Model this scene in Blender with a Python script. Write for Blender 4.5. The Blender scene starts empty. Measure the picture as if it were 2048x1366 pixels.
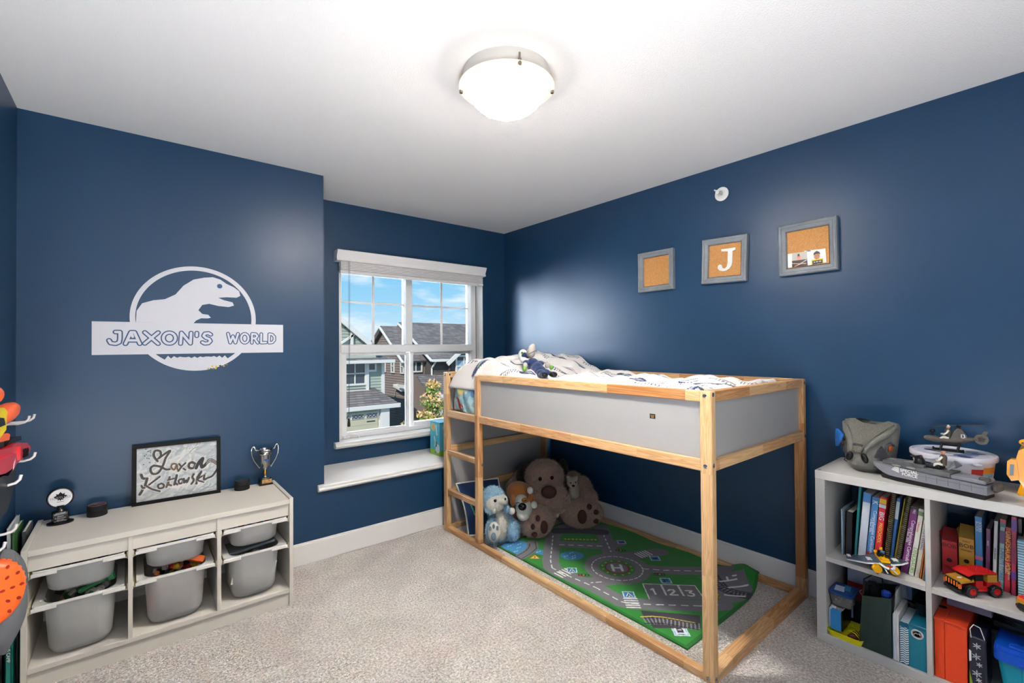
import bpy, bmesh, math, random
import numpy as np
from mathutils import Vector, Matrix, Euler
random.seed(7); rng = np.random.default_rng(7)
S = bpy.context.scene
COL = S.collection
pi = math.pi
# ------------------------------------------------------------------ camera
YAW, PITCH, ROLL, CAMH, FOCAL = .6862, .0111, -.0072, 1.3466, 921.84
fwd = Vector((math.sin(YAW)*math.cos(PITCH), math.cos(YAW)*math.cos(PITCH), math.sin(PITCH)))
rgt = Vector((math.cos(YAW), -math.sin(YAW), 0)); upv = rgt.cross(fwd)
r2 = rgt*math.cos(ROLL)+upv*math.sin(ROLL); u2 = -rgt*math.sin(ROLL)+upv*math.cos(ROLL)
cd = bpy.data.cameras.new('camera'); cam = bpy.data.objects.new('camera', cd); COL.objects.link(cam)
cd.sensor_fit = 'HORIZONTAL'; cd.sensor_width = 36.0; cd.lens = FOCAL/2048*36; cd.clip_start = .02; cd.clip_end = 300
cam.matrix_world = Matrix(((r2.x, u2.x, -fwd.x, 0), (r2.y, u2.y, -fwd.y, 0), (r2.z, u2.z, -fwd.z, CAMH), (0, 0, 0, 1)))
S.camera = cam
# ------------------------------------------------------------------ view, world, sun, lights
vs = S.view_settings
S.display_settings.display_device = 'sRGB'
vs.view_transform = 'Standard'; vs.look = 'None'; vs.gamma = 1; vs.use_curve_mapping = False; vs.exposure = 1.33
try:
    S.cycles.use_denoising = True
    S.cycles.max_bounces = 12; S.cycles.diffuse_bounces = 8; S.cycles.transparent_max_bounces = 16
    S.cycles.caustics_reflective = False; S.cycles.caustics_refractive = False; S.cycles.sample_clamp_indirect = 6
except Exception:
    pass
LAMP_W, SUN_W, SKY_W, FILL_W, SKYFILL_W, SIDEFILL_W = 190.0, 1.55, 0.43, 5.0, 95.0, 5200.0

def lin(h):
    if isinstance(h, (tuple, list)): return tuple(h)[:3]
    h = h.lstrip('#'); c = [int(h[i:i+2], 16)/255 for i in (0, 2, 4)]
    return tuple(x/12.92 if x <= .04045 else ((x+.055)/1.055)**2.4 for x in c)

W = bpy.data.worlds.new('sky'); S.world = W; W.use_nodes = True
nt = W.node_tree; N = nt.nodes; L = nt.links; N.clear()
out = N.new('ShaderNodeOutputWorld'); bg = N.new('ShaderNodeBackground'); bg.inputs['Strength'].default_value = SKY_W
tc = N.new('ShaderNodeTexCoord'); sx = N.new('ShaderNodeSeparateXYZ'); L.new(tc.outputs['Generated'], sx.inputs[0])
rp = N.new('ShaderNodeValToRGB'); e = rp.color_ramp.elements
e[0].position = .0; e[0].color = (*lin('#cfe6f4'), 1); e[1].position = .45; e[1].color = (*lin('#58a8e6'), 1)
m_ = e.new(.09); m_.color = (*lin('#9bd2f2'), 1); m_ = e.new(.2); m_.color = (*lin('#74c2f0'), 1)
L.new(sx.outputs['Z'], rp.inputs[0])
mp = N.new('ShaderNodeMapping'); mp.inputs['Scale'].default_value = (3, 3, 13); L.new(tc.outputs['Generated'], mp.inputs[0])
nz = N.new('ShaderNodeTexNoise'); nz.inputs['Scale'].default_value = 2.2; nz.inputs['Detail'].default_value = 6; nz.inputs['Roughness'].default_value = .55
L.new(mp.outputs[0], nz.inputs[0])
cr = N.new('ShaderNodeValToRGB'); cr.color_ramp.elements[0].position = .5; cr.color_ramp.elements[1].position = .78
L.new(nz.outputs[0], cr.inputs[0])
mx = N.new('ShaderNodeMixRGB'); mx.inputs[2].default_value = (.95, .97, 1, 1); L.new(cr.outputs[0], mx.inputs[0]); L.new(rp.outputs[0], mx.inputs[1])
L.new(mx.outputs[0], bg.inputs['Color']); L.new(bg.outputs[0], out.inputs[0])

sd = bpy.data.lights.new('sun', 'SUN'); sd.energy = SUN_W; sd.angle = .01; sd.color = (1, .95, .86)
sun = bpy.data.objects.new('sun', sd); COL.objects.link(sun)
sun.rotation_euler = Vector((.62, .55, -.62)).to_track_quat('-Z', 'Y').to_euler(); sun.location = (-10, -10, 20)
# added fill lamp behind the camera, brightening the floor and room
fd = bpy.data.lights.new('rear_fill', 'AREA'); fd.shape = 'RECTANGLE'; fd.size = 1.1; fd.size_y = 2.0; fd.energy = FILL_W; fd.color = (1, .97, .94)
fl = bpy.data.objects.new('rear_fill', fd); COL.objects.link(fl); fl.location = (-.02, -1.02, 1.35)
fl.rotation_euler = Vector((.3, 1, -.28)).to_track_quat('-Z', 'Y').to_euler()

# flash bounced off the ceiling from behind the photographer
bd = bpy.data.lights.new('bounced_flash', 'AREA'); bd.shape = 'DISK'; bd.size = 1.5; bd.energy = 54.0; bd.color = (.97, .985, 1)
bo = bpy.data.objects.new('bounced_flash', bd); COL.objects.link(bo); bo.location = (-.2, -.1, .25); bo.rotation_euler = Vector((-.05, .05, 1)).to_track_quat('-Z', 'Y').to_euler()
# added unseen lamp outside above the window, boosting the sky's light indoors
dd = bpy.data.lights.new('sky_fill', 'AREA'); dd.shape = 'RECTANGLE'; dd.size = 3.4; dd.size_y = 1.8; dd.energy = SKYFILL_W; dd.color = (.86, .93, 1)
do_ = bpy.data.objects.new('sky_fill', dd); COL.objects.link(do_); do_.location = (1.8, 5.6, 3.1); do_.rotation_euler = Vector((.05, -2.0, -1.75)).to_track_quat('-Z', 'Y').to_euler()
d2 = bpy.data.lights.new('side_sky_fill', 'AREA'); d2.shape = 'RECTANGLE'; d2.size = 2.6; d2.size_y = 2.4; d2.energy = SIDEFILL_W; d2.color = (.8, .91, 1)  # added unseen lamp outside to the left, makes the right wall's window glow
o2 = bpy.data.objects.new('side_sky_fill', d2); COL.objects.link(o2); o2.location = (-1.5, 6.0, 2.2); o2.rotation_euler = Vector((2.3, -6.0, -.9)).to_track_quat('-Z', 'Y').to_euler()

# ------------------------------------------------------------------ materials
MATS = {}
def mat(name, col, rough=.5, metal=0, bump=None, var=None, spec=.5, trans=0, ior=1.45, emit=None, coat=0, sheen=0, alpha=1, sss=0):
    if name in MATS: return MATS[name]
    m = bpy.data.materials.new(name); m.use_nodes = True; n = m.node_tree.nodes; l = m.node_tree.links
    b = n['Principled BSDF']; c = (*lin(col), 1)
    b.inputs['Base Color'].default_value = c; b.inputs['Roughness'].default_value = rough; b.inputs['Metallic'].default_value = metal
    b.inputs['Specular IOR Level'].default_value = spec; b.inputs['Transmission Weight'].default_value = trans; b.inputs['IOR'].default_value = ior
    b.inputs['Coat Weight'].default_value = coat; b.inputs['Sheen Weight'].default_value = sheen; b.inputs['Alpha'].default_value = alpha
    if sss: b.inputs['Subsurface Weight'].default_value = sss; b.inputs['Subsurface Radius'].default_value = (.02, .02, .02)
    if emit: b.inputs['Emission Color'].default_value = (*lin(emit[0]), 1); b.inputs['Emission Strength'].default_value = emit[1]
    if bump or var:
        t = n.new('ShaderNodeTexCoord')
    if var:      # (scale, amount) noise that shifts the value of the colour
        z = n.new('ShaderNodeTexNoise'); z.inputs['Scale'].default_value = var[0]; z.inputs['Detail'].default_value = 4
        l.new(t.outputs['Object'], z.inputs[0]); mr = n.new('ShaderNodeMapRange'); mr.inputs[1].default_value = .3; mr.inputs[2].default_value = .7
        mr.inputs[3].default_value = 1-var[1]; mr.inputs[4].default_value = 1+var[1]; l.new(z.outputs[0], mr.inputs[0])
        h = n.new('ShaderNodeHueSaturation'); h.inputs['Color'].default_value = c; l.new(mr.outputs[0], h.inputs['Value']); l.new(h.outputs[0], b.inputs['Base Color'])
    if bump:     # (scale, strength, distance)
        z = n.new('ShaderNodeTexNoise'); z.inputs['Scale'].default_value = bump[0]; z.inputs['Detail'].default_value = 3
        l.new(t.outputs['Object'], z.inputs[0]); bp = n.new('ShaderNodeBump'); bp.inputs['Strength'].default_value = bump[1]
        bp.inputs['Distance'].default_value = bump[2] if len(bump) > 2 else .002
        l.new(z.outputs[0], bp.inputs['Height']); l.new(bp.outputs[0], b.inputs['Normal'])
    MATS[name] = m; return m

def mat_print(name, rough=.7, bump=None, sheen=0, spec=.3):
    """flat print: colour comes from the mesh's own colour attribute"""
    if name in MATS: return MATS[name]
    m = mat(name, '#ffffff', rough, bump=bump, sheen=sheen, spec=spec); n = m.node_tree.nodes
    a = n.new('ShaderNodeAttribute'); a.attribute_name = 'Col'; m.node_tree.links.new(a.outputs['Color'], n['Principled BSDF'].inputs['Base Color'])
    return m

def mat_wood(name, light='#e3bd8b', dark='#a8703f', rough=.45):
    """finger-jointed pine; the grain runs along the object's own X"""
    if name in MATS: return MATS[name]
    m = bpy.data.materials.new(name); m.use_nodes = True; n = m.node_tree.nodes; l = m.node_tree.links; b = n['Principled BSDF']
    t = n.new('ShaderNodeTexCoord'); oi = n.new('ShaderNodeObjectInfo')
    sp = n.new('ShaderNodeSeparateXYZ'); l.new(t.outputs['Object'], sp.inputs[0])
    def math_(op, a, bb):
        q = n.new('ShaderNodeMath'); q.operation = op
        for i, v in enumerate((a, bb)):
            if v is None: continue
            if isinstance(v, (int, float)): q.inputs[i].default_value = v
            else: l.new(v, q.inputs[i])
        return q.outputs[0]
    seg = math_('FLOOR', math_('DIVIDE', math_('ADD', sp.outputs['X'], math_('MULTIPLY', oi.outputs['Random'], 7.0)), .41), None)
    wn = n.new('ShaderNodeTexWhiteNoise'); wn.noise_dimensions = '2D'; cb = n.new('ShaderNodeCombineXYZ')
    l.new(seg, cb.inputs[0]); l.new(oi.outputs['Random'], cb.inputs[1]); l.new(cb.outputs[0], wn.inputs['Vector'])
    off = n.new('ShaderNodeVectorMath'); off.operation = 'ADD'; l.new(t.outputs['Object'], off.inputs[0])
    sc = n.new('ShaderNodeVectorMath'); sc.operation = 'SCALE'; l.new(wn.outputs['Color'], sc.inputs[0]); sc.inputs['Scale'].default_value = 5; l.new(sc.outputs[0], off.inputs[1])
    mp = n.new('ShaderNodeMapping'); mp.inputs['Scale'].default_value = (1.3, 22, 22); l.new(off.outputs[0], mp.inputs[0])
    nz = n.new('ShaderNodeTexNoise'); nz.inputs['Scale'].default_value = 1.6; nz.inputs['Detail'].default_value = 3; nz.inputs['Distortion'].default_value = .8; l.new(mp.outputs[0], nz.inputs[0])
    ring = math_('SINE', math_('MULTIPLY', nz.outputs[0], 42.0), None)
    ring = math_('MULTIPLY', math_('ADD', ring, 1.0), .5)
    mixv = math_('ADD', math_('MULTIPLY', ring, .38), math_('MULTIPLY', math_('POWER', wn.outputs['Value'], 1.8), .82))
    r = n.new('ShaderNodeValToRGB'); r.color_ramp.elements[0].color = (*lin(light), 1); r.color_ramp.elements[1].color = (*lin(dark), 1); l.new(mixv, r.inputs[0])
    vo = n.new('ShaderNodeTexVoronoi'); vo.inputs['Scale'].default_value = 3.1; l.new(off.outputs[0], vo.inputs['Vector'])
    kn = n.new('ShaderNodeMapRange'); kn.inputs[1].default_value = .035; kn.inputs[2].default_value = .055; kn.inputs[3].default_value = 1; kn.inputs[4].default_value = 0; l.new(vo.outputs['Distance'], kn.inputs[0])
    k = n.new('ShaderNodeMixRGB'); l.new(kn.outputs[0], k.inputs[0]); l.new(r.outputs[0], k.inputs[1]); k.inputs[2].default_value = (*lin('#6e3d1e'), 1)
    l.new(k.outputs[0], b.inputs['Base Color']); b.inputs['Roughness'].default_value = rough
    MATS[name] = m; return m

# ------------------------------------------------------------------ mesh builder
def rotz(a): return Matrix.Rotation(a, 3, 'Z')
class MB:
    def __init__(s): s.v = []; s.f = []; s.mi = []
    def add(s, vs, fs, mi=0):
        o = len(s.v); s.v += [tuple(v) for v in vs]; s.f += [tuple(i+o for i in f) for f in fs]; s.mi += [mi]*len(fs); return s
    def box(s, c, d, rot=None, bev=0, mi=0):
        hx, hy, hz = d[0]/2, d[1]/2, d[2]/2; c = Vector(c)
        T = (lambda p: c+(rot @ Vector(p))) if rot is not None else (lambda p: c+Vector(p))
        sg = [(a, b, e) for a in (-1, 1) for b in (-1, 1) for e in (-1, 1)]
        if bev <= 0:
            return s.add([T((a*hx, b*hy, e*hz)) for a, b, e in sg], [(0, 1, 3, 2), (4, 6, 7, 5), (0, 4, 5, 1), (2, 3, 7, 6), (0, 2, 6, 4), (1, 5, 7, 3)], mi)
        bev = min(bev, hx*.9, hy*.9, hz*.9); V = []; ix = {}
        for a, b, e in sg:
            for k in range(3):
                p = [a*hx, b*hy, e*hz]; g = (a, b, e)
                for q in range(3):
                    if q != k: p[q] -= g[q]*bev
                ix[(a, b, e, k)] = len(V); V.append(T(p))
        F = []
        for k in range(3):
            i, j = [q for q in range(3) if q != k]
            for sgn in (-1, 1):
                fc = []
                for a, b in ((-1, -1), (1, -1), (1, 1), (-1, 1)):
                    g = [0, 0, 0]; g[k] = sgn; g[i] = a; g[j] = b; fc.append(ix[(*g, k)])
                F.append(fc)
            for a in (-1, 1):
                for b in (-1, 1):
                    fc = []
                    for e_, kk in ((-1, i), (-1, j), (1, j), (1, i)):
                        g = [0, 0, 0]; g[k] = e_; g[i] = a; g[j] = b; fc.append(ix[(*g, kk)])
                    F.append(fc)
        for g in sg: F.append([ix[(*g, k)] for k in range(3)])
        return s.add(V, F, mi)
    def box2(s, x0, x1, y0, y1, z0, z1, bev=0, mi=0):
        return s.box(((x0+x1)/2, (y0+y1)/2, (z0+z1)/2), (abs(x1-x0), abs(y1-y0), abs(z1-z0)), None, bev, mi)
    def prism(s, poly, h0, h1, T=None, mi=0):
        """polygon (a,b) extruded from h0 to h1; T maps (a,b,h) to space"""
        T = T or (lambda a, b, h: (a, b, h)); n = len(poly)
        return s.add([T(a, b, h0) for a, b in poly]+[T(a, b, h1) for a, b in poly],
                     [tuple(range(n))[::-1], tuple(range(n, 2*n))]+[(i, (i+1) % n, n+(i+1) % n, n+i) for i in range(n)], mi)
    def lathe(s, prof, c=(0, 0, 0), n=24, M=None, mi=0, sc=(1, 1)):
        c = Vector(c); V = []; F = []
        for r, z in prof:
            for k in range(n):
                a = 2*pi*k/n; p = Vector((r*math.cos(a)*sc[0], r*math.sin(a)*sc[1], z)); V.append(c+(M @ p if M is not None else p))
        for i in range(len(prof)-1):
            for k in range(n): F.append((i*n+k, i*n+(k+1) % n, (i+1)*n+(k+1) % n, (i+1)*n+k))
        if prof[0][0] > 1e-5: F.append(tuple(range(n))[::-1])
        if prof[-1][0] > 1e-5: F.append(tuple(range((len(prof)-1)*n, len(prof)*n)))
        return s.add(V, F, mi)
    def cyl(s, p0, p1, r, r1=None, n=16, mi=0):
        return s.tube([p0, p1], [r, r if r1 is None else r1], n, mi)
    def tube(s, pts, r, n=8, mi=0, closed=False):
        pts = [Vector(p) for p in pts]; m = len(pts); rs = r if isinstance(r, (list, tuple)) else [r]*m; V = []; F = []
        t0 = (pts[1]-pts[0]).normalized(); a = Vector((0, 0, 1)) if abs(t0.z) < .9 else Vector((1, 0, 0)); nrm = t0.cross(a).normalized()
        for i, p in enumerate(pts):
            if closed: t = pts[(i+1) % m]-pts[i-1]
            else: t = pts[min(i+1, m-1)]-pts[max(i-1, 0)]
            t.normalize(); nrm = (nrm-t*nrm.dot(t)).normalized(); bn = t.cross(nrm)
            for k in range(n):
                q = 2*pi*k/n; V.append(p+(nrm*math.cos(q)+bn*math.sin(q))*rs[i])
        for i in range(m if closed else m-1):
            j = (i+1) % m
            for k in range(n): F.append((i*n+k, i*n+(k+1) % n, j*n+(k+1) % n, j*n+k))
        if not closed: F += [tuple(range(n))[::-1], tuple(range((m-1)*n, m*n))]
        return s.add(V, F, mi)
    def ell(s, c, r, rot=None, nu=16, nv=10, mi=0):
        c = Vector(c); V = [(0, 0, -1)]; F = []
        for j in range(1, nv):
            b = -pi/2+pi*j/nv
            for i in range(nu): a = 2*pi*i/nu; V.append((math.cos(b)*math.cos(a), math.cos(b)*math.sin(a), math.sin(b)))
        V.append((0, 0, 1)); T = lambda p: c+((rot @ Vector((p[0]*r[0], p[1]*r[1], p[2]*r[2]))) if rot is not None else Vector((p[0]*r[0], p[1]*r[1], p[2]*r[2])))
        for i in range(nu): F.append((0, 1+(i+1) % nu, 1+i))
        for j in range(nv-2):
            for i in range(nu): a = 1+j*nu; F.append((a+i, a+(i+1) % nu, a+nu+(i+1) % nu, a+nu+i))
        a = 1+(nv-2)*nu
        for i in range(nu): F.append((a+i, a+(i+1) % nu, len(V)-1))
        return s.add([T(p) for p in V], F, mi)
    def grid(s, fn, nu, nv, mi=0, wrap=False):
        V = [fn(i/nu, j/nv) for j in range(nv+1) for i in range(nu+1)]
        return s.add(V, [(j*(nu+1)+i, j*(nu+1)+i+1, (j+1)*(nu+1)+i+1, (j+1)*(nu+1)+i) for j in range(nv) for i in range(nu)], mi)
    def build(s, name, mats, parent=None, smooth=None, local=False, recalc=True):
        me = bpy.data.meshes.new(name)
        V = s.v
        if parent is not None and not local:
            inv = parent.matrix_basis.inverted()
            if parent.parent is not None: inv = (parent.parent.matrix_basis @ parent.matrix_basis).inverted()
            V = [inv @ Vector(v) for v in V]
        me.from_pydata([tuple(v) for v in V], [], s.f)
        if recalc:
            bm = bmesh.new(); bm.from_mesh(me); bmesh.ops.recalc_face_normals(bm, faces=bm.faces); bm.to_mesh(me); bm.free()
        for m in (mats if isinstance(mats, (list, tuple)) else [mats]): me.materials.append(m)
        me.polygons.foreach_set('material_index', s.mi)
        o = bpy.data.objects.new(name, me); COL.objects.link(o)
        if parent is not None: o.parent = parent
        if smooth is not None: smooth_by(me, smooth)
        return o
def smooth_by(me, deg):
    me.polygons.foreach_set('use_smooth', [True]*len(me.polygons))
    if deg < 180:
        try: me.set_sharp_from_angle(angle=math.radians(deg))
        except Exception: pass
def tag(o, label=None, cat=None, group=None, kind=None):
    for k, v in (('label', label), ('category', cat), ('group', group), ('kind', kind)):
        if v: o[k] = v
    return o
def thing(name, label, cat, loc=(0, 0, 0), rz=0, group=None, rot=None):
    o = bpy.data.objects.new(name, None); COL.objects.link(o); o.empty_display_size = .05
    o.location = loc; o.rotation_euler = rot if rot is not None else (0, 0, rz)
    return tag(o, label, cat, group)
def base_origin(o):
    """move a single-mesh thing's origin to its base"""
    me = o.data; n = len(me.vertices); a = np.empty(n*3, np.float32); me.vertices.foreach_get('co', a); a = a.reshape(-1, 3)
    c = Vector(((a[:, 0].min()+a[:, 0].max())/2, (a[:, 1].min()+a[:, 1].max())/2, a[:, 2].min()))
    a -= np.array(c, np.float32); me.vertices.foreach_set('co', a.ravel()); o.location = c; me.update(); return o
def solo(mb, name, mats, label, cat, smooth=None, group=None):
    return tag(base_origin(mb.build(name, mats, None, smooth)), label, cat, group)
def struct(mb, name, mats, parent=None, smooth=None):
    o = mb.build(name, mats, parent, smooth)
    if parent is None: o['kind'] = 'structure'
    return o
def beam(name, p0, p1, w, h, parent, m, bev=.003, wave=None, roll=0):
    """a stick from p0 to p1 with its own X along the grain; wave(t) lowers the +width top edge"""
    p0, p1 = Vector(p0), Vector(p1); d = p1-p0; Ln = d.length; X = d.normalized()
    Z = Vector((0, 0, 1)) if abs(X.z) < .9 else Vector((-1, 0, 0)); Y = Z.cross(X).normalized(); Z = X.cross(Y)
    b = MB()
    if wave is None: b.box((0, 0, 0), (Ln, w, h), None, bev)
    else:
        n = 40; V = []; F = []
        for i in range(n+1):
            t = i/n; x = -Ln/2+Ln*t; q = wave(t)
            V += [(x, -w/2, -h/2), (x, w/2, -h/2), (x, w/2, h/2), (x, -w/2+q[0], h/2), (x, -w/2, h/2-q[1])]
        for i in range(n):
            for k in range(5): F.append((i*5+k, i*5+(k+1) % 5, (i+1)*5+(k+1) % 5, (i+1)*5+k))
        F += [(0, 1, 2, 3, 4), tuple(n*5+k for k in (4, 3, 2, 1, 0))]; b.add(V, F)
    o = b.build(name, m, parent, None, local=True)
    Mw = Matrix.Translation((p0+p1)/2) @ Matrix((X, Y, Z)).transposed().to_4x4() @ Matrix.Rotation(roll, 4, 'X')
    o.matrix_basis = (parent.matrix_basis.inverted() @ Mw) if parent is not None else Mw
    return o
_txt = {}
def text(name, s, size, M, m, parent, extrude=.0004, align='CENTER', offset=0, space=1.0, shear=0, sx=1.0, valign='CENTER', fit=None):
    """lettering mesh: M places the text plane (local x reads right, y up, z out of the surface) in the world"""
    c = bpy.data.curves.new('t', 'FONT'); c.body = s; c.size = size; c.align_x = align; c.align_y = valign; c.extrude = extrude; c.offset = offset
    c.space_character = space; c.shear = shear; c.resolution_u = 3
    t = bpy.data.objects.new('t', c); COL.objects.link(t)
    dg = bpy.context.evaluated_depsgraph_get(); me = bpy.data.meshes.new_from_object(t.evaluated_get(dg)); bpy.data.objects.remove(t); bpy.data.curves.remove(c)
    if sx != 1: me.transform(Matrix.Diagonal((sx, 1, 1, 1)))
    if fit:
        xs = [v.co.x for v in me.vertices]; ys = [v.co.y for v in me.vertices]; w_, h_ = max(xs)-min(xs), max(ys)-min(ys)
        me.transform(Matrix.Diagonal((fit[0]/w_, fit[1]/h_, 1, 1)) @ Matrix.Translation((-(max(xs)+min(xs))/2, -(max(ys)+min(ys))/2, 0)))
    me.name = name; me.materials.clear(); me.materials.append(m)
    o = bpy.data.objects.new(name, me); COL.objects.link(o)
    if parent is not None:
        inv = parent.matrix_basis.inverted()
        if parent.parent is not None: inv = (parent.parent.matrix_basis @ parent.matrix_basis).inverted()
        o.parent = parent; me.transform(inv @ M)
    else: me.transform(M)
    return o
def frameM(o, x, y):
    """4x4 with origin o, local x and y axes in world"""
    x = Vector(x).normalized(); y = Vector(y); y = (y-x*y.dot(x)).normalized(); z = x.cross(y)
    return Matrix(((x.x, y.x, z.x, o[0]), (x.y, y.y, z.y, o[1]), (x.z, y.z, z.z, o[2]), (0, 0, 0, 1)))
# ------------------------------------------------------------------ flat print on a fine mesh
class Canvas:
    def __init__(s, w, h, step, bg):
        s.w, s.h = w, h; s.nx = max(2, int(w/step)); s.ny = max(2, int(h/step))
        s.X, s.Y = np.meshgrid(np.linspace(0, w, s.nx+1), np.linspace(0, h, s.ny+1)); s.img = np.zeros((s.ny+1, s.nx+1, 3)); s.img[:] = lin(bg)
    def put(s, mask, col, a=1.0):
        m = np.clip(mask.astype(float)*a, 0, 1)[..., None]; s.img = s.img*(1-m)+np.array(lin(col))*m
    def dist(s, pts):
        d = np.full(s.X.shape, 1e9)
        for (x0, y0), (x1, y1) in zip(pts[:-1], pts[1:]):
            dx, dy = x1-x0, y1-y0; q = dx*dx+dy*dy+1e-12; t = np.clip(((s.X-x0)*dx+(s.Y-y0)*dy)/q, 0, 1); d = np.minimum(d, np.hypot(s.X-x0-t*dx, s.Y-y0-t*dy))
        return d
    def line(s, pts, w, col, a=1.0): s.put(s.dist(pts) < w/2, col, a)
    def dash(s, pts, w, col, on, off):
        for (x0, y0), (x1, y1) in zip(pts[:-1], pts[1:]):
            Ln = math.hypot(x1-x0, y1-y0); k = 0.0
            while k < Ln:
                a, b = k/Ln, min(1, (k+on)/Ln); s.line([(x0+(x1-x0)*a, y0+(y1-y0)*a), (x0+(x1-x0)*b, y0+(y1-y0)*b)], w, col); k += on+off
    def ties(s, pts, width, th, gap, col):
        k = 0.0
        for (x0, y0), (x1, y1) in zip(pts[:-1], pts[1:]):
            Ln = math.hypot(x1-x0, y1-y0); nx, ny = -(y1-y0)/Ln*width/2, (x1-x0)/Ln*width/2
            while k < Ln:
                a, b = k/Ln, (k+th)/Ln; p, q = (x0+(x1-x0)*a, y0+(y1-y0)*a), (x0+(x1-x0)*b, y0+(y1-y0)*b)
                s.poly([(p[0]+nx, p[1]+ny), (q[0]+nx, q[1]+ny), (q[0]-nx, q[1]-ny), (p[0]-nx, p[1]-ny)], col); k += th+gap
            k -= Ln
    def ell(s, c, r, col, ang=0, a=1.0):
        dx, dy = s.X-c[0], s.Y-c[1]; ca, sa = math.cos(ang), math.sin(ang); u, v = dx*ca+dy*sa, -dx*sa+dy*ca; s.put((u/r[0])**2+(v/r[1])**2 < 1, col, a)
    def poly(s, pts, col, a=1.0):
        m = np.zeros(s.X.shape, bool); n = len(pts)
        for i in range(n):
            (x0, y0), (x1, y1) = pts[i], pts[(i+1) % n]
            if y0 == y1: continue
            m ^= ((y0 > s.Y) != (y1 > s.Y)) & (s.X < (x1-x0)*(s.Y-y0)/(y1-y0)+x0)
        s.put(m, col, a)
    def rect(s, x0, x1, y0, y1, col, a=1.0): s.put((s.X >= x0) & (s.X <= x1) & (s.Y >= y0) & (s.Y <= y1), col, a)
    def noise(s, amt, k=6, seed=1):
        g = np.random.default_rng(seed); t = np.zeros(s.X.shape)
        for _ in range(k):
            fx, fy, p = g.normal(0, 40), g.normal(0, 40), g.uniform(0, 6.28); t += np.sin(s.X*fx+s.Y*fy+p)
        s.img *= (1+amt*t/k)[..., None]; s.img = np.clip(s.img, 0, 1)
    def sheet(s, name, fn, m, parent=None, local=False, smooth=True):
        """fn(X,Y arrays) -> (n,3) world positions"""
        P = fn(s.X, s.Y).reshape(-1, 3); me = bpy.data.meshes.new(name); w = s.nx+1
        if parent is not None and not local:
            inv = parent.matrix_basis.inverted()
            if parent.parent is not None: inv = (parent.parent.matrix_basis @ parent.matrix_basis).inverted()
            A = np.array(inv); P = P @ A[:3, :3].T + A[:3, 3]
        idx = np.arange(w*(s.ny+1)).reshape(s.ny+1, w)
        Q = np.stack([idx[:-1, :-1], idx[:-1, 1:], idx[1:, 1:], idx[1:, :-1]], -1).reshape(-1, 4)
        me.vertices.add(len(P)); me.vertices.foreach_set('co', P.astype(np.float32).ravel())
        me.loops.add(Q.size); me.loops.foreach_set('vertex_index', Q.ravel().astype(np.int32)); me.polygons.add(len(Q))
        me.polygons.foreach_set('loop_start', np.arange(0, Q.size, 4, dtype=np.int32)); me.update(calc_edges=True); me.validate()
        at = me.color_attributes.new('Col', 'FLOAT_COLOR', 'POINT'); c = np.ones((len(P), 4), np.float32); c[:, :3] = s.img.reshape(-1, 3); at.data.foreach_set('color', c.ravel())
        if smooth: me.polygons.foreach_set('use_smooth', [True]*len(me.polygons))
        me.materials.append(m); o = bpy.data.objects.new(name, me); COL.objects.link(o)
        if parent is not None: o.parent = parent
        return o
def planeM(M):
    """print position function on the plane of a 4x4"""
    A = np.array(M)
    def fn(X, Y): return np.stack([X, Y, np.zeros_like(X)], -1).reshape(-1, 3) @ A[:3, :3].T + A[:3, 3]
    return fn
def soften(o, vox, it=6):
    """weld a body of overlapping lumps into one skin"""
    r = o.modifiers.new('weld', 'REMESH'); r.mode = 'VOXEL'; r.voxel_size = vox; r.use_smooth_shade = True
    q = o.modifiers.new('soft', 'SMOOTH'); q.iterations = it; q.factor = .5
    return bake(o)
def bake(o):
    dg = bpy.context.evaluated_depsgraph_get(); me = bpy.data.meshes.new_from_object(o.evaluated_get(dg)); old = o.data; o.modifiers.clear(); o.data = me; me.name = old.name
    me.polygons.foreach_set('use_smooth', [True]*len(me.polygons)); return o
def fur(o, n, ln, w, m, parent, seed=3, name='fur', shade=.2):
    """short pile on a plush body: thin blades of real geometry, one joined part"""
    me = o.data; me.calc_loop_triangles(); nt_ = len(me.loop_triangles); g = np.random.default_rng(seed)
    tv = np.empty(nt_*3, np.int32); me.loop_triangles.foreach_get('vertices', tv); tv = tv.reshape(-1, 3)
    co = np.empty(len(me.vertices)*3, np.float32); me.vertices.foreach_get('co', co); co = co.reshape(-1, 3)
    a, b, c = co[tv[:, 0]], co[tv[:, 1]], co[tv[:, 2]]; nr = np.cross(b-a, c-a); ar = np.linalg.norm(nr, axis=1); nr = nr/np.maximum(ar, 1e-12)[:, None]
    k = g.choice(nt_, n, p=ar/ar.sum()); u, v = g.random(n), g.random(n); fl = u+v > 1; u[fl], v[fl] = 1-u[fl], 1-v[fl]
    p = a[k]+(b[k]-a[k])*u[:, None]+(c[k]-a[k])*v[:, None]; d = nr[k]+g.normal(0, .55, (n, 3)); d /= np.linalg.norm(d, axis=1)[:, None]
    t = np.cross(d, g.normal(0, 1, (n, 3))); t /= np.maximum(np.linalg.norm(t, axis=1), 1e-9)[:, None]
    L_ = ln*g.uniform(.5, 1.2, n)[:, None]
    V = np.stack([p-t*w-nr[k]*.001, p+t*w-nr[k]*.001, p+d*L_], 1).reshape(-1, 3)
    mesh = bpy.data.meshes.new(name); mesh.from_pydata(V.tolist(), [], np.arange(3*n).reshape(-1, 3).tolist()); mesh.materials.append(m)
    f = bpy.data.objects.new(name, mesh); COL.objects.link(f); f.parent = parent; f['kind'] = 'stuff'
    return f
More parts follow.
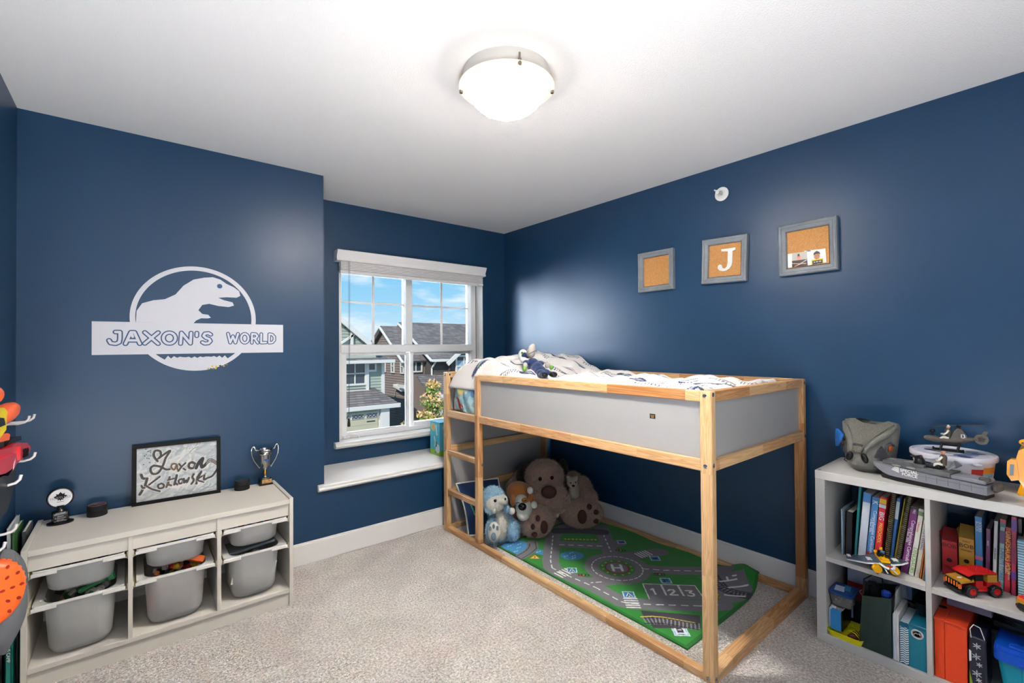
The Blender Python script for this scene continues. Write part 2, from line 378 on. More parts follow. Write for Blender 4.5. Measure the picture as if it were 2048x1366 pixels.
# ================================================================== ROOM
XL, XA, XR, YL, YW, HC = -.4185, .9419, 2.8173, 3.061, 3.5505, 2.4584
M_wall = mat('navy_paint', '#153a5a', .38, bump=(420, .2, .001), var=(2.2, .05), spec=.5)
M_ceil = mat('ceiling_white', '#f4f2f0', .9, bump=(170, .6, .004), spec=.1)
M_trim = mat('trim_white', '#eceae7', .35, spec=.4)
M_vinyl = mat('vinyl_white', '#f3f3f4', .35)
def carpet():
    m = mat('carpet_beige', '#e0d5ca', .95, spec=.1, sheen=.3); n = m.node_tree.nodes; l = m.node_tree.links; b = n['Principled BSDF']
    t = n.new('ShaderNodeTexCoord'); z1 = n.new('ShaderNodeTexNoise'); z1.inputs['Scale'].default_value = 95; z1.inputs['Detail'].default_value = 5; z1.inputs['Roughness'].default_value = .7
    z2 = n.new('ShaderNodeTexNoise'); z2.inputs['Scale'].default_value = 3.2; z2.inputs['Detail'].default_value = 2; z2.inputs['Distortion'].default_value = 1.2
    vo = n.new('ShaderNodeTexVoronoi'); vo.inputs['Scale'].default_value = 150
    for z in (z1, z2, vo): l.new(t.outputs['Object'], z.inputs[0])
    r = n.new('ShaderNodeValToRGB'); r.color_ramp.elements[0].position = .33; r.color_ramp.elements[0].color = (*lin('#ab9d90'), 1)
    r.color_ramp.elements[1].position = .62; r.color_ramp.elements[1].color = (*lin('#faf2ec'), 1); l.new(z1.outputs[0], r.inputs[0])
    mr = n.new('ShaderNodeMapRange'); mr.inputs[1].default_value = .35; mr.inputs[2].default_value = .65; mr.inputs[3].default_value = .9; mr.inputs[4].default_value = 1.06; l.new(z2.outputs[0], mr.inputs[0])
    h = n.new('ShaderNodeHueSaturation'); l.new(r.outputs[0], h.inputs['Color']); l.new(mr.outputs[0], h.inputs['Value']); l.new(h.outputs[0], b.inputs['Base Color'])
    ad = n.new('ShaderNodeMath'); ad.operation = 'ADD'; l.new(z1.outputs[0], ad.inputs[0]); l.new(vo.outputs['Distance'], ad.inputs[1])
    bp = n.new('ShaderNodeBump'); bp.inputs['Strength'].default_value = .9; bp.inputs['Distance'].default_value = .012; l.new(ad.outputs[0], bp.inputs['Height']); l.new(bp.outputs[0], b.inputs['Normal'])
    return m
M_carpet = carpet()
Y0 = -1.1
b = MB(); b.box2(XL-.1, XR+.1, Y0-.1, YW+.15, -.1, 0); fo = struct(b, 'floor', M_carpet)
b = MB(); b.box2(XL-.1, XR+.1, Y0-.1, YW+.15, HC, HC+.12); struct(b, 'ceiling', M_ceil)
b = MB(); b.box2(XL-.1, XL, Y0-.1, YL, 0, HC); struct(b, 'wall_left', M_wall)
b = MB(); b.box2(XR, XR+.1, Y0-.1, YW+.15, 0, HC); struct(b, 'wall_right', M_wall)
b = MB(); b.box2(XL, XR, Y0-.1, Y0, 0, HC); struct(b, 'wall_front', mat('offwhite_paint', '#cfccc8', .7))
b = MB(); b.box2(XL-.1, XA, YL, YW+.15, 0, HC); struct(b, 'wall_back', M_wall)
b = MB(); b.box2(XA, XR, YL, YW, 0, .435); struct(b, 'wall_under_seat', M_wall)
WX0, WX1, WZ0, WZ1 = 1.205, 2.551, .60, 1.995
b = MB(); b.box2(XA, WX0, YW, YW+.15, 0, HC); b.box2(WX1, XR, YW, YW+.15, 0, HC); b.box2(WX0, WX1, YW, YW+.15, 0, WZ0); b.box2(WX0, WX1, YW, YW+.15, WZ1, HC); struct(b, 'wall_window', M_wall)
def skirting(name, x0, x1, y0, y1):
    b = MB(); b.box2(x0, x1, y0, y1, 0, .128, .003)
    if abs(x1-x0) > abs(y1-y0): b.box2(x0, x1, y0+.004, y1, .128, .136, .002)
    else: b.box2(x0+.004, x1, y0, y1, .128, .136, .002)
    struct(b, name, M_trim)
skirting('baseboard_back', XL, XR, YL-.014, YL); skirting('baseboard_right', XR-.014, XR, Y0, YL-.014); skirting('baseboard_left', XL, XL+.014, Y0, YL-.014)
# window seat top with moulded nosing
def nosing(name, x0, x1, yf, yb, zt, th, ret):
    """moulded board: profile in (y,z) swept along x, mitred return at the left end"""
    p = [(yb, zt), (yf+.012, zt), (yf+.004, zt-.004), (yf+.002, zt-.010), (yf+.008, zt-.013), (yf, zt-.018), (yf-.004, zt-.026), (yf, zt-.034), (yf+.012, zt-th), (yf+.02, zt-th), (yb, zt-th)]
    b = MB(); b.prism(p, x0, x1, lambda a, q, h: (h+((yb-a)*0 if h == x1 else ret*(min(1, max(0, (a-yf)/.03)))*.03), a, q)); return b
b = nosing('x', .899, XR, YL-.032, YL, .475, .042, 0); b.box2(XA, XR, YL, YW, .436, .472); struct(b, 'trim_1', M_trim)
b = nosing('x', 1.163, 2.61, YW-.052, YW-.0, .632, .044, 0); b.box2(WX0, WX1, YW, YW+.10, .60, .628); struct(b, 'trim_2', M_trim)
# white lined reveal
b = MB(); b.box2(WX1-.006, WX1, YW-.002, YW+.1, .628, WZ1); b.box2(WX0, WX0+.006, YW-.002, YW+.1, .628, WZ1); b.box2(WX0, WX1, YW-.002, YW+.1, WZ1-.006, WZ1); struct(b, 'trim_3', M_trim)
# ------------------------------------------------------------------ window
win = thing('window_1', None, None, (1.878, 3.68, .628)); win['kind'] = 'structure'
M_glass = mat('pane_glass', '#ffffff', .0, trans=1, ior=1.02, spec=.2)
yf = 3.655
b = MB(); o_ = .055
b.box2(WX0+.006, WX0+o_, yf, 3.75, .628, 1.989, .004); b.box2(WX1-o_-.006, WX1-.006, yf, 3.75, .628, 1.989, .004)
b.box2(WX0+o_, WX1-o_-.006, yf, 3.75, .628, .664, .004); b.box2(WX0+o_, WX1-o_-.006, yf, 3.75, 1.945, 1.989, .004); b.build('frame', M_vinyl, win)
b = MB(); b.box2(1.818, 1.878, yf+.008, 3.75, 1.372, 1.945, .004); b.build('mullion', M_vinyl, win)
b = MB(); b.box2(1.247, 2.50, yf-.022, 3.74, 1.306, 1.372, .006); b.build('meeting_rail', M_vinyl, win)
for x in (1.541, 2.196):
    b = MB(); b.box2(x-.010, x+.010, 3.706, 3.716, 1.37, 1.947, .002); b.build('glazing_bar', M_vinyl, win)
for x0, x1, z in ((1.26, 1.818, 1.724), (1.878, 2.49, 1.70)):
    b = MB(); b.box2(x0, x1, 3.705, 3.717, 1.707, 1.724, .002); b.build('glazing_bar', M_vinyl, win)
b = MB(); b.box2(1.252, 1.30, yf+.004, 3.69, .64, 1.304, .003); b.box2(1.816, 1.846, yf+.004, 3.69, .64, 1.304, .003); b.box2(1.30, 1.816, yf+.004, 3.69, .64, .676, .003); b.box2(1.30, 1.816, yf+.004, 3.69, 1.282, 1.304, .003)
b.build('sliding_sash', M_vinyl, win)
b = MB(); b.box2(1.856, 1.892, yf+.02, 3.74, .664, 1.306, .003); b.build('fixed_stile', M_vinyl, win)
b = MB(); b.box2(1.892, 2.49, yf+.02, 3.74, .655, .69, .003); b.box2(1.892, 2.49, yf+.02, 3.74, 1.282, 1.306, .003); b.build('fixed_sash_rail', M_vinyl, win)
for x0, x1, z0, z1, y in ((1.25, 1.818, 1.372, 1.95, 3.72), (1.878, 2.5, 1.372, 1.95, 3.72), (1.30, 1.816, .676, 1.282, 3.68), (1.892, 2.49, .69, 1.282, 3.71)):
    b = MB(); b.box2(x0, x1, y, y+.004, z0, z1); b.build('pane', M_glass, win)
b = MB(); b.tube([(1.294, 3.63, .632), (1.294, 3.628, .655), (1.305, 3.625, .664), (1.355, 3.61, .660), (1.372, 3.605, .650), (1.376, 3.603, .634)], [.007, .007, .007, .006, .006, .008], 8)
b.box((1.29, 3.645, .64), (.05, .03, .018), None, .004); tag(b.build('crank_handle', M_vinyl, win, 60), 'white folding crank handle')
# ------------------------------------------------------------------ blind
M_blind = mat('blind_white', '#efedec', .45)
bl = thing('window_blind', 'white slatted window blind pulled fully up under a moulded valance', 'blind', (1.86, 3.51, 1.9))
P = [(3.55, 2.0), (3.482, 2.0), (3.470, 2.004), (3.474, 2.014), (3.478, 2.030), (3.470, 2.046), (3.460, 2.066), (3.456, 2.078), (3.462, 2.083), (3.55, 2.083)]
b = MB(); b.prism(P, 1.166, 2.534, lambda a, q, h: (h, a, q)); b.build('valance', M_blind, bl)
for k in range(11):
    b = MB(); z = 1.938+k*.0058; b.box((1.857, 3.516, z), (1.312, .05, .0034), Matrix.Rotation(.06*(-1)**k, 3, 'X'), 0); b.build('slat', M_blind, bl)
b = MB(); b.box2(1.196, 2.518, 3.490, 3.542, 1.914, 1.933, .004); b.build('bottom_rail', M_blind, bl)
for x in (1.31, 1.59, 1.86, 2.13, 2.39):
    b = MB(); b.tube([(x, 3.484, 2.0), (x, 3.482, 1.96), (x+.004, 3.484, 1.914), (x, 3.50, 1.908)], .0016, 5); b.tube([(x+.02, 3.487, 1.998), (x+.018, 3.484, 1.95), (x+.022, 3.486, 1.93)], .0012, 5); b.build('ladder_cord', M_blind, bl)
M_cordd = mat('cord_grey', '#4e5560', .7)
b = MB(); b.tube([(1.251, 3.474, 2.0), (1.252, 3.476, 1.4), (1.250, 3.476, .815)], .0013, 5); b.tube([(1.262, 3.474, 2.0), (1.260, 3.476, 1.4), (1.254, 3.476, .815)], .0013, 5); tag(b.build('tilt_cord', M_cordd, bl), 'thin tilt cord with dark tassel')
b = MB(); b.lathe([(.003, .815), (.008, .805), (.011, .775), (.012, .757), (.009, .752), (.0, .751)], (1.252, 3.476, 0), 12); b.build('tassel', mat('tassel_black', '#23262b', .5), bl, 50)
b = MB()
for d in (0, .006, .012): b.tube([(2.43+d, 3.474, 2.0), (2.434+d, 3.474, 1.85), (2.452+d*.6, 3.476, 1.66), (2.462+d*.4, 3.486, 1.35), (2.466, 3.488, 1.12), (2.462+d, 3.488, .86)], .0016, 5)
b.build('lift_cord', M_blind, bl)
# ------------------------------------------------------------------ ceiling lamp
LC = (1.169, 1.450)
lp = thing('ceiling_lamp', 'round flush ceiling lamp with glowing frosted glass bowl', 'ceiling lamp', (LC[0], LC[1], HC))
def Lz(prof): return [(r, z) for r, z in prof]
b = MB(); b.lathe([(.0, HC), (.172, HC), (.176, HC-.006), (.176, HC-.058), (.172, HC-.0605), (0, HC-.0605)], (LC[0], LC[1], 0), 48); b.build('base_pan', mat('lamp_pan', '#d9d6d0', .4), lp, 40)
zr = 2.392
b = MB(); b.lathe([(.150, zr-.006), (.172, zr-.004), (.190, zr+.001), (.1935, zr+.004), (.190, zr+.007), (.170, zr+.004), (.15, zr+.002)], (LC[0], LC[1], 0), 64)
m = mat('lamp_rim_glass', '#e9dcc6', .35, emit=('#ffdfb4', .38)); b.build('glass_rim', m, lp, 60)
b = MB(); b.lathe([(.160, zr), (.158, zr-.008), (.150, zr-.028), (.136, zr-.050), (.112, zr-.072), (.080, zr-.089), (.042, zr-.099), (0, zr-.102)], (LC[0], LC[1], 0), 64)
m = mat('lamp_bowl_glow', '#fff6ea', .4, emit=('#fff7ee', LAMP_W)); n = m.node_tree.nodes; l = m.node_tree.links; gq = n.new('ShaderNodeNewGeometry'); sq = n.new('ShaderNodeSeparateXYZ'); l.new(gq.outputs['True Normal'], sq.inputs[0])
rq = n.new('ShaderNodeMapRange'); rq.inputs[1].default_value = -.66; rq.inputs[2].default_value = -1.0; rq.inputs[3].default_value = 1.6; rq.inputs[4].default_value = LAMP_W; l.new(sq.outputs['Z'], rq.inputs[0])
l.new(rq.outputs[0], n['Principled BSDF'].inputs['Emission Strength'])
b.build('glass_bowl', m, lp, 180)      # brightest straight below the bulbs
for a in (2.42, -.62, 4.3):
    x, y = LC[0]+.186*math.cos(a), LC[1]+.186*math.sin(a); b = MB(); b.cyl((x, y, zr-.006), (x, y, HC-.03), .004, n=10); b.lathe([(0, zr-.012), (.007, zr-.010), (.008, zr-.003), (.006, zr+.006), (.007, zr+.014), (0, zr+.015)], (x, y, 0), 12); b.build('clip', mat('brushed_nickel', '#8c8478', .3, 1), lp, 40)
# ------------------------------------------------------------------ sprinkler on the right wall
sp = thing('wall_sprinkler', 'small round white sprinkler head on the navy wall below the ceiling', 'sprinkler', (XR, 1.375, 2.283))
RX = Matrix.Rotation(-pi/2, 3, 'Y')
b = MB(); b.lathe([(0, 0), (.042, 0), (.043, .004), (.038, .009), (.026, .011), (.024, .018), (.018, .02), (.017, .008), (0, .008)], (XR, 1.375, 2.283), 32, RX); b.build('escutcheon', M_trim, sp, 40)
b = MB(); b.cyl((XR-.006, 1.375, 2.283), (XR-.036, 1.375, 2.283), .009, .007); b.tube([(XR-.02, 1.389, 2.283), (XR-.045, 1.386, 2.283), (XR-.055, 1.375, 2.283), (XR-.045, 1.364, 2.283), (XR-.02, 1.361, 2.283)], .003, 6); b.build('nozzle', mat('sprinkler_white', '#cfcabf', .3, .2), sp, 40)
b = MB(); b.lathe([(0, 0), (.012, 0), (.012, .002), (0, .002)], (XR-.057, 1.375, 2.283), 16, RX); b.box((XR-.014, 1.404, 2.309), (.008, .026, .008), Matrix.Rotation(.5, 3, 'X')); b.build('deflector', M_trim, sp)
# ------------------------------------------------------------------ three cork frames
M_frame = mat('grey_weathered_wood', '#7d838a', .55, bump=(60, .3, .002), var=(14, .14))
M_cork = mat('cork', '#c08a52', .85, bump=(260, .5, .003), var=(190, .22))
def cork_frame(y, z, s, rot, label):
    f = thing('cork_picture', label, 'picture frame', (XR, y, z), group='cork picture frames on the right wall')
    f.rotation_euler = (rot, 0, 0); h = s/2
    prof = [(h, .0), (h, .028), (h-.006, .033), (h-.014, .031), (h-.018, .026), (h-.034, .021), (h-.038, .012), (h-.038, .0)]
    for k in range(4):
        b = MB(); V = []; Rk = Matrix.Rotation(k*pi/2, 3, 'X')
        for sg in (-1, 1):
            for q, d in prof: V.append(Rk @ Vector((-d, sg*q, q)))
        n = len(prof); F = [(i, i+1, n+i+1, n+i) for i in range(n-1)]+[(n-1, 0, n, 2*n-1)]+[tuple(range(n)), tuple(range(n, 2*n))]; b.add(V, F); b.build('frame_side', M_frame, f, None, local=True)
    b = MB(); b.box((-.007, 0, 0), (.01, s-.08, s-.08)); b.build('cork_board', M_cork, f, None, local=True); return f
f1 = cork_frame(1.838, 1.865, .277, 0, 'square grey frame with bare cork, hung nearest the window')
f2 = cork_frame(1.358, 1.869, .277, .035, 'square grey frame with a white letter on its cork, middle of three')
f3 = cork_frame(.906, 1.869, .278, -.012, 'square grey frame with snapshots in its cork, beside the letter frame')
# J: rounded serif letter cut from white board
Jp = [(-.028, .068), (.058, .068), (.058, .055), (.040, .050), (.040, -.018), (.036, -.040), (.024, -.056), (.004, -.066), (-.020, -.068), (-.040, -.060), (-.050, -.046), (-.048, -.032), (-.036, -.024), (-.024, -.030), (-.022, -.042), (-.012, -.052), (.000, -.050), (.008, -.040), (.012, -.020), (.012, .050), (-.028, .055)]
b = MB(); b.prism(Jp, -.012, -.018, lambda a, q, h: (h, -a-.010, q)); tag(b.build('letter_j', M_trim, f2, None, local=True), 'white letter J')
# snapshots: flat prints standing in the third frame
M_photo = mat_print('photo_print', .3)
def photo(label, y1, z0, w, h, x, draw, rot=0):
    c = Canvas(w, h, .002, '#f3f2f0'); draw(c)
    M = Matrix.Translation((x, y1, z0)) @ Matrix.Rotation(rot, 4, 'X') @ Matrix(((0, 0, -1, 0), (-1, 0, 0, 0), (0, 1, 0, 0), (0, 0, 0, 1)))
    o = c.sheet('photo_print', planeM(M), M_photo, smooth=False); s_ = o.modifiers.new('t', 'SOLIDIFY'); s_.thickness = .0008; return tag(base_origin(o), label, 'photo', 'photos in the cork frame')
def ph1(c):
    c.rect(.022, .10, .0, .036, '#3a2218'); c.rect(.022, .1, .036, .075, '#b8b4ae'); c.line([(.022, .022), (.06, .014), (.09, .03), (.1, .032)], .003, '#d8cfc6'); c.line([(.035, .004), (.07, .016), (.09, .012)], .003, '#d8cfc6')
    c.ell((.055, .055), (.008, .011), '#c98a74'); c.ell((.054, .063), (.006, .007), '#2a1c18'); c.ell((.055, .044), (.010, .008), '#d98f86')
def ph2(c):
    c.ell((.046, .040), (.014, .018), '#b97f5f'); c.poly([(.030, .046), (.032, .060), (.046, .069), (.060, .060), (.062, .046), (.054, .053), (.038, .053)], '#17120f')
    c.rect(.022, .072, .0, .018, '#2d2a28'); c.rect(.020, .074, .0, .024, '#e8c21a'); c.rect(.024, .070, .0, .019, '#22242c'); c.rect(.030, .036, .010, .012, '#d8d8d8'); c.rect(.04, .05, .010, .012, '#d8d8d8'); c.rect(.054, .064, .01, .012, '#d8d8d8')
    for e_ in (-.005, .005): c.ell((.046+e_, .043), (.0018, .0014), '#1c1410')
    c.line([(.041, .031), (.046, .029), (.051, .031)], .0015, '#8a3e36')
photo('snapshot on the cork showing a small child above a dark brown carved panel', 1.0035, 1.772, .10, .077, XR-.0135, ph1)
photo('snapshot of a dark haired child holding a black and yellow card, in front', .905, 1.772, .087, .074, XR-.017, ph2, -.05)
photo('white card peeking up behind the two snapshots in the cork frame', .925, 1.776, .075, .078, XR-.0125, lambda c: (c.ell((.02, .072), (.012, .006), '#3a4258'), c.rect(.05, .06, .066, .07, '#8b8f9c')), .04)
# ------------------------------------------------------------------ scuffs on the walls are part of the paint (var); wall decal
dec = thing('wall_decal', 'large white round wall decal with name banner and dinosaur on the navy wall', 'wall decal', (.268, YL, 1.51))
M_dec = mat('decal_white', '#c9cbd2', .55); M_navyv = mat('decal_navy', '#2f4d78', .5)
yd = YL-.0012
def flat(b, poly, y=yd, t=.0011): b.prism(poly, y, y+t, lambda a, q, h: (a, h, q))
RC = (.2665, 1.513); RO, RI = .2865, .2640
def arc(b, a0, a1, ro, ri, n):
    for k in range(n):
        p, q = a0+(a1-a0)*k/n, a0+(a1-a0)*(k+1)/n
        flat(b, [(RC[0]+ro*math.cos(p), RC[1]+ro*math.sin(p)), (RC[0]+ro*math.cos(q), RC[1]+ro*math.sin(q)), (RC[0]+ri*math.cos(q), RC[1]+ri*math.sin(q)), (RC[0]+ri*math.cos(p), RC[1]+ri*math.sin(p))])
b = MB(); arc(b, -.09, pi+.10, RO, RI, 64); b.build('ring_arc', M_dec, dec); b = MB(); arc(b, pi+.70, 2*pi-.70, RO, RI, 40); b.build('ring_arc', M_dec, dec)
b = MB(); flat(b, [(-.163, 1.320), (.701, 1.322), (.701, 1.489), (-.163, 1.486)], yd-.0005, .0014); b.build('banner', M_dec, dec)
# a plain dinosaur silhouette of our own (smooth outline, long low body, crest-less head)
dino = [(.005, 1.487), (.008, 1.545), (.03, 1.585), (.075, 1.603), (.125, 1.612), (.170, 1.640), (.205, 1.690), (.250, 1.727), (.300, 1.742), (.340, 1.748), (.375, 1.738), (.405, 1.716), (.440, 1.700), (.468, 1.678), (.474, 1.652), (.455, 1.640), (.405, 1.640), (.365, 1.634), (.392, 1.622), (.435, 1.612), (.442, 1.594), (.415, 1.584), (.365, 1.588), (.322, 1.598), (.290, 1.590), (.272, 1.560), (.290, 1.540), (.318, 1.536), (.330, 1.520), (.315, 1.516), (.285, 1.516), (.262, 1.503), (.250, 1.487)]
b = MB(); flat(b, dino, yd-.0002); b.build('dinosaur', M_dec, dec)
b = MB(); b.lathe([(0, 0), (.013, 0), (0, .0004)], (.372, yd-.0002, 1.700), 18, Matrix.Rotation(pi/2, 3, 'X')); tag(b.build('dinosaur_eye', M_navyv, dec), 'navy eye spot')
b = MB(); hills = [(RC[0]+(RI+.004)*math.cos(a), RC[1]+(RI+.004)*math.sin(a)) for a in np.linspace(pi+1.0, 2*pi-1.0, 24)]
top_ = [(.41-.285*k/22, 1.292+.016*abs(math.sin(k*1.7))+.006*math.sin(k*3.1)) for k in range(23)]
flat(b, hills+top_, yd-.0002); b.build('shrubbery', M_dec, dec)
GL = {'J': (.62, [[(.02, .30), (.10, .08), (.34, .02), (.52, .14), (.56, .42), (.56, .97)], [(.56, .97), (.34, .97)]]), 'A': (.78, [[(.02, .02), (.30, .97), (.48, .97), (.76, .02)], [(.18, .30), (.60, .30)], [(.30, .97), (.39, .60)]]),
      'X': (.80, [[(.04, .97), (.76, .02)], [(.04, .04), (.76, .97)]]), 'O': (.76, [[(.38+.34*math.cos(k*pi/9), .5+.47*math.sin(k*pi/9)) for k in range(19)]]), 'N': (.72, [[(.05, .02), (.10, .97), (.62, .04), (.66, .97)]]),
      "'": (.16, [[(.08, .97), (.07, .70)]]), 'S': (.62, [[(.56, .84), (.42, .96), (.20, .92), (.12, .72), (.26, .54), (.46, .44), (.54, .26), (.42, .07), (.20, .03), (.05, .14)]]), 'W': (.98, [[(.04, .97), (.24, .04), (.48, .72), (.70, .04), (.94, .97)]]),
      'R': (.68, [[(.08, .02), (.10, .97), (.46, .95), (.60, .76), (.48, .54), (.12, .48)], [(.34, .50), (.64, .02)]]), 'L': (.58, [[(.10, .97), (.08, .04), (.56, .06)]]), 'D': (.70, [[(.08, .03), (.10, .97), (.38, .93), (.60, .68), (.60, .32), (.40, .07), (.08, .03)]])}
def chunky(word, x0, x1, z0, h, w, wi):
    """outlined poster letters from centre lines: wide navy strokes below, narrower white strokes on top"""
    tot = sum(GL[c_][0]+.20 for c_ in word)-.20; sx_ = (x1-x0-w)/tot; x = x0+w/2
    for c_ in word:
        for nm, ww, d, m in (('letter', w, .0008, M_navyv), ('letter_fill', wi, .0014, M_dec)):
            q = MB()
            for ln in GL[c_][1]:
                P = [(x+a*sx_, z0+w/2+z*(h-w)) for a, z in ln]
                for (a, z), (a2, z2) in zip(P[:-1], P[1:]):
                    L_ = math.hypot(a2-a, z2-z); nx, nz_ = -(z2-z)/L_*ww/2, (a2-a)/L_*ww/2; y = yd-d-1.5e-5*len(q.f); q.add([(a+nx, y, z+nz_), (a2+nx, y, z2+nz_), (a2-nx, y, z2-nz_), (a-nx, y, z-nz_)], [(0, 1, 2, 3)])
                for a, z in P:
                    k0 = len(q.v); q.add([(a+ww/2*math.cos(t*pi/4+pi/8)*1.03, yd-d-1.5e-5*len(q.f), z+ww/2*math.sin(t*pi/4+pi/8)*1.03) for t in range(8)], [tuple(range(8))])
            q.build(nm, m, dec)
        x += (GL[c_][0]+.20)*sx_
chunky("JAXON'S", -.112, .346, 1.362, .086, .0235, .0120); chunky("WORLD", .400, .668, 1.368, .076, .0200, .0100)
for k, (x, z, c) in enumerate([(.318, 1.236, '#b7a02c'), (.330, 1.234, '#39424a'), (.342, 1.235, '#4f7a34'), (.353, 1.237, '#c9b22e'), (.337, 1.250, '#d6a63a'), (.356, 1.247, '#c7a838'), (.374, 1.250, '#2e3338'), (.392, 1.249, '#c58d3c'), (.406, 1.258, '#6d6a3a')]):
    b = MB(); b.box((x, yd-.0008, z), (.009, .0008, .009), Matrix.Rotation(k*.3, 3, 'Y')); b.build('sticker', mat('sticker_%d' % k, c, .4), dec)
# ================================================================== OUTSIDE
M_lawn = mat('lane_asphalt', '#6d6c6a', .9, var=(3, .1))
b = MB(); b.box2(-60, 90, 5, 120, -4.3, -3.9); struct(b, 'ground', M_lawn)
def m_shingle():
    m = mat('roof_shingles', '#7d7672', .9); n = m.node_tree.nodes; l = m.node_tree.links; b = n['Principled BSDF']
    t = n.new('ShaderNodeTexCoord'); s = n.new('ShaderNodeSeparateXYZ'); l.new(t.outputs['Object'], s.inputs[0]); a = n.new('ShaderNodeMath'); l.new(s.outputs['X'], a.inputs[0]); l.new(s.outputs['Y'], a.inputs[1])
    c = n.new('ShaderNodeCombineXYZ'); l.new(a.outputs[0], c.inputs[0]); l.new(s.outputs['Z'], c.inputs[1])
    br = n.new('ShaderNodeTexBrick'); br.inputs['Scale'].default_value = 1; br.inputs['Brick Width'].default_value = .35; br.inputs['Row Height'].default_value = .085; br.inputs['Mortar Size'].default_value = .012
    br.inputs['Color1'].default_value = (*lin('#8f8682'), 1); br.inputs['Color2'].default_value = (*lin('#6b6563'), 1); br.inputs['Mortar'].default_value = (*lin('#57514f'), 1)
    l.new(c.outputs[0], br.inputs[0]); l.new(br.outputs[0], b.inputs['Base Color']); return m
M_roof = m_shingle(); M_ext = mat('exterior_white', '#dedad2', .6); M_sage = mat('siding_sage', '#a3aca0', .8); M_dark = mat('siding_charcoal', '#5b5552', .8); M_ewin = mat('window_dark', '#3c4650', .08, spec=.8); M_curt = mat('curtain_pale', '#9fb0c2', .6); M_door = mat('garage_cream', '#c3bca0', .6)
def laps(parent, m, p0, along, w, z0, z1, step=.15, top=None, name='siding'):
    """lap boards: p0 foot corner, along unit vector, top(s) gives the height limit of the wall at distance s"""
    b = MB(); al = Vector(along).normalized(); nrm = Vector((al.y, -al.x, 0)); z = z0
    while z < z1-1e-6:
        ze = min(z+step, z1); s0, s1 = 0, w
        if top is not None:
            ok = [s for s in np.linspace(0, w, 60) if top(s) >= ze-.04]
            if not ok: break
            s0, s1 = ok[0], ok[-1]
        A, B = Vector(p0)+al*s0, Vector(p0)+al*s1
        b.add([A+nrm*.03+Vector((0, 0, z)), B+nrm*.03+Vector((0, 0, z)), B+Vector((0, 0, ze)), A+Vector((0, 0, ze)), A-nrm*.1+Vector((0, 0, z)), B-nrm*.1+Vector((0, 0, z)), B-nrm*.1+Vector((0, 0, ze)), A-nrm*.1+Vector((0, 0, ze))],
              [(0, 1, 2, 3), (4, 7, 6, 5), (0, 4, 5, 1), (3, 2, 6, 7), (0, 3, 7, 4), (1, 5, 6, 2)]); z = ze
    o = b.build(name, m, parent); o['kind'] = 'stuff'; return o
def hwin(parent, p, al, w, h, bars=(1, 1), glass=None, fr=.09):
    """house window: p lower left corner on the wall, al along the wall"""
    al = Vector(al).normalized(); n = Vector((al.y, -al.x, 0)); p = Vector(p); Z = Vector((0, 0, 1)); R = Matrix((al, n, Z)).transposed()
    b = MB()
    def bar(s, z, ww, hh, d=.07): b.box(p+al*s+Z*z+n*.04, (ww, d, hh), R, .006)
    bar(w/2, -fr/2, w+2*fr, fr); bar(w/2, h+fr/2, w+2*fr, fr); bar(-fr/2, h/2, fr, h); bar(w+fr/2, h/2, fr, h)
    for k in range(bars[0]): bar(w*(k+1)/(bars[0]+1), h/2, .05, h, .05)
    for k in range(bars[1]): bar(w/2, h*(k+1)/(bars[1]+1), w, .05, .05)
    f = b.build('window', M_ext, parent); q = MB(); q.box(p+al*w/2+Z*h/2+n*.01, (w, .02, h), R); q.build('pane', glass or M_ewin, f); return f
def slab(b, P, t=.12):
    """roof plane with thickness from four or three corners"""
    P = [Vector(p) for p in P]; n = (P[1]-P[0]).cross(P[2]-P[0]).normalized()
    if n.z < 0: n = -n
    k = len(P); b.add([p for p in P]+[p-n*t for p in P], [tuple(range(k)), tuple(range(k, 2*k))[::-1]]+[(i, (i+1) % k, k+(i+1) % k, k+i) for i in range(k)])
X1, Y1 = (1, 0, 0), (0, -1, 0)
# --- house A: sage, garage below
A = thing('house', 'sage green house with white trim and a cream garage door seen through the window', 'house', (7, 22, -3.9), group='houses across the lane')
b = MB(); b.box2(4, 8.75, 20.0, 27, -3.9, .75); b.build('wall', M_sage, A)
laps(A, M_sage, (4, 19.99, 0), X1, 4.75, -.7, .75, .13)
laps(A, M_sage, (4.6, 19.7, 0), X1, 3.7, .9, 3.1, .13, lambda s: 3.05-.83*abs(s-1.45))
b = MB(); slab(b, [(3.6, 19.5, .80), (9.05, 19.5, .80), (6.6, 23.0, 2.75), (4.0, 23.0, 2.75)]); b.build('roof', M_roof, A)
b = MB(); slab(b, [(9.05, 19.5, .80), (9.05, 27.4, .80), (6.6, 23.6, 2.75), (6.6, 23.0, 2.75)]); b.build('roof', M_roof, A)
b = MB(); b.box2(3.6, 9.1, 19.42, 19.52, .66, .80, .01); b.box2(9.03, 9.12, 19.45, 27.3, .66, .8); b.build('gutter', M_ext, A)
b = MB(); slab(b, [(6.05, 19.45, 3.15), (8.2, 19.45, 1.36), (8.2, 22, 1.36), (6.05, 22, 3.15)]); slab(b, [(6.05, 19.45, 3.15), (3.9, 19.45, 1.36), (3.9, 22, 1.36), (6.05, 22, 3.15)]); b.build('gable_roof', M_roof, A)
def board(p, q, w, d, parent, name='bargeboard', m=None):
    p, q = Vector(p), Vector(q); X = (q-p).normalized(); Yv = Vector((0, 1, 0)) if abs(X.y) < .9 else Vector((1, 0, 0)); Zv = X.cross(Yv).normalized(); Yv = Zv.cross(X)
    b = MB(); b.box((p+q)/2, ((q-p).length, d, w), Matrix((X, Yv, Zv)).transposed(), .01); return b.build(name, m or M_ext, parent)
board((6.05, 19.42, 3.05), (8.2, 19.42, 1.27), .2, .08, A); board((6.05, 19.42, 3.05), (3.9, 19.42, 1.27), .2, .08, A)
